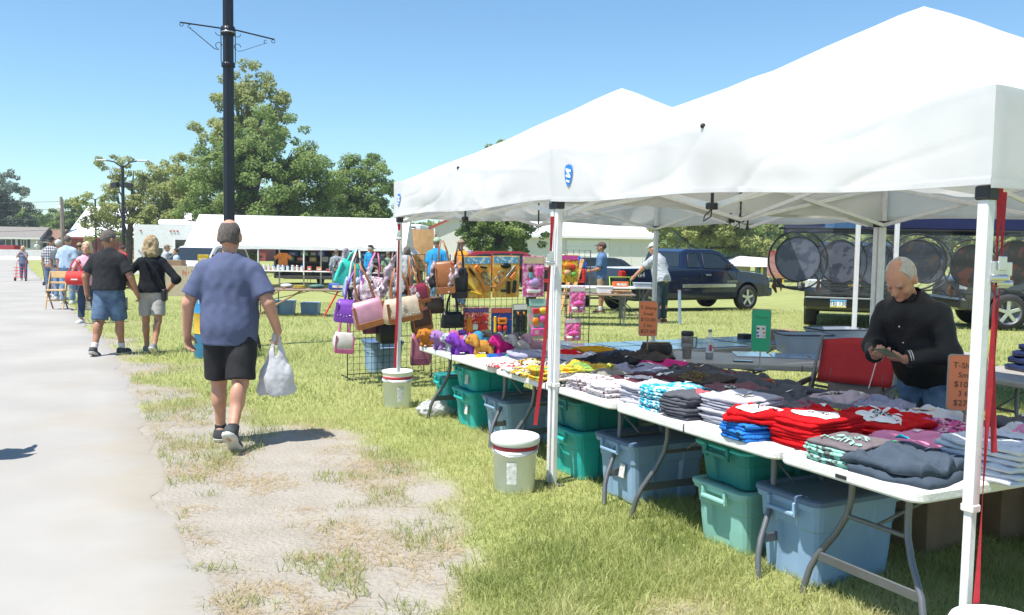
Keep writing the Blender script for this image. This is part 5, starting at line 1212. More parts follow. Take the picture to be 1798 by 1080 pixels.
for k, (a0, c0) in enumerate(((8.05, .16), (8.05, .50))):
    T = thing("display_arm", "slanted black display arm of the handbag rack", "display arm", S(a0, c0, 1.42), SR, "display arms on the handbag rack"); b = MB(); b.bbox((.02, -.32, -.13), (.022, .68, .03), .005, (R(22), 0, 0)); b.build("bar", BLACK, T); b = MB(); b.bbox((0, -.005, 0), (.05, .012, .06), .003); b.build("hook_plate", STEEL, T)
# ------------------------------------------------------------------ handbags
STUD = mat("silver_stud", (.7, .7, .72), .2, .9)
def handbag(label, p, rz, w, h, d, m1, m2=None, style='tote', hl=.3, tilt=0, studs=0, name="handbag"):
    """local x across the bag's face, -y its front; hangs from its handle"""
    T = thing(name, label, "handbag", p, 0); T.rotation_euler = (0, tilt, rz); T.scale = (1.12,)*3; b = MB(); R_ = lambda fw, fd, z, r=.03: [(x, y, z) for x, y in rrect(w*fw, d*fd, min(r, d*fd*.45))]
    if style == 'round': rr = [R_(.45, .5, 0), R_(.8, .9, h*.12), R_(1, 1.0, h*.4), R_(1.0, .9, h*.7), R_(.9, .55, h*.92), R_(.84, .3, h)]
    elif style == 'bucket': rr = [R_(.75, .8, 0), R_(.95, 1, h*.1), R_(1, 1, h*.5), R_(.85, .9, h*.85), R_(.7, .7, h)]
    else: rr = [R_(.93, .9, 0), R_(1, 1.0, h*.06), R_(1, 1.0, h*.35), R_(.93, .8, h*.75), R_(.84, .32, h), R_(.82, .2, h)]
    loft(b, rr, True); body = b.build("bag_body", m1, T)
    m2 = m2 or m1
    t = MB(); t.bbox((0, -d*.505, h*.12), (w*.9, .006, h*.2), .002); t.bbox((-w*.44, -d*.46, h*.45), (w*.08, .012, h*.8), .003); t.bbox((w*.44, -d*.46, h*.45), (w*.08, .012, h*.8), .003); tag(t.build("trim", m2, T), kind="stuff")
    for s in (-1, 1):
        q = MB(); q.tube([(-w*.26, s*d*.1, h*.9), (-w*.22, s*d*.08, h+hl*.45), (-w*.06, s*d*.03, h+hl*.96), (w*.06, s*d*.03, h+hl*.96), (w*.22, s*d*.08, h+hl*.45), (w*.26, s*d*.1, h*.9)], .0095, 6); q.build("strap", m2, T)
    if studs:
        q = MB()
        for i in range(studs): u = i/(studs-1)-.5; q.ball((u*w*.8, -d*.52, h*(.30+.03*math.sin(i*2.0))), .006, 6, 4)
        q.ball((0, -d*.5, h*.6), (.008, .006, .035), 6, 4); q.ball((0, -d*.5, h*.63), (.028, .006, .008), 6, 4); tag(q.build("studs", STUD, T), kind="stuff")
    return T
LEA = lambda n, c, **k: mat("leather_"+n, c, .38, var=.15, scale=14, bump=.12, bscale=90, **k)
FILM = glassmat("crinkled_film", (.8, .82, .84), .12, .28)
def drape(label, p, w, h, seed, m=FILM):
    f = wrinkle(wrinkle(sd_ell((0, 0, 0), (w, w*.55, h)), .02, 55, seed, .3), .008, 120, seed+1, .5); me = sd_mesh("film", f, (-w-.06, -w-.04, -h-.06), (w+.06, w+.04, h+.06), .014)
    o = mesh_obj("film_wrapped_strap", me, m, None, p, (0, .25, .3)); return tag(o, label, "plastic film")
PUR = LEA("purple", (.17, .045, .36)); BRN = LEA("brown", (.30, .11, .035)); PNKM = LEA("metallic_pink", (.52, .26, .34), metal=.35); CRM = LEA("cream", (.52, .42, .32)); MNT = LEA("mint", (.035, .48, .38)); DKB = LEA("dark_brown", (.09, .03, .02)); BKL = LEA("black", (.012, .012, .014)); MAU = LEA("mauve", (.22, .06, .13)); WHL = LEA("white", (.6, .58, .57)); PK2 = LEA("pink", (.5, .12, .28))
handbag("purple studded handbag with silver cross on the wire rack", (-1.79, 9.86, .70), SR-.25, .36, .23, .14, PUR, PUR, 'tote', .32, .10, 11)
handbag("tan handbag with metallic pink front hanging beside the purple one", (-1.53, 9.70, .68), SR-.1, .33, .27, .12, PNKM, BRN, 'tote', .38, -.25, 0)
handbag("cream and tan studded handbag behind the red strap", (-1.19, 9.72, .74), SR+.05, .38, .24, .15, CRM, BRN, 'tote', .3, -.15, 10)
handbag("mint green flat clutch bag on top of the rack", (-1.92, 10.15, 1.10), SR, .27, .26, .08, MNT, MNT, 'tote', .14, .35)
handbag("dark brown fringed shoulder bag low on the rack", (-1.02, 10.12, .60), SR, .22, .24, .10, DKB, BRN, 'tote', .45, -.2)
handbag("black drawstring bucket bag under the cream handbag", (-1.43, 10.25, .44), SR, .24, .24, .18, BKL, BKL, 'bucket', .25)
handbag("white and pink sling bag hanging lowest on the rack", (-1.95, 10.15, .32), SR, .21, .22, .12, WHL, PK2, 'round', .45, .1)
handbag("mauve pouch showing behind the tan handbag", (-1.62, 10.30, .54), SR, .26, .16, .10, MAU, MAU, 'round', .3)
handbag("chestnut hobo bag at the edge of the toy rack", (-.76, 10.24, 1.02), SR-.4, .20, .34, .12, BRN, BRN, 'round', .22, -.1)
handbag("black fringe bag next to the chestnut hobo bag", (-.62, 10.26, .97), SR-.2, .18, .32, .10, BKL, BKL, 'round', .24)
handbag("small black satchel hanging below the chestnut bag", (-.70, 10.35, .62), SR, .24, .17, .10, BKL, BKL, 'tote', .22)
handbag("brown grey slouch bag behind the fringed one", (-.93, 10.4, .78), SR, .22, .18, .1, LEA("taupe", (.16, .11, .09)), DKB, 'round', .3)
handbag("pink striped tote hanging at the foot of the handbag rack", (-1.08, 10.45, .16), SR, .22, .34, .06, LEA("rose_cloth", (.36, .12, .20)), MAU, 'tote', .2)
handbag("black studded satchel behind the purple handbag", (-1.70, 10.02, .92), SR-.3, .28, .20, .12, BKL, BKL, 'tote', .26, -.1, 9)
handbag("floral pink shoulder bag between the purple and tan handbags", (-1.60, 9.95, 1.0), SR, .24, .2, .1, pattern("floral_pink", "b04a7c", "e6d2d8", 'cells', 40, .3, .5), PK2, 'round', .25, .15)
handbag("silver grey sequined purse above the cream handbag", (-1.28, 9.9, 1.02), SR+.1, .24, .2, .1, pattern("silver_sequin", "9a949c", "5a545e", 'cells', 80, .35, .25), DKB, 'round', .24, -.1, 7)
handbag("pale blue purse hanging behind the mint clutch", (-1.82, 10.1, .98), SR, .22, .2, .1, LEA("pale_blue", (.22, .34, .5)), WHL, 'tote', .3, .1)
handbag("wine red purse beside the cream handbag", (-1.05, 9.98, .92), SR+.1, .24, .2, .1, LEA("wine", (.2, .02, .05)), BRN, 'tote', .3, -.2)
for i, (x, y, z, w, h, c) in enumerate(((-1.80, 9.98, 1.06, .05, .16, FILM), (-1.58, 9.82, 1.05, .05, .17, None), (-1.33, 9.80, 1.10, .05, .17, FILM), (-1.26, 9.86, 1.08, .05, .15, None), (-1.93, 10.2, 1.42, .05, .14, None), (-1.10, 9.80, 1.02, .05, .11, FILM), (-.68, 10.2, 1.24, .04, .16, None), (-1.72, 9.88, 1.0, .07, .12, None), (-1.62, 9.80, 1.16, .05, .2, FILM), (-1.47, 9.75, 1.02, .06, .13, None), (-1.38, 9.82, 1.22, .06, .2, None), (-1.22, 9.75, 1.2, .05, .16, FILM), (-1.12, 9.85, .98, .06, .1, None), (-1.68, 9.83, .92, .08, .06, BKL), (-.92, 10.3, 1.2, .03, .22, BKL), (-.98, 10.3, 1.1, .03, .25, None))):
    drape("crinkled clear film wrapped round a handbag strap on the rack", (x, y, z), w, h, i*3+1, c or (pattern("sequin_film", "8f8a94", "c7b2bc", 'cells', 60, .35, .2) if i % 2 else pattern("dark_sequin", "4a4350", "b7a3ad", 'cells', 70, .3, .2)))["group"] = "film wrapped straps on the handbag rack"
tote("blue tote standing behind the handbag rack", (-1.60, 10.95), SR, .44, .40, .40, 'blue', 'navy')
# ------------------------------------------------------------------ toy cards
def toy(label, p, rz, w, h, base, hdr, bits, seed=0, name="toy_card"):
    T = thing(name, label, "toy", p, rz); b = MB(); b.bbox((0, 0, 0), (w, .006, h), .002); b.build("card", base, T)
    if hdr: q = MB(); q.box((0, -.0042, h*.40), (w*.92, .002, h*.16)); q.build("header", hdr, T)
    rg = random.Random(seed)
    for (kind, x, z, sx, sz, m, ang) in bits:
        q = MB(); rot = (0, ang, 0)
        if kind == 'bar': q.bbox((x*w, -.018, z*h), (sx*w, .026, sz*h), .006, rot)
        elif kind == 'ring': q.tube([(x*w+sx*w*math.cos(t), -.016, z*h+sx*w*math.sin(t)) for t in [i*math.pi/7 for i in range(15)]], .008, 6)
        elif kind == 'gun':
            mm = Euler(rot).to_matrix(); pts = [(-.5, 0), (.12, .0), (.2, -.012), (.5, -.05), (.5, .03), (.22, .04), (.12, .035), (-.5, .022)]; P = [mm @ Vector((u*sx*w, 0, v*h*1.6)) for u, v in pts]; q.prism([(v.x+x*w, v.z+z*h) for v in P], -.03, -.006, 'y')
        else: q.ball((x*w, -.015, z*h), (sx*w, .022, sz*h), 12, 8)
        q.build("toy_piece", m, T)
    return T
TO = mat("toy_orange", (.75, .22, .02), .35); TY = mat("toy_yellow", (.75, .50, .03), .35); TBk = mat("toy_black", (.012, .012, .014), .35); TG = mat("toy_grey", (.2, .2, .21), .35, .3); TBr = mat("toy_brown", (.42, .19, .05), .4); TP = mat("toy_pink", (.75, .10, .38), .3); TL = mat("toy_lilac", (.48, .32, .62), .3); TR_ = mat("toy_red", (.6, .03, .03), .35); TW = mat("toy_white", (.72, .70, .68), .35); TB = mat("toy_blue", (.03, .14, .5), .35); TGn = mat("toy_green", (.2, .5, .08), .35)
DES = pattern("desert_card", "e6a340", "f0c86a", 'blot', 9, .5, .35); SKYC = pattern("sky_header", "5fa6c9", "d8dfe0", 'blot', 30, .55, .35); PKC = pattern("pink_card", "dc5f9e", "f0bcd6", 'blot', 22, .5, .3); RDC = pattern("red_card", "c9383a", "ecc4b4", 'blot', 40, .55, .35); BLC = pattern("space_card", "1c3f8f", "c74a2a", 'blot', 24, .62, .35); DKC = pattern("dark_card", "5d6a72", "2c3338", 'blot', 24, .5, .3); MNC = pattern("mint_card", "79c2b4", "e29ab8", 'blot', 18, .5, .35); YLC = pattern("food_card", "e6d63a", "dc6a30", 'blot', 26, .52, .35)
gun1 = [('gun', -.02, -.02, 1.05, 1, TBr, .85), ('bar', -.22, .14, .34, .05, TBk, .85), ('bar', .02, .20, .3, .10, TO, .75), ('bar', -.28, -.18, .42, .05, TY, .8), ('ring', .24, .06, .09, 0, TG, 0), ('ring', .34, -.10, .09, 0, TG, 0), ('bar', .2, .24, .25, .05, TBk, .1), ('bar', -.1, -.36, .5, .03, TY, .25), ('bar', -.33, -.3, .14, .06, TBk, 0)]
gun2 = [('gun', -.05, -.02, 1.05, 1, TBr, 2.3), ('bar', .14, .12, .5, .05, TG, -.85), ('ball', -.02, .26, .2, .07, TBk, 0), ('ring', -.22, .06, .09, 0, TG, 0), ('ring', -.34, -.08, .09, 0, TG, 0), ('bar', .25, .02, .3, .10, TO, -.8), ('bar', .08, -.26, .12, .3, TBk, 0), ('bar', .30, -.24, .12, .3, TBk, .1), ('bar', -.1, -.34, .2, .06, TBk, 0)]
def at(c, a=7.55): return lambda z: tuple(S(a, c, z))
toy("toy card with brown play rifle and orange cartridges and yellow horn", S(7.55, 1.52, 1.21), SR, .36, .50, DES, SKYC, gun1)
toy("toy card with play rifle and black holsters and goggles", S(7.55, 1.90, 1.22), SR, .36, .50, DES, SKYC, gun2)
toy("pink doll toy card with lilac case beside the rifle cards", S(7.54, 2.27, 1.22), SR, .30, .50, PKC, mat("cream_header", (.7, .55, .35), .5), [('ball', -.15, .18, .12, .09, DKB, 0), ('ball', .02, -.15, .24, .12, TL, 0), ('bar', .25, .12, .3, .2, TP, 0), ('bar', -.15, .04, .14, .14, mat("toy_teal", (.1, .45, .5), .4), 0), ('ball', .02, -.13, .1, .05, TY, 0), ('bar', 0, -.36, .6, .08, TW, 0)])
toy("red toy card with tool pieces below the rifle cards", S(7.53, 1.50, .69), SR, .34, .33, RDC, mat("dark_header", (.1, .06, .2), .5), [('bar', -.28, -.1, .2, .5, TO, 0), ('bar', .1, .1, .3, .2, TR_, 0), ('bar', .25, -.2, .3, .22, TR_, 0), ('bar', -.05, -.2, .2, .2, TW, 0), ('bar', .3, .12, .18, .2, TR_, .3)])
toy("blue toy card with orange darts below the rifle cards", S(7.53, 1.84, .68), SR, .28, .33, BLC, mat("red_header", (.55, .1, .06), .5), [('bar', -.34, -.1, .1, .6, TY, 0), ('bar', .0, .02, .42, .24, TO, 0), ('bar', .0, .02, .3, .1, TBk, 0), ('ball', -.12, -.24, .12, .13, TR_, 0), ('ball', .14, -.24, .12, .13, TR_, 0)])
toy("grey blister card with dark figures between blue and mint cards", S(7.53, 2.09, .69), SR, .20, .40, DKC, TW, [('bar', -.2, -.05, .22, .6, TBk, 0), ('bar', .2, -.05, .22, .6, TBk, 0), ('ball', -.2, .2, .1, .06, TO, 0), ('ball', .2, .2, .1, .06, TO, 0)])
toy("mint kitchen toy card with pink pieces beside the canopy leg", S(7.53, 2.36, .70), SR, .30, .50, MNC, mat("mint_header", (.35, .65, .58), .5), [('bar', -.2, .2, .3, .12, TR_, 0), ('ball', .15, .2, .2, .08, TY, .3), ('ball', -.2, -.05, .16, .1, TO, 0), ('ball', .15, .0, .2, .09, TP, 0), ('bar', -.05, -.32, .7, .18, TP, 0), ('bar', -.18, -.32, .2, .12, TW, 0), ('bar', .1, -.32, .2, .12, TW, 0), ('ball', .3, -.16, .12, .12, TP, 0)])
toy("yellow play food card above the two small pink cards", S(7.55, 2.78, 1.32), SR, .26, .34, YLC, TP, [('ball', -.1, .1, .24, .12, TO, 0), ('ball', .15, .05, .2, .12, TR_, 0), ('ball', -.1, -.15, .2, .14, mat("toy_bun", (.65, .4, .2), .5), 0), ('ball', .22, -.2, .16, .1, TGn, 0)])
for i, (c, z, w, h, t) in enumerate(((2.90, .93, .23, .33, "pink and white beauty toy card under the yellow food card"), (2.84, .55, .24, .28, "pink beauty toy card hanging lowest beside the canopy leg"), (2.58, .78, .16, .42, "narrow lilac pink toy card half hidden by the canopy leg"))):
    toy(t, S(7.53, c, z), SR, w, h, PKC, TW, [('ring', -.2, .1, .13, 0, TP, 0), ('bar', .22, .12, .25, .2, TP, 0), ('ball', .05, -.15, .35, .12, TP, 0), ('ball', -.2, -.34, .2, .07, TW, 0), ('ball', .2, -.32, .15, .08, TL, 0)], i)
o = carton("small kraft box behind the plush dogs", S(5.62, .98), SR, (.10, .06, .13), TZ) if False else None
# ------------------------------------------------------------------ blue canopy with hoops behind the seller
BLUEC = mat("navy_blue_canvas", (.008, .015, .075), .8, var=.1)
T = thing("blue_canopy", "dark blue canopy behind the seller hung with round hoops", "canopy", (5.4, 10.1, 0), 0); b = MB()
hx, hy, ez = 1.85, 1.55, 1.90
for k, (x0, y0, x1, y1) in enumerate(((-hx, -hy, hx, -hy), (hx, -hy, hx, hy), (hx, hy, -hx, hy), (-hx, hy, -hx, -hy))):
    b.add([(x0, y0, ez), (x1, y1, ez), (0, 0, 2.5)], [(0, 1, 2)]); 
b.build("roof_cover", BLUEC, T)
for k, (c, dd) in enumerate((((0, -hy, ez-.03), (2*hx, .012, .10)), ((0, hy, ez-.03), (2*hx, .012, .10)), ((-hx, 0, ez-.03), (.012, 2*hy, .10)), ((hx, 0, ez-.03), (.012, 2*hy, .10)))): q = MB(); q.box(c, dd); q.build("valance", BLUEC, T)
for x, y in ((-2.2, -1.85), (1.72, -1.52), (-1.86, -1.9), (1.72, 1.5)): q = MB(); q.bbox((x, y, .93), (.036, .036, 1.86), .003); q.build("leg", FRAMEW, T)
q = MB(); q.tube([(-hx-1.0, -hy-.02, 1.80), (hx, -hy-.02, 1.80)], .012, 6); q.build("hanging_bar", WIRE, T)
RIM = mat("hoop_cord", (.008, .008, .01), .6); FUR = mat("brown_fur", (.16, .07, .03), .95, var=.4, scale=50, bump=1, bscale=200)
HF = [pattern("hoop_night", "4a5468", "666c7c", 'blot', 7, .5, .3), pattern("hoop_horse", "5a5d6c", "35374a", 'blot', 9, .55, .3), pattern("hoop_wolf", "252b36", "43372f", 'blot', 12, .56, .3), pattern("hoop_fire", "1c1416", "54200f", 'blot', 9, .55, .3)]
CLEAR = glassmat("clear_sleeve", (.35, .38, .40), .08, .07)
hoops = [(2.70, 8.40, 0, 0, .28, "hoop with plain night blue disc at the free end of the row"), (3.12, 8.46, .1, 1, .27, "hoop with a faint horse silhouette beside the plain night blue one"), (3.52, 8.62, .25, 0, .27, "hoop with dusky disc behind the canopy legs"), (3.78, 8.30, -.2, 2, .26, "hoop with grey pattern hanging behind the white canopy legs"), (4.02, 8.62, .1, 0, .26, "hoop hanging directly behind the seller's head"),
         (4.36, 8.44, 0, 3, .26, "hoop with a fiery picture between the seller and the corner leg"), (4.78, 8.44, .1, 3, .27, "hoop with dark picture behind the corner canopy leg"), (5.16, 8.5, 0, 2, .28, "hoop with brown picture beside the red strap"), (5.60, 8.5, .1, 1, .28, "hoop closing the row beyond the red strap")]
for i, (x, y, r, f, rad, lb) in enumerate(hoops):
    T = thing("wall_hoop", "black "+lb, "hoop", (x, y, 1.50-.02*(i % 3)), r, "round hoops hanging from the blue canopy"); circ = lambda q, zo=0, n=28: [(q*math.cos(t), 0, q*math.sin(t)+zo) for t in [2*math.pi*k/n for k in range(n+1)]]
    b = MB(); b.tube(circ(rad), .009, 6); b.build("outer_ring", RIM, T); b = MB(); b.tube(circ(rad*.76, .01), .008, 6); b.build("inner_ring", RIM, T)
    b = MB(); P = circ(rad*.75, .01)[:-1]; n = len(P); b.add([(p[0], -.002, p[2]) for p in P]+[(p[0], .002, p[2]) for p in P], [tuple(range(n)), tuple(range(2*n-1, n-1, -1))]); b.build("picture", HF[f], T)
    b = MB()
    for k in range(16):
        t = 2*math.pi*k/16; t2 = t+.3; b.tube([(rad*math.cos(t), 0, rad*math.sin(t)), (rad*.76*math.cos(t2), 0, rad*.76*math.sin(t2)+.01)], .0016, 4, False)
    tag(b.build("lacing", RIM, T), kind="stuff")
    V = []; F = []; N = 14
    for a in range(N+1):
        for c in range(N+1): u, v = a/N*2-1, c/N*2-1; V.append((u*rad*1.12, -.02-.012*math.sin(u*7+i+v*3)-.008*math.sin(v*11+i), v*rad*1.16))
    for a in range(N):
        for c in range(N): k = a*(N+1)+c; F.append((k, k+1, k+N+2, k+N+1))
    mesh_obj("clear_sleeve", np_mesh("sleeve", V, F), CLEAR, T)
    b = MB(); b.tube([(-rad*.75, -.01, -rad*.66), (-rad*.8, -.01, -rad*.9), (-rad*.7, -.01, -rad*1.12)], [.012, .022, .008], 6); b.tube([(-rad*.55, -.01, -rad*.84), (-rad*.55, -.01, -rad*1.05)], [.012, .006], 6); tag(b.build("fur_tassel", FUR, T), kind="stuff")
    b = MB(); b.tube([(0, 0, rad), (0, 0, .30)], .002, 4); b.build("hanger", RIM, T)
o = MB(); o.bbox((0, 0, 0), (.3, .2, .10), .006); o = o.build("blue_carton", mat("blue_card_box", (.06, .15, .28), .6), None, (3.34, 9.0, 1.86), (0, 0, .1)); tag(o, "small blue carton tucked under the edge of the blue canopy", "box")
# dark folded bags on the table right of the seller
table("folding table with dark navy bags behind the corner leg", (4.35, 7.0, 0), R(20), 1.7, .8, .66, TABLEG)
NVB = mat("navy_nylon", (.012, .022, .075), .35, var=.3, scale=8, bump=.3, bscale=40)
for i in range(4):
    me, _ = slab(.62, .44, .065, 900+i, 2.2); o = mesh_obj("folded_bag", me, NVB, None, (4.32+.02*i, 6.98, .662+.058*i), (0, 0, R(20+6*i-8))); tag(o, "dark navy nylon bag folded in the pile beyond the seller", "bag", "navy bags piled beyond the seller")
me, _ = slab(.5, .4, .055, 950, 2.2); o = mesh_obj("folded_bag", me, mat("blue_nylon", (.02, .05, .16), .35, var=.3, bump=.3), None, (4.75, 7.2, .662), (0, 0, R(10))); tag(o, "single blue nylon bag beside the pile of navy bags", "bag")
# ------------------------------------------------------------------ lamp posts, poles, wires
LAMPM = mat("black_lamp_paint", (.014, .016, .024), .35, .2, var=.1)
def lamp_near():
    T = thing("lamp_post", "tall black lamp post with empty banner arms behind the man in blue", "lamp post", (-4.22, 13.2, 0), .35); b = MB(); b.tube([(0, 0, 0), (0, 0, 7.5)], [.088, .076], 8, smooth=False); b.build("pole", LAMPM, T)
    b = MB(); b.lathe([(.16, 0), (.16, .06), (.12, .12), (.1, .3)], 8, smooth=False); b.build("base", LAMPM, T)
    for s, dr in ((-1, -.02), (1, -.10)):
        a = MB(); a.tube([(s*.07, 0, 4.69), (s*.66, 0, 4.69-dr*-.6 if False else 4.69+(.03 if s < 0 else -.09)*1)], .011, 6); A = a.build("banner_arm", LAMPM, T); zE = 4.72 if s < 0 else 4.60
        c = MB(); arc = lambda cx, cz, r, t0, t1: [(cx+r*math.cos(R(t0+(t1-t0)*k/10)), 0, cz+r*math.sin(R(t0+(t1-t0)*k/10))) for k in range(11)]
        c.tube(arc(s*.13, 4.63, .045, 180, 360), .005, 5); c.tube(arc(s*.13, 4.44, .045, 0, 260), .005, 5); c.tube(arc(s*.64, zE-.03, .024, 90, 400), .005, 5); c.tube(arc(s*.53, zE-.045, .022, 60, 330), .005, 5)
        c.tube([(s*.53, 0, zE-.065), (s*.19, 0, 4.39), (s*.13, 0, 4.38)], .006 if s < 0 else .004, 5); c.build("scroll", LAMPM, A); q = MB(); q.tube([(s*.10, 0, 4.68), (s*.10, 0, 4.22), (s*.075, 0, 4.18)], .007, 5); q.build("stay", LAMPM, A)
    b = MB(); b.lathe([(.094, 4.60), (.1, 4.6), (.1, 4.72), (.094, 4.72)], 10); b.lathe([(.094, 4.14), (.099, 4.14), (.099, 4.2), (.094, 4.2)], 10); b.tube([(-.03, -.09, 4.72), (-.03, -.09, 4.12)], .007, 5); tag(b.build("clamp", LAMPM, T), kind="stuff")
    b = MB(); b.lathe([(.0935, 4.635), (.102, 4.635), (.102, 4.65), (.0935, 4.65)], 10); b.build("hose_clamp", CHROME, T)
lamp_near()
T = thing("steel_brace", "black steel angle bar leaning at the foot of the near lamp post", "bar", (-3.70, 12.9, 0), 0); b = MB(); b.bbox((-.09, 0, .46), (.085, .012, .98), .003, (0, R(-11.5), 0)); b.bbox((-.09, .03, .46), (.012, .06, .98), .003, (0, R(-11.5), 0)); tag(b.build("flange", LAMPM, T), kind="stuff"); b = MB()
for k in range(6): b.ball((-.09-.085*(k-2.5)*.38, -.008, .46+(k-2.5)*.15), .008, 6, 4)
tag(b.build("bolt_holes", CHROME, T), kind="stuff")
def lamp_far(label, p, h, spk):
    T = thing("lamp_post", label, "lamp post", p, .0); b = MB(); b.tube([(0, 0, 0), (0, 0, h)], [.10, .08], 8); b.build("pole", LAMPM, T)
    for s in (-1, 1):
        a = MB(); a.tube([(0, 0, h-.12), (s*.45, 0, h+.2), (s*.85, 0, h+.28)], .04, 6); A = a.build("lamp_arm", LAMPM, T); q = MB(); q.bbox((s*1.15, 0, h+.28), (.62, .26, .09), .02); q.build("lamp_head", mat("lamp_grey", (.45, .46, .48), .4, .3), A)
        if spk: q = MB(); q.bbox((s*.40, -.1, h-1.1), (.42, .3, .30), .03, (0, s*.12, s*.3)); q.build("loudspeaker", BLACK, T); q = MB(); q.tube([(0, 0, h-1.05), (s*.3, 0, h-1.05)], .03, 6); q.build("speaker_bracket", LAMPM, T)
lamp_far("black double-headed lamp post carrying two loudspeakers by the pale tree", (-21.94, 50, -.4), 6.15, True)
lamp_far("distant black double-headed lamp post in front of the red barn", (-42.3, 90, -.4), 6.1, False)
POLEW = mat("weathered_pole", (.27, .22, .17), .9, var=.2)
for k, (x, y, h, t) in enumerate(((-48.2, 95, 6.5, "brown wooden utility pole in front of the dark trees"), (-49.6, 98, 6.4, "grey utility pole beside the brown one"))):
    T = thing("utility_pole", t, "utility pole", (x, y, -.4), 0); b = MB(); b.tube([(0, 0, 0), (-.1, 0, h)], [.19, .14], 8); b.build("shaft", POLEW if k == 0 else mat("grey_pole", (.3, .3, .3), .8), T)
    b = MB(); b.bbox((-.3, 0, h-1.1), (.5, .3, .35), .05); b.build("street_light", WHITE, T)
for k, (z0, z1) in enumerate(((6.0, 5.2), (5.2, 4.6), (4.2, 3.4), (3.0, 1.9))):
    b = MB(); pts = [(-48.3-i*5, 95-i*.6, -.4+z0+(z1-z0)*i/10-.5*math.sin(math.pi*i/10)) for i in range(11)]; b.tube(pts, .02, 5); o = b.build("overhead_wire", BLACK); tag(o, ("highest", "second highest", "third highest", "lowest and heaviest")[k]+" overhead wire running from the utility poles", "wire")
# ------------------------------------------------------------------ buildings
SIDING = mat("white_metal_siding", (.66, .65, .62), .5, var=.04); ROOFW = mat("white_metal_roof", (.72, .72, .72), .4, var=.03); BARNR = mat("barn_red", (.27, .055, .045), .7, var=.12, scale=3); BRICKB = mat("brown_house", (.25, .15, .1), .8, var=.2); SHING = mat("grey_shingle", (.22, .20, .18), .9, var=.2, scale=8); TRIMR = mat("red_trim", (.35, .06, .05), .6)
def house(label, p, rz, L, D, H, RH, wall, roof, ribs=0, wins=(), doors=(), over=.4, trim=None, name="building"):
    """gable roof, ridge along local x, front is -y"""
    T = thing(name, label, "building", p, rz); b = MB(); b.add([(-L/2, -D/2, 0), (L/2, -D/2, 0), (L/2, D/2, 0), (-L/2, D/2, 0), (-L/2, -D/2, H), (L/2, -D/2, H), (L/2, D/2, H), (-L/2, D/2, H), (-L/2, 0, H+RH*.93), (L/2, 0, H+RH*.93)], [(0, 1, 5, 4), (1, 2, 6, 9, 5), (2, 3, 7, 6), (3, 0, 4, 8, 7)]); w = b.build("wall", wall, T)
    for s in (-1, 1):
        r = MB(); q = over; k = RH/(D/2); V = [(-L/2-q, s*(D/2+q), H-k*q), (L/2+q, s*(D/2+q), H-k*q), (L/2+q, 0, H+RH), (-L/2-q, 0, H+RH)]; V2 = [(x, y, z-.12) for x, y, z in V]; r.add(V+V2, [(0, 1, 2, 3), (7, 6, 5, 4), (0, 4, 5, 1), (1, 5, 6, 2), (2, 6, 7, 3), (3, 7, 4, 0)]); rr = r.build("roof", roof, T)
        if s < 0: f = MB(); f.box((0, -(D/2+q+.03), H-k*q-.08), (L+2*q, .06, .2)); f.build("fascia", trim or ROOFW, rr)
    if ribs:
        r = MB(); n = int(L/ribs)
        for i in range(n+1): r.box((-L/2+L*i/n, -D/2-.015, H/2), (.05, .03, H-.05))
        tag(r.build("siding_ribs", wall, w), kind="stuff")
    for (x, z, ww, hh, m) in wins:
        g = MB(); g.box((x, -D/2-.03, z), (ww+.16, .06, hh+.16)); f = g.build("window", WHITE, T); g = MB(); g.box((x, -D/2-.065, z), (ww, .02, hh)); g.build("pane", m, f); g = MB(); g.box((x, -D/2-.08, z), (.05, .02, hh)); g.build("mullion", WHITE, f)
        if ww > .9 or m is GLASSD:
            for s in (-1, 1): g = MB(); g.box((x+s*(ww/2+.25), -D/2-.035, z), (.3, .05, hh+.1)); g.build("shutter", mat("navy_shutter", (.03, .04, .09), .6), f)
    for (x, ww, hh, m) in doors:
        g = MB(); g.box((x, -D/2-.04, hh/2), (ww, .08, hh)); d = g.build("door", m, T); g = MB()
        for i in range(1, 5): g.box((x, -D/2-.085, hh*i/5), (ww*.98, .015, .03))
        g.box((x, -D/2-.06, hh+.06), (ww+.2, .1, .12)); tag(g.build("door_panels", SIDING, d), kind="stuff")
    return T
house("long white metal building with roll-up door behind the blue pickup", (4.5, 84, -.4), 0, 15, 16, 3.05, 1.35, SIDING, ROOFW, .9, (), ((1.9, 3.6, 2.6, WHITE),), name="metal_building")
house("white ribbed gable building with red roof edge beyond the red car", (-5.6, 92, -.4), R(90), 14, 6.6, 3.1, 1.6, SIDING, ROOFW, .8, (), (), .25, TRIMR, name="metal_building")
T = [o for o in COL.objects if o.get("label", "").startswith("white ribbed gable")][0]
g = MB(); g.box((-7.05, -1.2, 2.5), (.08, 1.0, .55)); g.build("shutter", TRIMR, T); g = MB(); g.ball((-7.15, 1.8, 3.0), (.1, .12, .2), 8, 6); g.build("wall_lamp", TBr, T)
for s in (-1, 1): g = MB(); g.box((-7.28, s*1.75, 3.92), (.06, 3.9, .22), (s*R(-24.5), 0, 0)); g.build("gable_trim", TRIMR, T)
house("red barn with broad white metal roof behind the pale tree", (-37, 100, -.4), 0, 21, 10, 2.45, 3.3, BARNR, ROOFW, .7, (), ((-4, 2.4, 2.1, BARNR), (3, 2.4, 2.1, BARNR)), .3, BARNR, name="red_barn")
house("small white ranch house with grey roof and dark shutters", (-60.6, 107, -.4), R(8), 8, 5, 2.3, 1.1, mat("white_clapboard", (.65, .65, .65), .6), SHING, 0, ((-2.4, 1.4, .7, .9, GLASSD), (.5, 1.4, 1.2, .9, GLASSD), (2.5, 1.4, .55, .9, GLASSD)), ((-.9, .9, 2.0, DENIML),), .45, name="ranch_house")
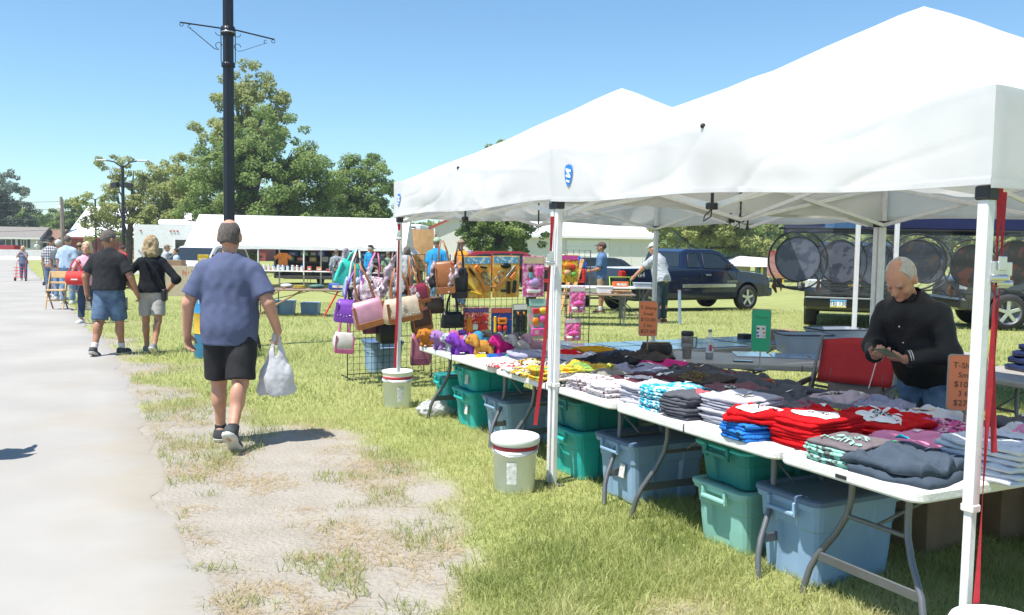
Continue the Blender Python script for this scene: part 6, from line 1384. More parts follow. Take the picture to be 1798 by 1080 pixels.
house("brown roofed bungalow beside the utility poles", (-56.4, 109, -.4), 0, 2.6, 5, 1.9, 1.3, BRICKB, mat("brown_roof", (.22, .13, .09), .9), 0, ((0, 1.4, 1.0, .9, GLASSD),), (), .4, name="bungalow")
# low open shelter with yellow posts
T = thing("open_shelter", "low white roofed open shelter with yellow posts beyond the lawn", "shelter", (16.4, 58, -.4), .1); b = MB(); b.add([(-2.6, -2, 1.0), (2.9, -2, .92), (2.9, 2, 1.1), (-2.6, 2, 1.15), (-1.6, 0, 1.62), (.6, 0, 1.5)], [(0, 1, 5, 4), (1, 2, 5), (2, 3, 4, 5), (3, 0, 4)]); b.build("roof", ROOFW, T)
b = MB(); b.box((-1.7, .8, .5), (1.5, 2, 1.0)); b.build("wall", mat("cream_wall", (.5, .46, .36), .7), T)
for x in (-.8, .6, 2.3): b = MB(); b.box((x, -1.8, .47), (.12, .12, .94)); b.build("post", TY, T)
T = thing("dumpster", "dark green dumpster on the lawn beyond the blue pickup", "dumpster", (18.6, 64, -.4)); b = MB(); b.prism([(-.9, 0), (.9, 0), (.95, .9), (-.95, .7)], -.6, .6, 'y'); b.build("bin", mat("dumpster_green", (.012, .07, .04), .6), T); b = MB(); b.box((0, 0, .86), (1.95, 1.25, .06), (0, R(-6), 0)); b.build("lid", BLACK, T)
# concrete barrier
T = thing("concrete_barrier", "long white concrete barrier across the far end of the road", "barrier", (-46.6, 83, -.4), R(8)); b = MB(); b.prism([(-.35, 0), (.35, 0), (.2, .35), (.12, .95), (-.12, .95), (-.2, .35)], -2.6, 3.4, 'x'); b.build("block", mat("white_concrete", (.58, .57, .54), .8), T)
# ------------------------------------------------------------------ vehicles
def wheel(T, x, y, r, w=.26, rim=CHROME, spokes=5):
    s = 1 if x > 0 else -1; t = MB(); n = 28; V = []; F = []
    prof = [(-w/2, r*.66), (-w/2, r*.93), (-w*.32, r), (w*.32, r), (w/2, r*.93), (w/2, r*.66)]
    for (dx, rr) in prof:
        for j in range(n): a = 2*math.pi*j/n; V.append((x+dx, y+rr*math.cos(a), r+rr*math.sin(a)))
    for i in range(5):
        for j in range(n): q = (j+1) % n; F.append((i*n+j, i*n+q, i*n+n+q, i*n+n+j))
    t.add(V, F, True); ty = t.build("wheel", RUBBER, T)
    q = MB(); xo = x+s*w*.40; q.lathe([(0, 0), (r*.64, 0)], 20); 
    q = MB(); V = []; 
    for (dx, rr) in ((s*w*.49, r*.67), (s*w*.49, r*.62), (s*w*.25, r*.58), (s*w*.12, 0)):
        for j in range(n): a = 2*math.pi*j/n; V.append((x+dx, y+rr*math.cos(a), r+rr*math.sin(a)))
    F = [(i*n+j, i*n+(j+1) % n, i*n+n+(j+1) % n, i*n+n+j) for i in range(3) for j in range(n)]; q.add(V, F, True); q.build("rim_well", STEEL, ty)
    q = MB()
    for k in range(spokes):
        a = 2*math.pi*k/spokes+.3; q.bbox((x+s*w*.34, y+r*.33*math.cos(a), r+r*.33*math.sin(a)), (.035, r*.62, r*.2), .008, (a, 0, 0))
    q.tube([(x+s*w*.30, y, r), (x+s*w*.44, y, r)], r*.16, 12); tag(q.build("rim_spokes", rim, ty), kind="stuff"); return ty
def arch(cy, cz, r, z0, n=9):
    a0 = math.asin(max(-1, (z0-cz)/r)); return [(cy+r*math.cos(math.pi-a0-(math.pi-2*a0)*k/n), cz+r*math.sin(math.pi-a0-(math.pi-2*a0)*k/n)) for k in range(n+1)]
def truck(label, p, rz, paint, kind='pickup', scale=1.0, plate=None, badge=None, grille='dark', moulding=True, name="pickup_truck", lights=True):
    """local +y is forward, x across"""
    T = thing(name, label, "truck" if kind == 'pickup' else "car", p, rz); T.scale = (scale,)*3; r = .40
    hw = .98
    def X(z): return hw-.10*max(0, (z-.95))**1.3-.06*max(0, .75-z)
    if kind == 'pickup':
        low = [(-2.88, .62), (-2.90, 1.0), (-2.88, 1.28), (-.72, 1.30), (1.02, 1.24), (1.9, 1.20), (2.6, 1.12), (2.80, 1.03), (2.86, .8), (2.84, .45), (2.45, .42)]+list(reversed(arch(1.92, .42, .47, .42)))+list(reversed(arch(-1.72, .42, .47, .42)))+[(-2.4, .5)]
        cab = [(-.74, 1.27), (-.60, 1.78), (-.36, 1.86), (.62, 1.86), (.92, 1.78), (1.62, 1.22)]
        wins = [[(-.45, 1.33), (-.40, 1.68), (-.33, 1.73), (-.02, 1.75), (-.02, 1.33)], [(.16, 1.31), (.16, 1.74), (.62, 1.75), (.84, 1.68), (1.32, 1.29)]]
    else:
        low = [(-2.45, .6), (-2.5, .95), (-2.42, 1.15), (1.0, 1.12), (1.9, 1.06), (2.35, .95), (2.45, .7), (2.42, .42), (2.1, .4)]+list(reversed(arch(1.5, .40, .44, .40)))+list(reversed(arch(-1.45, .40, .44, .40)))+[(-2.1, .45)]
        cab = [(-2.40, 1.12), (-2.2, 1.66), (-1.9, 1.76), (.1, 1.78), (.45, 1.72), (1.3, 1.10)]
        wins = [[(-2.1, 1.2), (-1.98, 1.6), (-1.3, 1.66), (-1.3, 1.2)], [(-1.18, 1.2), (-1.18, 1.67), (-.4, 1.68), (-.4, 1.18)], [(-.28, 1.18), (-.28, 1.68), (.2, 1.66), (.98, 1.17)]]
    def ext(poly, f, nm, m, par):
        b = MB(); n = len(poly); mid = []
        cols_ = [-1, -.93, .93, 1]
        V = []
        for c in cols_:
            for (y, z) in poly:
                cy = sum(q[0] for q in poly)/n; k = 1 if abs(c) < 1 else .985; V.append((f(z)*c*(1 if abs(c) == 1 else 1.0), cy+(y-cy)*(k if abs(c) == 1 else 1), z-(.012 if abs(c) == 1 else 0)*(z > 1.0)))
        F = [tuple(reversed(range(n))), tuple(range(3*n, 4*n))]
        for i in range(3):
            for j in range(n): q = (j+1) % n; F.append((i*n+j, i*n+q, (i+1)*n+q, (i+1)*n+j))
        b.add(V, F); return b.build(nm, m, par)
    body = ext(low, X, "body", paint, T)
    zc0 = cab[0][1]
    def XC(z): return .93-.30*max(0, (z-1.22))**1.05
    cabo = ext(cab, XC, "cab", paint, T)
    for s in (-1, 1):
        for w in wins:
            b = MB(); b.add([(s*(XC(z)+.012), y, z) for y, z in w], [tuple(range(len(w))) if s > 0 else tuple(reversed(range(len(w))))]); g = b.build("side_window", GLASSD, T)
            q = MB(); q.tube([(s*(XC(z)+.014), y, z) for y, z in w]+[(s*(XC(w[0][1])+.014), *w[0])], .012, 5); q.build("window_seal", BLACK, g)
        m_ = MB(); m_.bbox((s*(.97), wins[-1][-1][0]-.15, 1.36), (.2, .1, .16), .03); m_.bbox((s*.93, wins[-1][-1][0]-.15, 1.32), (.1, .05, .05), .01); tag(m_.build("mirror", BLACK, T), kind="stuff")
        if moulding: q = MB(); q.bbox((s*(hw+.006), .35, .78), (.02, 2.1 if kind == 'pickup' else 2.4, .10), .005); q.build("side_moulding", CHROME if moulding == 'chrome' else paint, T)
        for yy in ((.07, 1.42) if kind == 'pickup' else (-.34, .95)): q = MB(); q.box((s*(hw-.012), yy, .88), (.012, .012, .74)); q.build("door_seam", BLACK, body)
        q = MB(); q.bbox((s*(hw+.0), .30 if kind == 'pickup' else -.2, 1.10), (.03, .2, .04), .008); q.build("door_handle", CHROME, T)
        if lights:
            q = MB(); yb = low[1][0]; q.bbox((s*.90, yb+.06, 1.02), (.17, .18, .40), .03); q.build("tail_light", mat("tail_red", (.45, .015, .012), .2), T)
            yf = max(v[0] for v in low); q = MB(); q.bbox((s*.80, yf-.12, .95 if kind == 'pickup' else .82), (.34, .20, .2), .03); q.build("headlight", mat("lamp_glass", (.5, .52, .52), .1), T)
    for y0, z0, y1, z1, nm in ((cab[-1][0], cab[-1][1], cab[-2][0], cab[-2][1], "windshield"), (cab[0][0], cab[0][1], cab[1][0], cab[1][1], "rear_window")):
        e = .10; ya, za, yb, zb = y0+(y1-y0)*.12, z0+(z1-z0)*.12, y0+(y1-y0)*.92, z0+(z1-z0)*.92; o_ = .015 if nm == "windshield" else -.015
        b = MB(); b.add([(-XC(za)*.92, ya+o_, za+.008), (XC(za)*.92, ya+o_, za+.008), (XC(zb)*.92, yb+o_, zb+.008), (-XC(zb)*.92, yb+o_, zb+.008)], [(0, 1, 2, 3)]); b.build(nm, GLASSD, T)
    yf = max(v[0] for v in low); yr = min(v[0] for v in low)
    q = MB(); q.bbox((0, yf-.03, .90), (1.30, .14, .34), .03); G_ = q.build("grille", BLACK, T)
    q = MB()
    for k in range(6): q.bbox((0, yf+.045, .76+.055*k), (1.24, .02, .02), .004)
    tag(q.build("grille_bars", mat("grille_dark", (.03, .03, .032), .3, .5), G_), kind="stuff")
    q = MB(); q.bbox((0, yf-.02, .56), (1.96, .26, .26), .05); q.build("front_bumper", paint if grille == 'dark' else CHROME, T); q = MB(); q.bbox((0, yr+.02, .60), (1.9, .2, .2), .04); q.build("rear_bumper", CHROME, T)
    q = MB(); q.bbox((0, yf+.12, .68), (1.9, .02, .025), .004); q.build("bumper_strip", CHROME, T)
    if badge:
        q = MB(); pts = [(-.13, -.015), (-.045, -.015), (-.045, -.035), (.035, -.035), (.035, -.015), (.12, -.015), (.13, .02), (.045, .02), (.045, .038), (-.035, .038), (-.035, .02), (-.12, .02)]; q.prism([(x, z+.94) for x, z in pts], yf+.055, yf+.075, 'y'); q.build("emblem", mat("gold_emblem", (.55, .36, .07), .3, .8), T)
    if plate:
        q = MB(); q.box((.30, yf+.125, .56), (.31, .01, .16)); P_ = q.build("licence_plate", mat("plate_white", (.68, .7, .72), .4), T); q = MB(); q.box((.30, yf+.1315, .62), (.30, .002, .035)); q.build("plate_top", mat("plate_blue", (.10, .33, .55), .4), P_); q = MB(); q.box((.30, yf+.1315, .50), (.30, .002, .025)); q.build("plate_bottom", mat("plate_gold", (.6, .5, .1), .4), P_)
        mesh_obj("plate_number", text_mesh(plate, .11), mat("plate_ink", (.02, .03, .07), .5), P_, (.30, yf+.134, .56), (R(90), 0, R(180)))
    wy = (1.92, -1.72) if kind == 'pickup' else (1.5, -1.45)
    for s in (-1, 1):
        for y in wy: wheel(T, s*(hw-.12), y, r, rim=CHROME)
    q = MB(); q.box((0, 0, .45), (1.6, 4.6 if kind == 'pickup' else 4.0, .2)); q.build("underbody", BLACK, T)
    return T
PNAVY = mat("navy_car_paint", (.010, .018, .055), .22, .3, var=.08, coat=.8); PBLACK = mat("black_car_paint", (.012, .013, .015), .22, .3, var=.08, coat=.8); PRED = mat("red_car_paint", (.36, .012, .015), .25, .1, var=.08, coat=.8); PGREY = mat("charcoal_car_paint", (.035, .037, .04), .25, .4, var=.08, coat=.8); PWHITE = mat("white_car_paint", (.62, .63, .63), .25, coat=.6)
T = truck("dark blue extended-cab pickup with chrome side strip parked on the grass", (4.72, 25.1, GZ(0, 25.1)), R(-60), PNAVY, moulding='chrome', scale=.93)
for s, t in ((1, "4x4"),): mesh_obj("decal", text_mesh(t, .2), TW, T, (.985*s, -2.25, 1.10), (R(90), 0, R(90))); mesh_obj("model_script", text_mesh("SILVERADO", .085), CHROME, T, (.99, 1.25, .90), (R(90), 0, R(90)))
truck("black pickup facing the stall with gold emblem and licence plate", (8.05, 21.0, GZ(0, 21)), R(160), PBLACK, plate="TEJ 138", badge=True, moulding=False)
truck("charcoal pickup side-on behind the seller, beside the black one", (12.4, 19.3, GZ(0, 19.3)), R(84), PGREY, moulding=False, scale=.98)
truck("red car with dark windows parked beyond the toy rack", (-.05, 40, -.4), R(-70), PRED, kind='suv', moulding=False, name="red_car")
truck("red pickup parked in front of the white ranch house", (-54.0, 92, -.4), R(88), PRED, moulding=False)
truck("white van nose showing under the camper end of the long tent", (-13.1, 37.5, -.39), R(170), PWHITE, kind='suv', moulding=False, name="white_car", scale=1.02)
truck("dark car behind the tail of the blue pickup", (3.6, 34, -.37), R(-80), PGREY, kind='suv', moulding=False, name="dark_car", scale=.9)
T = thing("utility_trailer", "low black utility trailer heaped with bundles behind the man in the work shirt", "trailer", (1.35, 26.2, GZ(0, 26.2)), R(4)); b = MB(); b.box((0, 0, .62), (2.3, 1.4, .08)); b.build("deck", BLACK, T)
for s in (-1, 1): b = MB(); b.box((0, s*.7, .85), (2.3, .05, .42)); b.build("side_board", PBLACK, T); wheel(T, s*.8, 0, .3)
b = MB(); b.box((0, -.735, .78), (1.9, .02, .10)); b.build("reflector_strip", TR_, T)
for k, (x, y, c, nm, lb) in enumerate(((1.45, 26.0, (.55, .56, .58), "tarp_bundle", "white bundle heaped in the bed of the loaded black pickup"), (1.85, 26.0, (.03, .10, .42), "tarp_bundle", "bright blue tarp bundle in the bed of the loaded black pickup"))):
    me = sd_mesh("bundle", wrinkle(sd_ell((0, 0, .2), (.28, .3, .36)), .03, 18, k+3, 1), (-.45, -.45, -.25), (.45, .45, .7), .03); tag(mesh_obj(nm, me, mat("tarp_%d" % k, c, .5, bump=.2), None, (x, y, .80), (0, 0, k)), lb, "bundle")
T = thing("fire_truck", "red utility fire truck with yellow bumper beyond the lawn", "truck", (15.5, 46, -.4), R(180)); 
b = MB(); b.bbox((0, -2.0, 1.25), (2.3, 4.2, 1.5), .08); b.build("body", PRED, T); b = MB(); b.bbox((0, .5, 1.35), (2.2, 1.4, 1.7), .15); b.build("cab", PRED, T); b = MB(); b.bbox((0, 1.6, 1.1), (2.0, 1.0, .8), .1); b.build("hood", PRED, T)
b = MB(); b.box((0, 1.225, 1.75), (1.9, .03, .6), (R(-12), 0, 0)); b.build("windshield", GLASSD, T); b = MB(); b.bbox((0, 2.14, 1.1), (1.3, .1, .6), .03); b.build("grille", CHROME, T); b = MB(); b.bbox((0, 2.25, .6), (2.3, .3, .35), .04); b.build("bumper", mat("lime_yellow", (.5, .48, .08), .4), T)
for s in (-1, 1): b = MB(); b.bbox((s*.82, 2.12, 1.1), (.3, .1, .24), .03); b.build("headlight", mat("lamp_glass", (.5, .52, .52), .1), T); wheel(T, s*.95, 1.5, .42); wheel(T, s*.95, -2.6, .42)
b = MB(); b.box((-.4, 2.42, .6), (.32, .02, .16)); b.build("licence_plate", TW, T)
# recreational vehicle
T = thing("camper", "white camper with red marker lights and roof unit behind the grey shirted man", "camper", (-16.3, 44, -.4), R(12)); RVM = mat("camper_white", (.80, .80, .78), .4, var=.05)
b = MB(); b.prism([(-1.75, .45), (1.75, .45), (1.75, 2.62), (1.6, 2.72), (-1.6, 2.72), (-1.75, 2.62)], -3, 3, 'y'); b.build("shell", RVM, T); b = MB(); b.bbox((-.2, -1.6, 2.86), (1.3, 1.1, .28), .08); b.build("roof_unit", RVM, T); b = MB(); b.bbox((.9, -2.6, 2.80), (.9, .5, .2), .05); b.build("roof_vent", RVM, T)
for k, x in enumerate((-1.45, -.15, .0, .15, 1.45)): b = MB(); b.bbox((x, -3.02, 2.45), (.09, .04, .05), .01); b.build("marker_light", mat("tail_red", (.45, .015, .012), .2), T)
for x, z, w, h in ((.55, 1.7, 1.0, .7), (-.75, 1.2, .5, .9)): b = MB(); b.bbox((x, -3.01, z), (w+.1, .04, h+.1), .02); f = b.build("window", WHITE, T); b = MB(); b.box((x, -3.035, z), (w, .01, h)); b.build("pane", GLASSD, f)
b = MB(); b.box((0, -3.01, 1.0), (3.4, .02, .12)); b.build("stripe", mat("grey_stripe", (.3, .32, .36), .5), T)
for s in (-1, 1): wheel(T, s*1.55, 0, .36)
# ------------------------------------------------------------------ long white tent and what is under it
T = thing("long_tent", "long white gable market tent beyond the lawn", "tent", (-9.35, 39.9, -.4), R(1)); TENTM = mat("tent_vinyl", (.80, .80, .80), .6, var=.03, trans=.2, bump=.1, bscale=3); L2 = 4.72
for s, y0 in ((-1, -1.9), (1, 1.9)):
    V = []; F = []; n = 20
    for i in range(n+1):
        x = -L2+2*L2*i/n; sag = .03*math.sin(i*math.pi/2)**2
        V += [(x, y0, 1.86-sag+.015*math.sin(i*1.7)), (x, y0*.5, 2.50-.02-sag*.6), (x, 0, 3.2-.05*i/n)]
    for i in range(n): F += [(3*i, 3*i+3, 3*i+4, 3*i+1), (3*i+1, 3*i+4, 3*i+5, 3*i+2)]
    mesh_obj("roof_panel", np_mesh("roof", V, F), TENTM, T); b = MB()
    V = []; F = []
    for i in range(n+1): x = -L2+2*L2*i/n; V += [(x, y0*1.005, 1.87-.03*math.sin(i*math.pi/2)**2+.015*math.sin(i*1.7)), (x, y0*1.01+.02*math.sin(i*2.1), 1.70+.01*math.sin(i))]
    for i in range(n): F.append((2*i, 2*i+2, 2*i+3, 2*i+1))
    mesh_obj("valance", np_mesh("val", V, F), TENTM, T)
for s in (-1, 1): b = MB(); b.add([(s*L2, -1.9, 1.85), (s*L2, 1.9, 1.85), (s*L2, 0, 3.18), (s*(L2+.3), -1.9, 1.55), (s*(L2+.3), 1.9, 1.55)], [(0, 1, 2), (0, 3, 4, 1)]); b.build("gable_end", TENTM, T)
for x in (-4.6, -1.6, .35, 4.6):
    for y in (-1.85, 1.85): b = MB(); b.tube([(x, y, 0), (x, y, 1.86)], .035, 8); b.build("post", WHITE, T)
T = thing("cargo_trailer", "dark open-sided cargo trailer behind the tent tables", "trailer", (-8.2, 43.5, -.4)); b = MB(); b.box((0, .6, 1.15), (6.4, .1, 1.9)); b.box((0, -.2, .35), (6.4, 1.7, .12)); b.box((0, -.2, 2.1), (6.4, 1.7, .08)); b.box((-3.2, -.2, 1.2), (.08, 1.7, 1.8)); b.box((3.2, -.2, 1.2), (.08, 1.7, 1.8)); tag(b.build("box_walls", mat("trailer_dark", (.07, .066, .062), .7), T), kind="stuff"); b = MB(); b.box((0, .2, 1.05), (6.2, .6, .05)); b.build("shelf", mat("trailer_shelf", (.12, .09, .06), .7), T)
for s in (-1.2, -.4): wheel(T, -1.2, s*.1, .34) if s < -1 else None
T = thing("plywood_door", "tan plywood trailer door standing open at the tent's end", "door", (-4.35, 42, -.4), 0); b = MB(); b.box((0, 0, 1.75), (1.22, .05, 1.95)); b.build("panel", mat("plywood", (.50, .29, .12), .7, var=.15, scale=4), T); b = MB(); b.tube([(-.63, 0, .1), (-.63, 0, 2.76), (.63, 0, 2.76), (.63, 0, .1)], .035, 4); b.build("frame", CHROME, T)
T = thing("white_box_truck", "white box truck roof showing beside the plywood door", "truck", (-5.9, 47.5, -.4), 0); b = MB(); b.bbox((0, 0, 1.9), (2.4, 4, 2.3), .06); b.build("box", RVM, T); b = MB(); b.bbox((.1, -2.02, 2.72), (1.6, .05, .4), .02); b.build("windshield", GLASSD, T)
for s in (-1, 1): wheel(T, s*1.05, -1.2, .42); 
def tbl(label, x, y, L, z, m=TABLEW, W=.75, rz=0, legm=STEEL): return table(label, (x, y, GZ(x, y)), R(rz), L, W, z, m, None, 'straight', legm, .035)
tbl("white folding table with jars under the tent with toy boxes", -9.6, 37.6, 2.4, .80); tbl("white folding table with red tray under the tent", -7.2, 37.6, 2.3, .80); tbl("white folding table near the plywood door end of the tent", -5.0, 37.4, 1.8, .78)
tbl("brown laminate table with blue case in front of the tent", -4.35, 19.6, 2.3, .60, TABLEB); tbl("second brown laminate table under coils beside the lamp post", -6.35, 20.2, 1.5, .60, TABLEB)
tbl("brown wooden table with tools in front of the man in the work shirt", 1.75, 18.3, 1.55, .66, TABLEB); tbl("white plastic table just behind the brown tool table", 1.9, 20.3, 1.8, .74, TABLEW); tbl("grey folding table with orange box before the checked shirt man", 2.75, 20.4, .95, .74, TABLEG); tbl("white folding table with paper stacks beside the wooden crates", -10.4, 29.6, 2.4, .95)
rgk = random.Random(4); PALC = [(.5, .06, .05), (.6, .42, .06), (.10, .34, .16), (.08, .17, .45), (.65, .63, .58), (.16, .14, .12), (.6, .22, .06), (.32, .18, .09)]
def item(nm, label, p, d, c, grp, lid=None, cat="box"):
    T = thing(nm, label, cat, p, rgk.uniform(-.3, .3), grp); b = MB(); b.bbox((0, 0, d[2]/2), d, .01); b.build("carton", mat("item_%02d" % (int(c[0]*50+c[1]*300+c[2]*900)), c, .5, var=.2), T); b = MB(); b.box((0, -d[1]/2-.003, d[2]*.5), (d[0]*.7, .004, d[2]*.45)); b.build("picture_label", mat("item_label", (.55, .5, .42), .5, var=.5, scale=20), T); return T
for k in range(30):
    x = -10.8+(k % 10)*.50+rgk.uniform(-.1, .1); lvl = k//10; z = -.4+(1.08+.02, 1.36, 1.62)[lvl]; w = rgk.uniform(.28, .46)
    item("model_box", "boxed toy model stacked on the dark trailer shelf", (x, 43.55, z), (w, .22, rgk.uniform(.2, .26)), PALC[rgk.randrange(8)], "boxed toy models on the trailer shelf")
for k in range(14):
    item("toy_box", "small toy box standing on the tent tables", (-10.6+k*.40+rgk.uniform(-.08, .08), 37.7, -.4+.801), (rgk.uniform(.16, .3), .2, rgk.uniform(.08, .22)), PALC[rgk.randrange(8)], "small boxes on the tent tables")
for k in range(9):
    T = thing("glass_jar", "pale glass jar on the tent table with jars", "jar", (-10.5+k*.2, 37.42, -.4+.801), 0, "glass jars on the tent table with jars"); b = MB(); b.lathe([(0, 0), (.06, 0), (.065, .02), (.065, .18), (.045, .21), (.045, .23)], 10); b.build("jar_body", mat("jar_glass", (.6, .65, .66), .15, var=.3), T); b = MB(); b.lathe([(.05, .22), (.05, .25), (0, .25)], 10); b.build("lid", (WHITE, CHROME, TB)[k % 3], T)
def tray(label, p, w, d, h, m): T = thing("tray", label, "tray", p); b = MB(); R2 = lambda f, z: [(x, y, z) for x, y in rrect(w*f, d*f, .03)]; loft(b, [R2(.92, 0), R2(1, h), R2(.97, h), R2(.89, .015)]); b.build("tray_body", m, T); b = MB(); b.tube([(x, y, h) for x, y in rrect(w, d, .03)+[rrect(w, d, .03)[0]]], .01, 5); b.build("rim", m, T); return T
tray("red flat tray on the tent table", (-7.5, 37.5, .405), .7, .45, .10, TR_); tray("clear tub on the tent table behind the red tray", (-7.25, 37.8, .405), .55, .35, .22, BINM); tray("blue tub on the ground under the brown tables", (-5.2, 20.1, GZ(0, 20)), .5, .4, .3, TOTE['blue'])
tray("second blue tub under the brown tables", (-4.6, 20.2, GZ(0, 20)), .4, .4, .26, TOTE['blue']); tray("white plastic basin on the brown tool table", (1.92, 18.4, .655), .34, .3, .13, WHITE); tray("wooden tray of tools on the brown tool table", (2.25, 18.35, .655), .42, .3, .05, WOOD); tray("clear tray in front of the checked shirt man", (2.98, 20.3, .70), .42, .3, .1, BINM)
item("tool_case", "bright blue plastic tool case on the brown laminate table", (-3.75, 19.55, .585), (.55, .32, .12), (.02, .09, .42), None, cat="case"); item("orange_box", "orange cardboard box on the grey table of the checked shirt man", (2.48, 20.35, .70), (.34, .2, .12), (.6, .12, .02), None)
item("tool_box", "yellow and black power tool box on the white table by the crates", (-10.25, 29.4, .73), (.34, .25, .42), (.5, .33, .01), None)
T = thing("hanging_shirt", "small orange shirt hanging under the tent roof", "shirt", (-9.95, 38.4, .85)); b = MB(); b.prism([(-.2, -.3), (.2, -.3), (.19, .1), (.32, .0), (.38, .14), (.16, .3), (-.16, .3), (-.38, .14), (-.32, 0), (-.19, .1)], -.04, .04, 'y'); b.build("cloth", TO, T); b = MB(); b.tube([(-.1, 0, .32), (0, 0, .42), (0, 0, .6)], .01, 5); b.build("hanger", WIRE, T)
for k, (x0, y0, z0, x1, y1, z1, lb) in enumerate(((-5.9, 18.9, .0, -4.95, 19.3, .62, "grey wooden lath leaning on the brown tables"), (-5.5, 18.8, .0, -4.6, 19.4, .55, "second lath crossing the leaning one"), (-4.05, 19.0, .0, -3.8, 19.3, .55, "red handled tool leaning against the brown table"), (-4.95, 37, -.4, -5.3, 37.5, 1.0, "long green pole leaning on the tent table"), (1.15, 21.6, -.05, 1.55, 21.9, 1.32, "tan wooden board leaning by the man in the work shirt"), (1.35, 21.6, -.05, 1.72, 21.9, 1.30, "second tan board beside the leaning one"), (3.58, 18.8, 0, 3.56, 18.85, .72, "pale blue walking stick beside the checked shirt man"))):
    T = thing("leaning_board" if k not in (2, 3, 6) else "leaning_pole", lb, "board" if k not in (2, 3, 6) else "pole", (x0, y0, z0)); d = Vector((x1-x0, y1-y0, z1-z0)); m = d.to_track_quat('X', 'Z').to_matrix(); b = MB(); b.bbox(d/2, (d.length, .05 if k < 2 or k == 6 else (.03 if k in (2, 3) else .14), .03 if k != 6 else .05), .004, m); b.build("stick", (WOOD, WOOD, TR_, mat("green_pole", (.15, .3, .22), .6), mat("pine", (.5, .28, .1), .7), mat("pine", (.5, .28, .1), .7), mat("blue_stick", (.25, .34, .44), .5))[k], T); b = MB(); b.bbox(d*.98, (.03, .06, .05), .004, m); b.build("tip", WOOD, T)
for k in range(11):
    x = -6.9+k*.36; y = 19.7+(k % 3)*.14; z = GZ(x, y)+.601; nm, c = (("tool", (.10, .08, .07)), ("sack", (.55, .56, .58)), ("coil", (.35, .25, .03)), ("tray_of_parts", (.07, .16, .13)))[k % 4]
    if abs(x+3.75) < .35: continue
    T = thing("flea_market_"+nm, {"tool": "dark rusty tool laid out on the brown tables", "sack": "pale folded sack laid out on the brown tables", "coil": "yellow coil of hose laid out on the brown tables", "tray_of_parts": "green parts tray laid out on the brown tables"}[nm], nm.split("_")[0], (x, y, z), k, nm+"s on the brown tables"); b = MB()
    if nm == "coil":
        for q in range(3): b.tube([((.14-.01*q)*math.cos(t), (.14-.01*q)*math.sin(t), .015+.022*q) for t in [i*math.pi/8 for i in range(17)]], .012, 5)
    elif nm == "tool": b.bbox((0, 0, .02), (.34, .05, .035), .008); b.bbox((.15, 0, .03), (.07, .12, .05), .01)
    else: b.ball((0, 0, .05), (.2, .14, .05), 10, 6)
    tag(b.build("shape", mat("flea_"+nm, c, .6, var=.3, scale=15), T), kind="stuff")
for k in range(8):
    x = 1.15+k*.17; T = thing("hand_tool", "old metal hand tool lying on the brown tool table", "tool", (x, 18.15+.12*(k % 3), .647), k*.7, "hand tools on the brown tool table"); b = MB(); b.tube([(-.12, 0, .012), (.1, 0, .012)], .011, 6); b.bbox((.11, 0, .015), (.05, .07, .028), .006); tag(b.build("shape", STEEL if k % 2 else WOOD, T), kind="stuff")
# wooden crate panels with stain, left stall
T = thing("crate_counter", "pale plywood counter with rusty stain and blue sticker beside the woman in black", "counter", (-10.9, 29.2, GZ(0, 29.2)), R(4)); PLY = pattern("stained_plywood", "b3a58d", "8a5f3a", 'blot', 3.2, .66, .8)
for k in range(3): b = MB(); b.bbox((-.9+k*.72, 0, .50), (.70, .03, 1.0), .006); b.build("panel", PLY, T)
b = MB(); b.bbox((-.8, -.02, .78), (.3, .012, .24), .004); b.build("sticker", mat("cyan_sticker", (.08, .38, .6), .5), T); mesh_obj("scrawl", text_mesh("hi", .26), TR_, T, (.1, -.02, .78), (R(90), 0, 0))
carton("white paper stack on the table by the crates", (-11.3, 29.5), 0, (.7, .4, .22), .73)
# folding wooden chair and crates at the roadside
T = thing("wooden_chair", "old light wood folding chair standing on the road edge", "chair", (-10.45, 20.3, GZ(0, 20.3)), R(188)); WC = mat("honey_wood", (.55, .36, .17), .6, var=.15, scale=12)
for s in (-1, 1): b = MB(); b.tube([(s*.19, .2, 0), (s*.19, .03, .45), (s*.18, -.12, .86)], .017, 6); b.build("back_leg", WC, T); b = MB(); b.tube([(s*.16, -.2, 0), (s*.16, .16, .45)], .016, 6); b.build("front_leg", mat("dark_wood", (.22, .09, .04), .6), T)
b = MB(); b.bbox((0, .04, .45), (.40, .36, .03), .008); b.build("seat", WC, T); b = MB(); b.bbox((0, -.12, .80), (.40, .025, .16), .01, (R(12), 0, 0)); b.build("backrest", WC, T); b = MB(); b.bbox((0, -.06, .62), (.38, .02, .05), .006, (R(12), 0, 0)); b.build("back_slat", WC, T); b = MB(); b.bbox((0, .13, .22), (.38, .02, .04), .006); b.build("stretcher", WC, T)
for k, (x, y) in enumerate(((-9.75, 20.5), (-9.3, 20.7))):
    T = thing("slatted_crate", ("dark", "grey")[k]+" wooden slatted crate on the ground beside the wooden chair", "crate", (x, y, GZ(x, y)), .1*k)
    for q in range(4): b = MB(); b.box((0, -.2, .045+q*.07), (.45, .02, .055)); b.build("slat", mat("old_grey_wood", (.25, .24, .22), .8, var=.2), T)
    for s in (-1, 1): b = MB(); b.box((s*.215, 0, .14), (.02, .38, .28)); b.build("side", mat("old_grey_wood", (.25, .24, .22), .8), T)
    b = MB(); b.box((0, 0, .02), (.40, .38, .02)); b.build("bottom", WOOD, T)
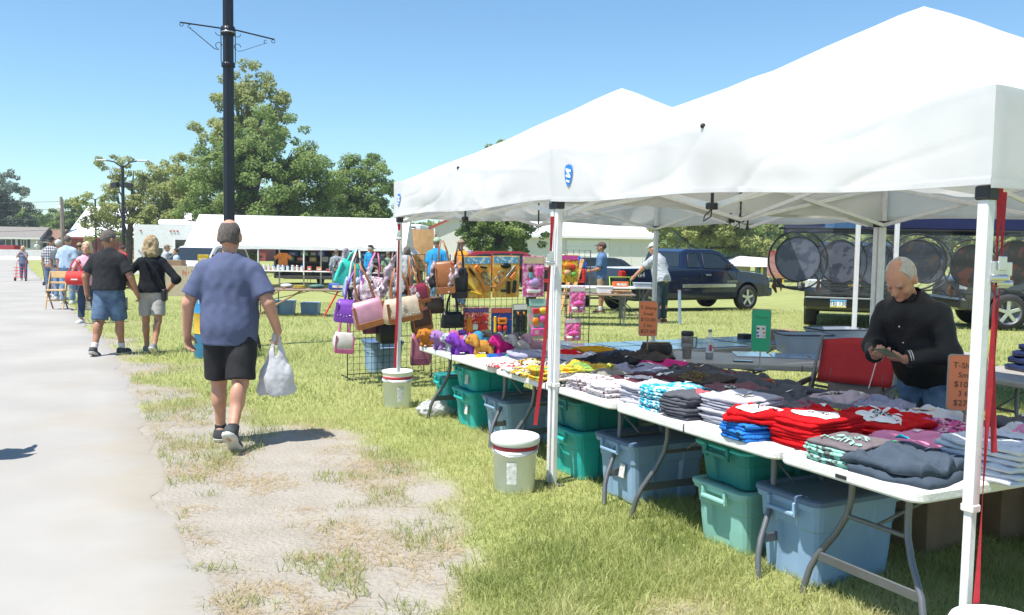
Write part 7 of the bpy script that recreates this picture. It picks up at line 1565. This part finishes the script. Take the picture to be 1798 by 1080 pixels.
# blue and yellow trash barrel behind the man in blue
T = thing("trash_barrel", "blue and yellow painted trash barrel behind the man in blue", "barrel", (-4.06, 12.1, 0)); BB = mat("barrel_blue", (.04, .22, .42), .5, var=.1)
b = MB(); b.lathe([(0, 0), (.275, 0), (.285, .02), (.28, .32), (.29, .34)], 24); b.build("lower_half", BB, T); b = MB(); b.lathe([(.29, .34), (.282, .36), (.282, .60), (.29, .62)], 24); b.build("yellow_band", mat("barrel_yellow", (.6, .38, .03), .5), T); b = MB(); b.lathe([(.29, .62), (.28, .64), (.285, .92), (.29, .94), (.27, .95), (.26, .3), (0, .3)], 24); b.build("upper_half", BB, T)
me = text_mesh("TRASH", .12)
for v in me.vertices: a = v.co.x/.288-math.pi/2; v.co = (.288*math.cos(a), .288*math.sin(a), .78+v.co.y)
mesh_obj("lettering", me, WHITE, T)
# carts
def cart(label, p, rz, m, box=None):
    T = thing("shopping_cart", label, "cart", p, rz)
    for s in (-1, 1): b = MB(); b.tube([(s*.2, 0, .12), (s*.2, .12, .85), (s*.18, .2, .98)], .013, 6); b.build("side_rail", m, T); wheel(T, s*.24, 0, .09, .04)
    b = MB(); b.tube([(-.18, .2, .98), (.18, .2, .98)], .015, 6); b.build("handle", BLACK, T); b = MB()
    for z in (.2, .35, .5, .65): b.tube([(-.2, .02+z*.1, z), (.2, .02+z*.1, z), (.2, -.28, z), (-.2, -.28, z), (-.2, .02+z*.1, z)], .008, 5)
    for x in (-.1, 0, .1): b.tube([(x, -.28, .12), (x, -.28, .65)], .006, 4)
    tag(b.build("basket_wires", m, T), kind="stuff")
    if box: b = MB(); b.bbox((0, -.13, .42), (.36, .28, .44), .02); b.build("liner", box, T)
    return T
cart("red wire shopping cart pushed by the woman in the blue vest", (-22.9, 41.2, -.4), .1, TR_); cart("dark cart with green liner beside the striped shirt woman", (-19.6, 37.4, -.4), 2.8, BLACK, mat("green_liner", (.03, .12, .07), .7))
# folding camp chair, lime and black
T = thing("camp_chair", "black camp chair with lime trim beside the blue pickup", "chair", (2.75, 21.6, GZ(0, 21.6)), R(20)); LIME = mat("lime_trim", (.35, .6, .05), .6)
curved(.28, .45, .92, .2, .3, .05).build("backrest", BLACK, T); b = MB(); b.bbox((0, 0, .42), (.54, .46, .03), .01); b.build("seat", BLACK, T); b = MB(); b.tube([(-.28, .2, .45), (-.28, .3, .93), (.28, .3, .93), (.28, .2, .45)], .015, 6); b.build("trim", LIME, T)
for s in (-1, 1):
    for q in (-1, 1): b = MB(); b.tube([(s*.28, q*.24, 0), (-s*.1, -q*.05, .42)], .012, 6); b.build("leg", STEEL, T)
# ------------------------------------------------------------------ who is at the market
TEEB = mat("faded_blue_tee", (.105, .125, .215), .92, var=.05, scale=40, bump=.35, bscale=260, spec=.15); TEEK = mat("charcoal_tee", (.03, .031, .034), .92, var=.08, scale=40, bump=.35, bscale=260, spec=.15); HOODK = mat("black_knit", (.014, .015, .019), .92, var=.2, scale=9, bump=.35, bscale=260, spec=.15)
SHK = mat("black_mesh_shorts", (.010, .010, .012), .8, var=.2, bump=.2); SHG = mat("stone_shorts", (.38, .36, .34), .9, var=.08, bump=.25); KHA = mat("khaki_cloth", (.30, .22, .14), .9, var=.15, bump=.25)
HGR = mat("grey_brown_hair", (.15, .125, .11), .85, var=.4, scale=60, bump=.7, bscale=300); HBL = mat("blond_hair", (.42, .28, .13), .6, var=.45, scale=30, bump=.8, bscale=120, col2=(.62, .46, .25)); HWH = mat("white_hair", (.55, .53, .50), .8, var=.2, scale=60, bump=.6, bscale=300); HBR = mat("brown_hair", (.05, .03, .02), .8, bump=.6, bscale=300); HLB = mat("short_blond_hair", (.55, .45, .28), .7, var=.3, scale=40, bump=.7, bscale=160)
SHOD = mat("dark_trainer", (.045, .05, .055), .8, var=.4, scale=25); SHOW = mat("white_trainer", (.6, .6, .58), .7); SHOB = mat("brown_boot", (.12, .06, .035), .7); SOKW = mat("white_sock", (.6, .6, .6), .9); SOKD = mat("dark_sock", (.03, .03, .033), .9); SLIP = mat("grey_slip_on", (.2, .2, .2), .8)
PINKT = mat("pink_tee", (.62, .33, .42), .9, var=.1, bump=.2); LBLU = mat("pale_blue_shirt", (.38, .48, .62), .9, var=.06, bump=.2); GRYT = mat("grey_tee", (.36, .37, .39), .9, var=.06, bump=.2); SLT = mat("slate_tee", (.10, .11, .12), .9, bump=.2); ROYAL = mat("bright_blue_tee", (.01, .26, .60), .9, var=.1, bump=.2); SAGE = mat("sage_tee", (.16, .27, .16), .9, bump=.2); ORNG = mat("safety_orange_tee", (.85, .28, .01), .9, bump=.2); WORK = mat("work_blue_shirt", (.09, .17, .32), .9, var=.12, bump=.2); GRN = mat("green_tee", (.02, .22, .14), .9)
PLAID = pattern("plaid_shirt", (.55, .55, .56), (.03, .035, .06), 'check', 13, .5, .9); CHK = pattern("small_check_shirt", (.50, .52, .55), (.12, .14, .18), 'check', 26, .72, .9); STRP = pattern("striped_shirt", (.50, .52, .55), (.05, .07, .14), 'stripe', 14, .5, .9)
CAPK = mat("black_cap", (.02, .02, .025), .9); CAPT = mat("tan_cap", (.30, .23, .15), .9); CAPG = mat("pale_green_cap", (.30, .42, .28), .9); CAPB = mat("brown_cap", (.10, .06, .05), .9); CAPW = mat("light_cap", (.5, .48, .46), .9)
# 1 man in blue carrying a white bag
human("heavy-set man in faded blue tee and black shorts walking away with a white bag", (-2.20, 6.88, 0), .06, 1.745, 1.13, legs=((-.22, .42), (.16, .05)), arms=(((.315, -.06, 1.13), (.37, .03, .90), {'dir': (-.02, .15, -1), 'curl': 1.15, 'palm': (-1, 0, 0)}), ((-.31, -.03, 1.12), (-.345, .04, .87), {'dir': (.1, .12, -1), 'curl': .5, 'palm': (.8, -.5, 0)})),
      res=.011, fine=True, belly=.03, shirt=TEEB, hem=.80, bottom='shorts', bmat=SHK, blen=.93, shoe=SHOD, sock=(SOKD, .05), hair='balding', hairm=HGR, footpitch=(.75, 0), wr=.005)
bagf = union([sd_cone((0, 0, .06), (0, 0, .14), .125, .12, 1.7), sd_cone((0, 0, .14), (0, 0, .30), .12, .055, 1.7), sd_cone((-.035, 0, .30), (-.012, 0, .47), .024, .012, 1.5), sd_cone((.035, 0, .30), (.012, 0, .47), .024, .012, 1.5), sd_cone((-.10, 0, .03), (.1, .0, .03), .05, .05, 1.5)], .05)
hole = sd_ell((0, 0, .37), (.016, .2, .075)); bagf2 = wrinkle(wrinkle(lambda X, Y, Z: np.maximum(np.maximum(bagf(X, Y, Z), -hole(X, Y, Z)), -Z), .007, 45, 3, .25), .003, 120, 6, .2)
o = mesh_obj("carrier_bag", sd_mesh("carrier_bag", bagf2, (-.22, -.16, -.02), (.22, .16, .52), .0075), mat("white_film", (.70, .70, .72), .35, var=.04, trans=.35, bump=.25, bscale=25), None, (-1.85, 6.93, .385), (0, 0, .1)); tag(o, "white plastic carrier bag hanging from the hand of the man in blue", "carrier bag")
# 2 man in charcoal tee
human("man in charcoal tee and denim shorts walking on the road edge", (-5.52, 12.1, 0), -.05, 1.71, 1.14, legs=((.20, .05), (-.16, .25)), arms=(((.33, -.02, 1.12), (.37, .08, .88), {'curl': .8}), ((-.31, -.04, 1.12), (-.33, .02, .87), {'curl': .7})), res=.0135, fine=True, belly=.04, shirt=TEEK, hem=.94, bottom='shorts', bmat=DENIM, blen=.95, shoe=SHOD, sock=(SOKW, .09), hair='short', hairm=HGR, head=(-.55, .05), footpitch=(0, .4), belt=BLACK, skin=SKINT)
# 3 woman in black
human("blond woman in black hooded top and stone shorts, hands on hips", (-5.06, 12.42, 0), .08, 1.63, 1.0, sex='f', legs=((-.18, .32), (.1, .02)), arms=(((.40, -.10, 1.14), (.23, -.03, .95), {'dir': (-.3, .15, -.9), 'curl': .4}), ((-.40, -.10, 1.14), (-.23, -.03, .95), {'dir': (.3, .15, -.9), 'curl': .4})), res=.0135, fine=True, shirt=HOODK, sleeve='elbow', hem=.93, bottom='shorts', bmat=SHG, blen=.80, shoe=SLIP, hair='long', hairm=HBL, footpitch=(.6, 0), skin=SKINT)
T = thing("shoulder_bag", "small black cross-body bag at the hip of the blond woman", "bag", (-4.86, 12.36, .83), .2); b = MB(); b.bbox((0, 0, 0), (.07, .16, .18), .02); b.build("pouch", BKL, T); b = MB(); b.tube([(0, 0, .08), (-.08, -.12, .32), (-.23, -.13, .52), (-.30, -.05, .60)], .011, 6); b.build("strap", BKL, T); b = MB(); b.tube([(-.235, -.133, .525), (-.31, -.115, .62)], .016, 6); b.build("strap_pad", mat("grey_strap", (.35, .35, .36), .6), T)
# 4 woman in pink with red bag
human("smiling woman in pink tee and dark jeans carrying a red tote bag", (-8.04, 16.75, 0), math.pi+.12, 1.53, 1.08, sex='f', legs=((.16, .05), (-.12, .2)), arms=(((.27, .03, 1.14), (.16, .16, 1.30), {'dir': (-.2, .1, .9), 'curl': 1.2}), ((-.24, -.02, 1.12), (-.26, .06, .88), {})), res=.015, fine=True, face=True, belly=.04, shirt=PINKT, hem=.84, bmat=DENIMD, blen=.86, shoe=SHOW, hair='bob', hairm=HLB)
T = thing("red_tote", "bright red shoulder tote carried by the woman in pink", "bag", (-8.16, 16.52, .74), math.pi+.2); T.scale = (.82,)*3; REDT = mat("red_bag_cloth", (.62, .03, .025), .7, bump=.2); b = MB(); loft(b, [[(x, y, z) for x, y in rrect(w, d, .04)] for w, d, z in ((.30, .14, 0), (.40, .18, .06), (.42, .17, .16), (.36, .1, .30))], True); b.build("bag_body", REDT, T)
b = MB(); b.tube([(-.14, -.02, .28), (-.08, -.03, .48), (.02, -.02, .56), (.08, -.03, .48), (.14, -.02, .28)], .014, 6); b.build("strap", REDT, T); b = MB(); b.bbox((.0, .09, .12), (.14, .006, .03), .002); b.build("print", WHITE, T)
# 5-10 group further up the road
human("man in pale blue shirt and light jeans seen from behind", (-11.35, 22.6, GZ(0, 22.6)), -.1, 1.74, 1.1, legs=((.05, .05), (-.05, .05)), res=.02, shirt=LBLU, hem=.94, bmat=DENIML, shoe=SHOW, hair='short', hairm=HGR)
human("white-haired man in slate tee and jeans between the plaid and pale blue shirts", (-12.75, 24.9, GZ(0, 24.9)), -.2, 1.68, 1.05, res=.022, shirt=SLT, hem=.95, bmat=DENIML, shoe=SHOW, hair='short', hairm=HWH, belt=BLACK)
human("man in plaid shirt and dark cap seen from behind", (-13.65, 26.2, GZ(0, 26.2)), -.25, 1.80, 1.12, arms=(((.30, .0, 1.12), (.28, .18, .98)), None), res=.022, shirt=PLAID, hem=.96, bmat=DENIM, shoe=SHOW, cap=(CAPK,), hair='short', hairm=HGR)
human("woman in navy striped top and white cap leaning beside the dark cart", (-20.0, 38, -.4), -1.0, 1.64, 1.1, sex='f', lean=.12, arms=(((.22, .12, 1.12), (.18, .32, .98)), ((-.22, .1, 1.12), (-.18, .32, .98))), res=.025, shirt=STRP, hem=.86, bmat=DENIM, shoe=SHOW, hair='bob', hairm=HWH, cap=(CAPW,))
human("woman in blue vest lifting both hands to her face behind the red cart", (-23.2, 42, -.4), math.pi, 1.62, 1.15, sex='f', arms=(((.25, .12, 1.22), (.08, .17, 1.46)), ((-.25, .12, 1.22), (-.08, .17, 1.46))), res=.025, shirt=mat("dusty_blue_top", (.14, .18, .28), .9), hem=.84, bmat=DENIM, shoe=SHOW, hair='bob', hairm=HLB)
human("person in a tan cap beyond the pale blue shirt", (-14.9, 30.5, GZ(0, 30.5)), .2, 1.72, 1.0, res=.03, shirt=SLT, hem=.9, bmat=DENIMD, shoe=SHOB, cap=(CAPT,), hair='short', hairm=HBR)
human("man in green tee and dark cap near the lamp post with loudspeakers", (-21.6, 45, -.4), 2.6, 1.74, 1.1, res=.03, shirt=GRN, hem=.9, bmat=DENIMD, shoe=SHOB, cap=(CAPK,), skin=SKINT)
human("person in red top with dark vest by the counter", (-15.6, 35.5, GZ(0, 35.5)), -.6, 1.72, 1.0, res=.03, shirt=mat("red_top", (.5, .03, .03), .9), hem=.9, bmat=DENIMD, shoe=SHOB, hair='short', hairm=HBR)
human("far person in white shirt behind the concrete barrier", (-47.2, 88, -.4), 1.0, 1.7, 1.1, res=.04, shirt=WHITE, hem=.9, bmat=DENIM, shoe=SHOB, hair='short', hairm=HWH)
# near the camper and tent
human("man in grey tee and tan cap bending over the counter by the camper", (-13.2, 33.5, GZ(0, 33.5)), -1.2, 1.78, 1.08, lean=.2, res=.024, shirt=GRYT, hem=.92, bmat=DENIM, shoe=SHOB, cap=(CAPT,), hair='short', hairm=HGR)
human("person in pale blue shirt next to the man in the grey tee", (-12.6, 33.2, GZ(0, 33.2)), 2.0, 1.62, 1.0, res=.026, shirt=LBLU, hem=.9, bmat=DENIM, shoe=SHOB, hair='short', hairm=HBR)
T_, J_ = human("man in grey shirt with dark crossed suspenders under the tent", (-7.15, 36, GZ(0, 36)), .1, 1.72, 1.08, res=.024, shirt=mat("blue_grey_shirt", (.25, .28, .33), .9), sleeve='long', hem=.98, bmat=DENIM, shoe=SHOB, hair='short', hairm=HGR, belt=BLACK)
for s in (-1, 1): b = MB(); b.tube([(s*.13, .03, 1.47), (s*.09, -.115, 1.40), (0, -.15, 1.25), (-s*.09, -.15, 1.04)], .02, 5); b.build("suspender", DKB, T_)
human("man in bright blue tee and black cap looking down at the tent tables", (-5.15, 31.5, GZ(0, 31.5)), -1.15, 1.84, 1.05, lean=.08, head=(0, .3), arms=(((.24, .05, 1.12), (.2, .25, 1.02)), ((-.24, .05, 1.12), (-.15, .28, 1.05))), res=.022, shirt=ROYAL, hem=.88, bmat=DENIM, shoe=SHOB, cap=(CAPK,), hair='short', hairm=HWH, face=True)
human("person in sage green tee seen from behind under the tent's end", (-5.0, 35.5, GZ(0, 35.5)), .1, 1.66, 1.1, res=.026, shirt=SAGE, hem=.88, bmat=DENIMD, shoe=SHOB, hair='short', hairm=HGR)
human("grey-haired person in grey and orange top beside the red strap", (-3.2, 27, GZ(0, 27)), .6, 1.70, 1.15, sex='f', lean=.1, arms=(((.27, .03, 1.12), (.30, .16, .92)), None), res=.022, shirt=GRYT, hem=.86, bmat=DENIM, shoe=SHOW, hair='bob', hairm=HGR)
human("man in bright blue tee and pale green cap seen from behind the rack", (-1.90, 22.2, GZ(0, 22.2)), -.25, 1.83, 1.12, res=.018, belly=.03, arms=(((.29, .0, 1.12), (.27, .14, .92)), None), shirt=ROYAL, hem=.84, bmat=DENIML, shoe=SHOB, cap=(CAPG,), hair='short', hairm=HGR)
human("bearded man in safety orange tee and tan cap facing the blue tee man", (-1.40, 24.0, GZ(0, 24)), 2.3, 1.84, 1.12, res=.02, head=(.3, 0), shirt=ORNG, hem=.86, bmat=DENIM, shoe=SHOB, cap=(CAPT,), hair='short', hairm=HBR, face=True, skin=SKINT)
human("bearded man in blue work shirt, khaki shorts and brown cap by the pickup's tail", (2.25, 22.4, GZ(0, 22.4)), 1.35, 1.79, .97, res=.016, fine=False, arms=(((.22, .04, 1.12), (.16, .27, 1.06)), ((-.22, .04, 1.12), (-.10, .28, 1.06))), shirt=WORK, hem=.82, bottom='shorts', bmat=KHA, blen=1.0, shoe=SHOB, sock=(SOKW, .1), cap=(CAPB,), hair='short', hairm=HBR, face=True, skin=SKINT, collar=WORK)
human("man in small checked shirt and light cap stooping over the orange box", (3.20, 19.0, GZ(0, 19)), .75, 1.76, 1.1, lean=.32, head=(.2, .35), arms=(((.27, .10, 1.13), (.24, .2, .92)), ((-.27, .32, 1.18), (-.32, .5, 1.0))), res=.016, shirt=CHK, hem=.88, bmat=mat("dark_jeans_green", (.03, .05, .065), .85, var=.3, bump=.3), shoe=SHOB, cap=(CAPW,), hair='short', hairm=HBR)
# the seller
JKT = mat("black_jacket", (.009, .009, .012), .55, var=.25, scale=8, bump=.25, bscale=60, spec=.4)
T_, J_ = human("white-haired seller in black jacket and jeans looking down at banknotes", (2.56, 5.42, 0), 2.15, 1.62, 1.06, lean=.46, head=(.08, .68), arms=(((.27, .20, 1.09), (.13, .38, 1.05), {'dir': (-.6, .6, .1), 'curl': .8, 'palm': (-.3, -.2, 1)}), ((-.27, .20, 1.09), (-.10, .40, 1.05), {'dir': (.6, .6, .05), 'curl': .9, 'palm': (.3, -.2, 1)})), res=.0115, fine=True, face=True, belly=.04, shirt=JKT, sleeve='long', hem=.88, bmat=DENIM, shoe=SHOD, hair='fringe', hairm=HWH, wr=.007, skin=SKIN, eyes=False, collar=JKT)
for z, r in ((1.478, .098), (1.468, .106)):
    b = MB(); b.tube([tuple(J_['tr']((r*math.cos(t), -.004+r*.95*math.sin(t), z-.02*math.sin(t)))) for t in [math.pi*.85+k*math.pi*1.3/12 for k in range(13)]], .004, 5, False); b.build("collar_stripe", WHITE, T_)
for (q, e, w) in J_['AR']:
    d = Vector(w-e).normalized(); m = d.to_track_quat('Z', 'Y').to_matrix()
    for off in (.02, .034):
        b = MB(); b.tube([Vector(w)-d*off+m @ Vector((.056*math.cos(t), .056*math.sin(t), 0)) for t in [k*math.pi/8 for k in range(17)]], .0028, 5, False); b.build("cuff_stripe", WHITE, T_)
b = MB()
for k in range(3): b.ball(tuple(J_['tr']((0, .165, 1.36-.12*k))), .008, 6, 5)
tag(b.build("snaps", CHROME, T_), kind="stuff")
T = thing("banknotes", "small fan of banknotes in the seller's hands", "banknotes", (2.17, 5.10, 1.0), 2.15)
for k in range(3): b = MB(); b.box((0, 0, 0), (.066, .156, .0012), (.35, .1, .25*k-.25)); b.build("note", mat("note_green", (.30, .34, .25), .8, var=.25, scale=40), T, (0, .003*k, .004*k))
# walker just past the left edge of the view, with a blue bag
human("walker in blue tee passing along the road with a blue bag", (-4.22, 5.95, 0), .4, 1.72, 1.05, legs=((.2, .05), (-.2, .35)), arms=(((.33, .08, 1.14), (.44, .22, .98)), ((-.33, -.05, 1.12), (-.40, -.12, .92))), res=.022, shirt=LBLU, hem=.88, bottom='shorts', bmat=DENIM, shoe=SHOW, hair='short', hairm=HBR, footpitch=(0, .5))
T = thing("shopping_bag", "blue shopping bag carried by the walker on the road", "bag", (-3.77, 6.14, .30), .3); b = MB(); loft(b, [[(x, y, z) for x, y in rrect(w, d, .03)] for w, d, z in ((.22, .10, 0), (.26, .14, .06), (.26, .12, .22), (.22, .06, .32))]); b.build("bag_body", mat("blue_bag", (.12, .25, .5), .5), T); b = MB(); b.tube([(-.08, 0, .31), (-.04, 0, .52), (.04, 0, .52), (.08, 0, .31)], .008, 6); b.build("handle", WHITE, T)
# ------------------------------------------------------------------ the air: thin summer haze round everything
hz = MB(); hz.box((0, 200, 7.4), (1020, 820, 17.8)); hm = bpy.data.materials.new("thin_haze"); hm.use_nodes = True; hn = hm.node_tree.nodes
hn.remove(hn["Principled BSDF"]); pv = hn.new("ShaderNodeVolumePrincipled"); pv.inputs["Density"].default_value = .0006; pv.inputs["Color"].default_value = (.82, .90, 1, 1); pv.inputs["Anisotropy"].default_value = .2
hm.node_tree.links.new(pv.outputs[0], hn["Material Output"].inputs["Volume"]); tag(hz.build("haze", hm), kind="stuff")
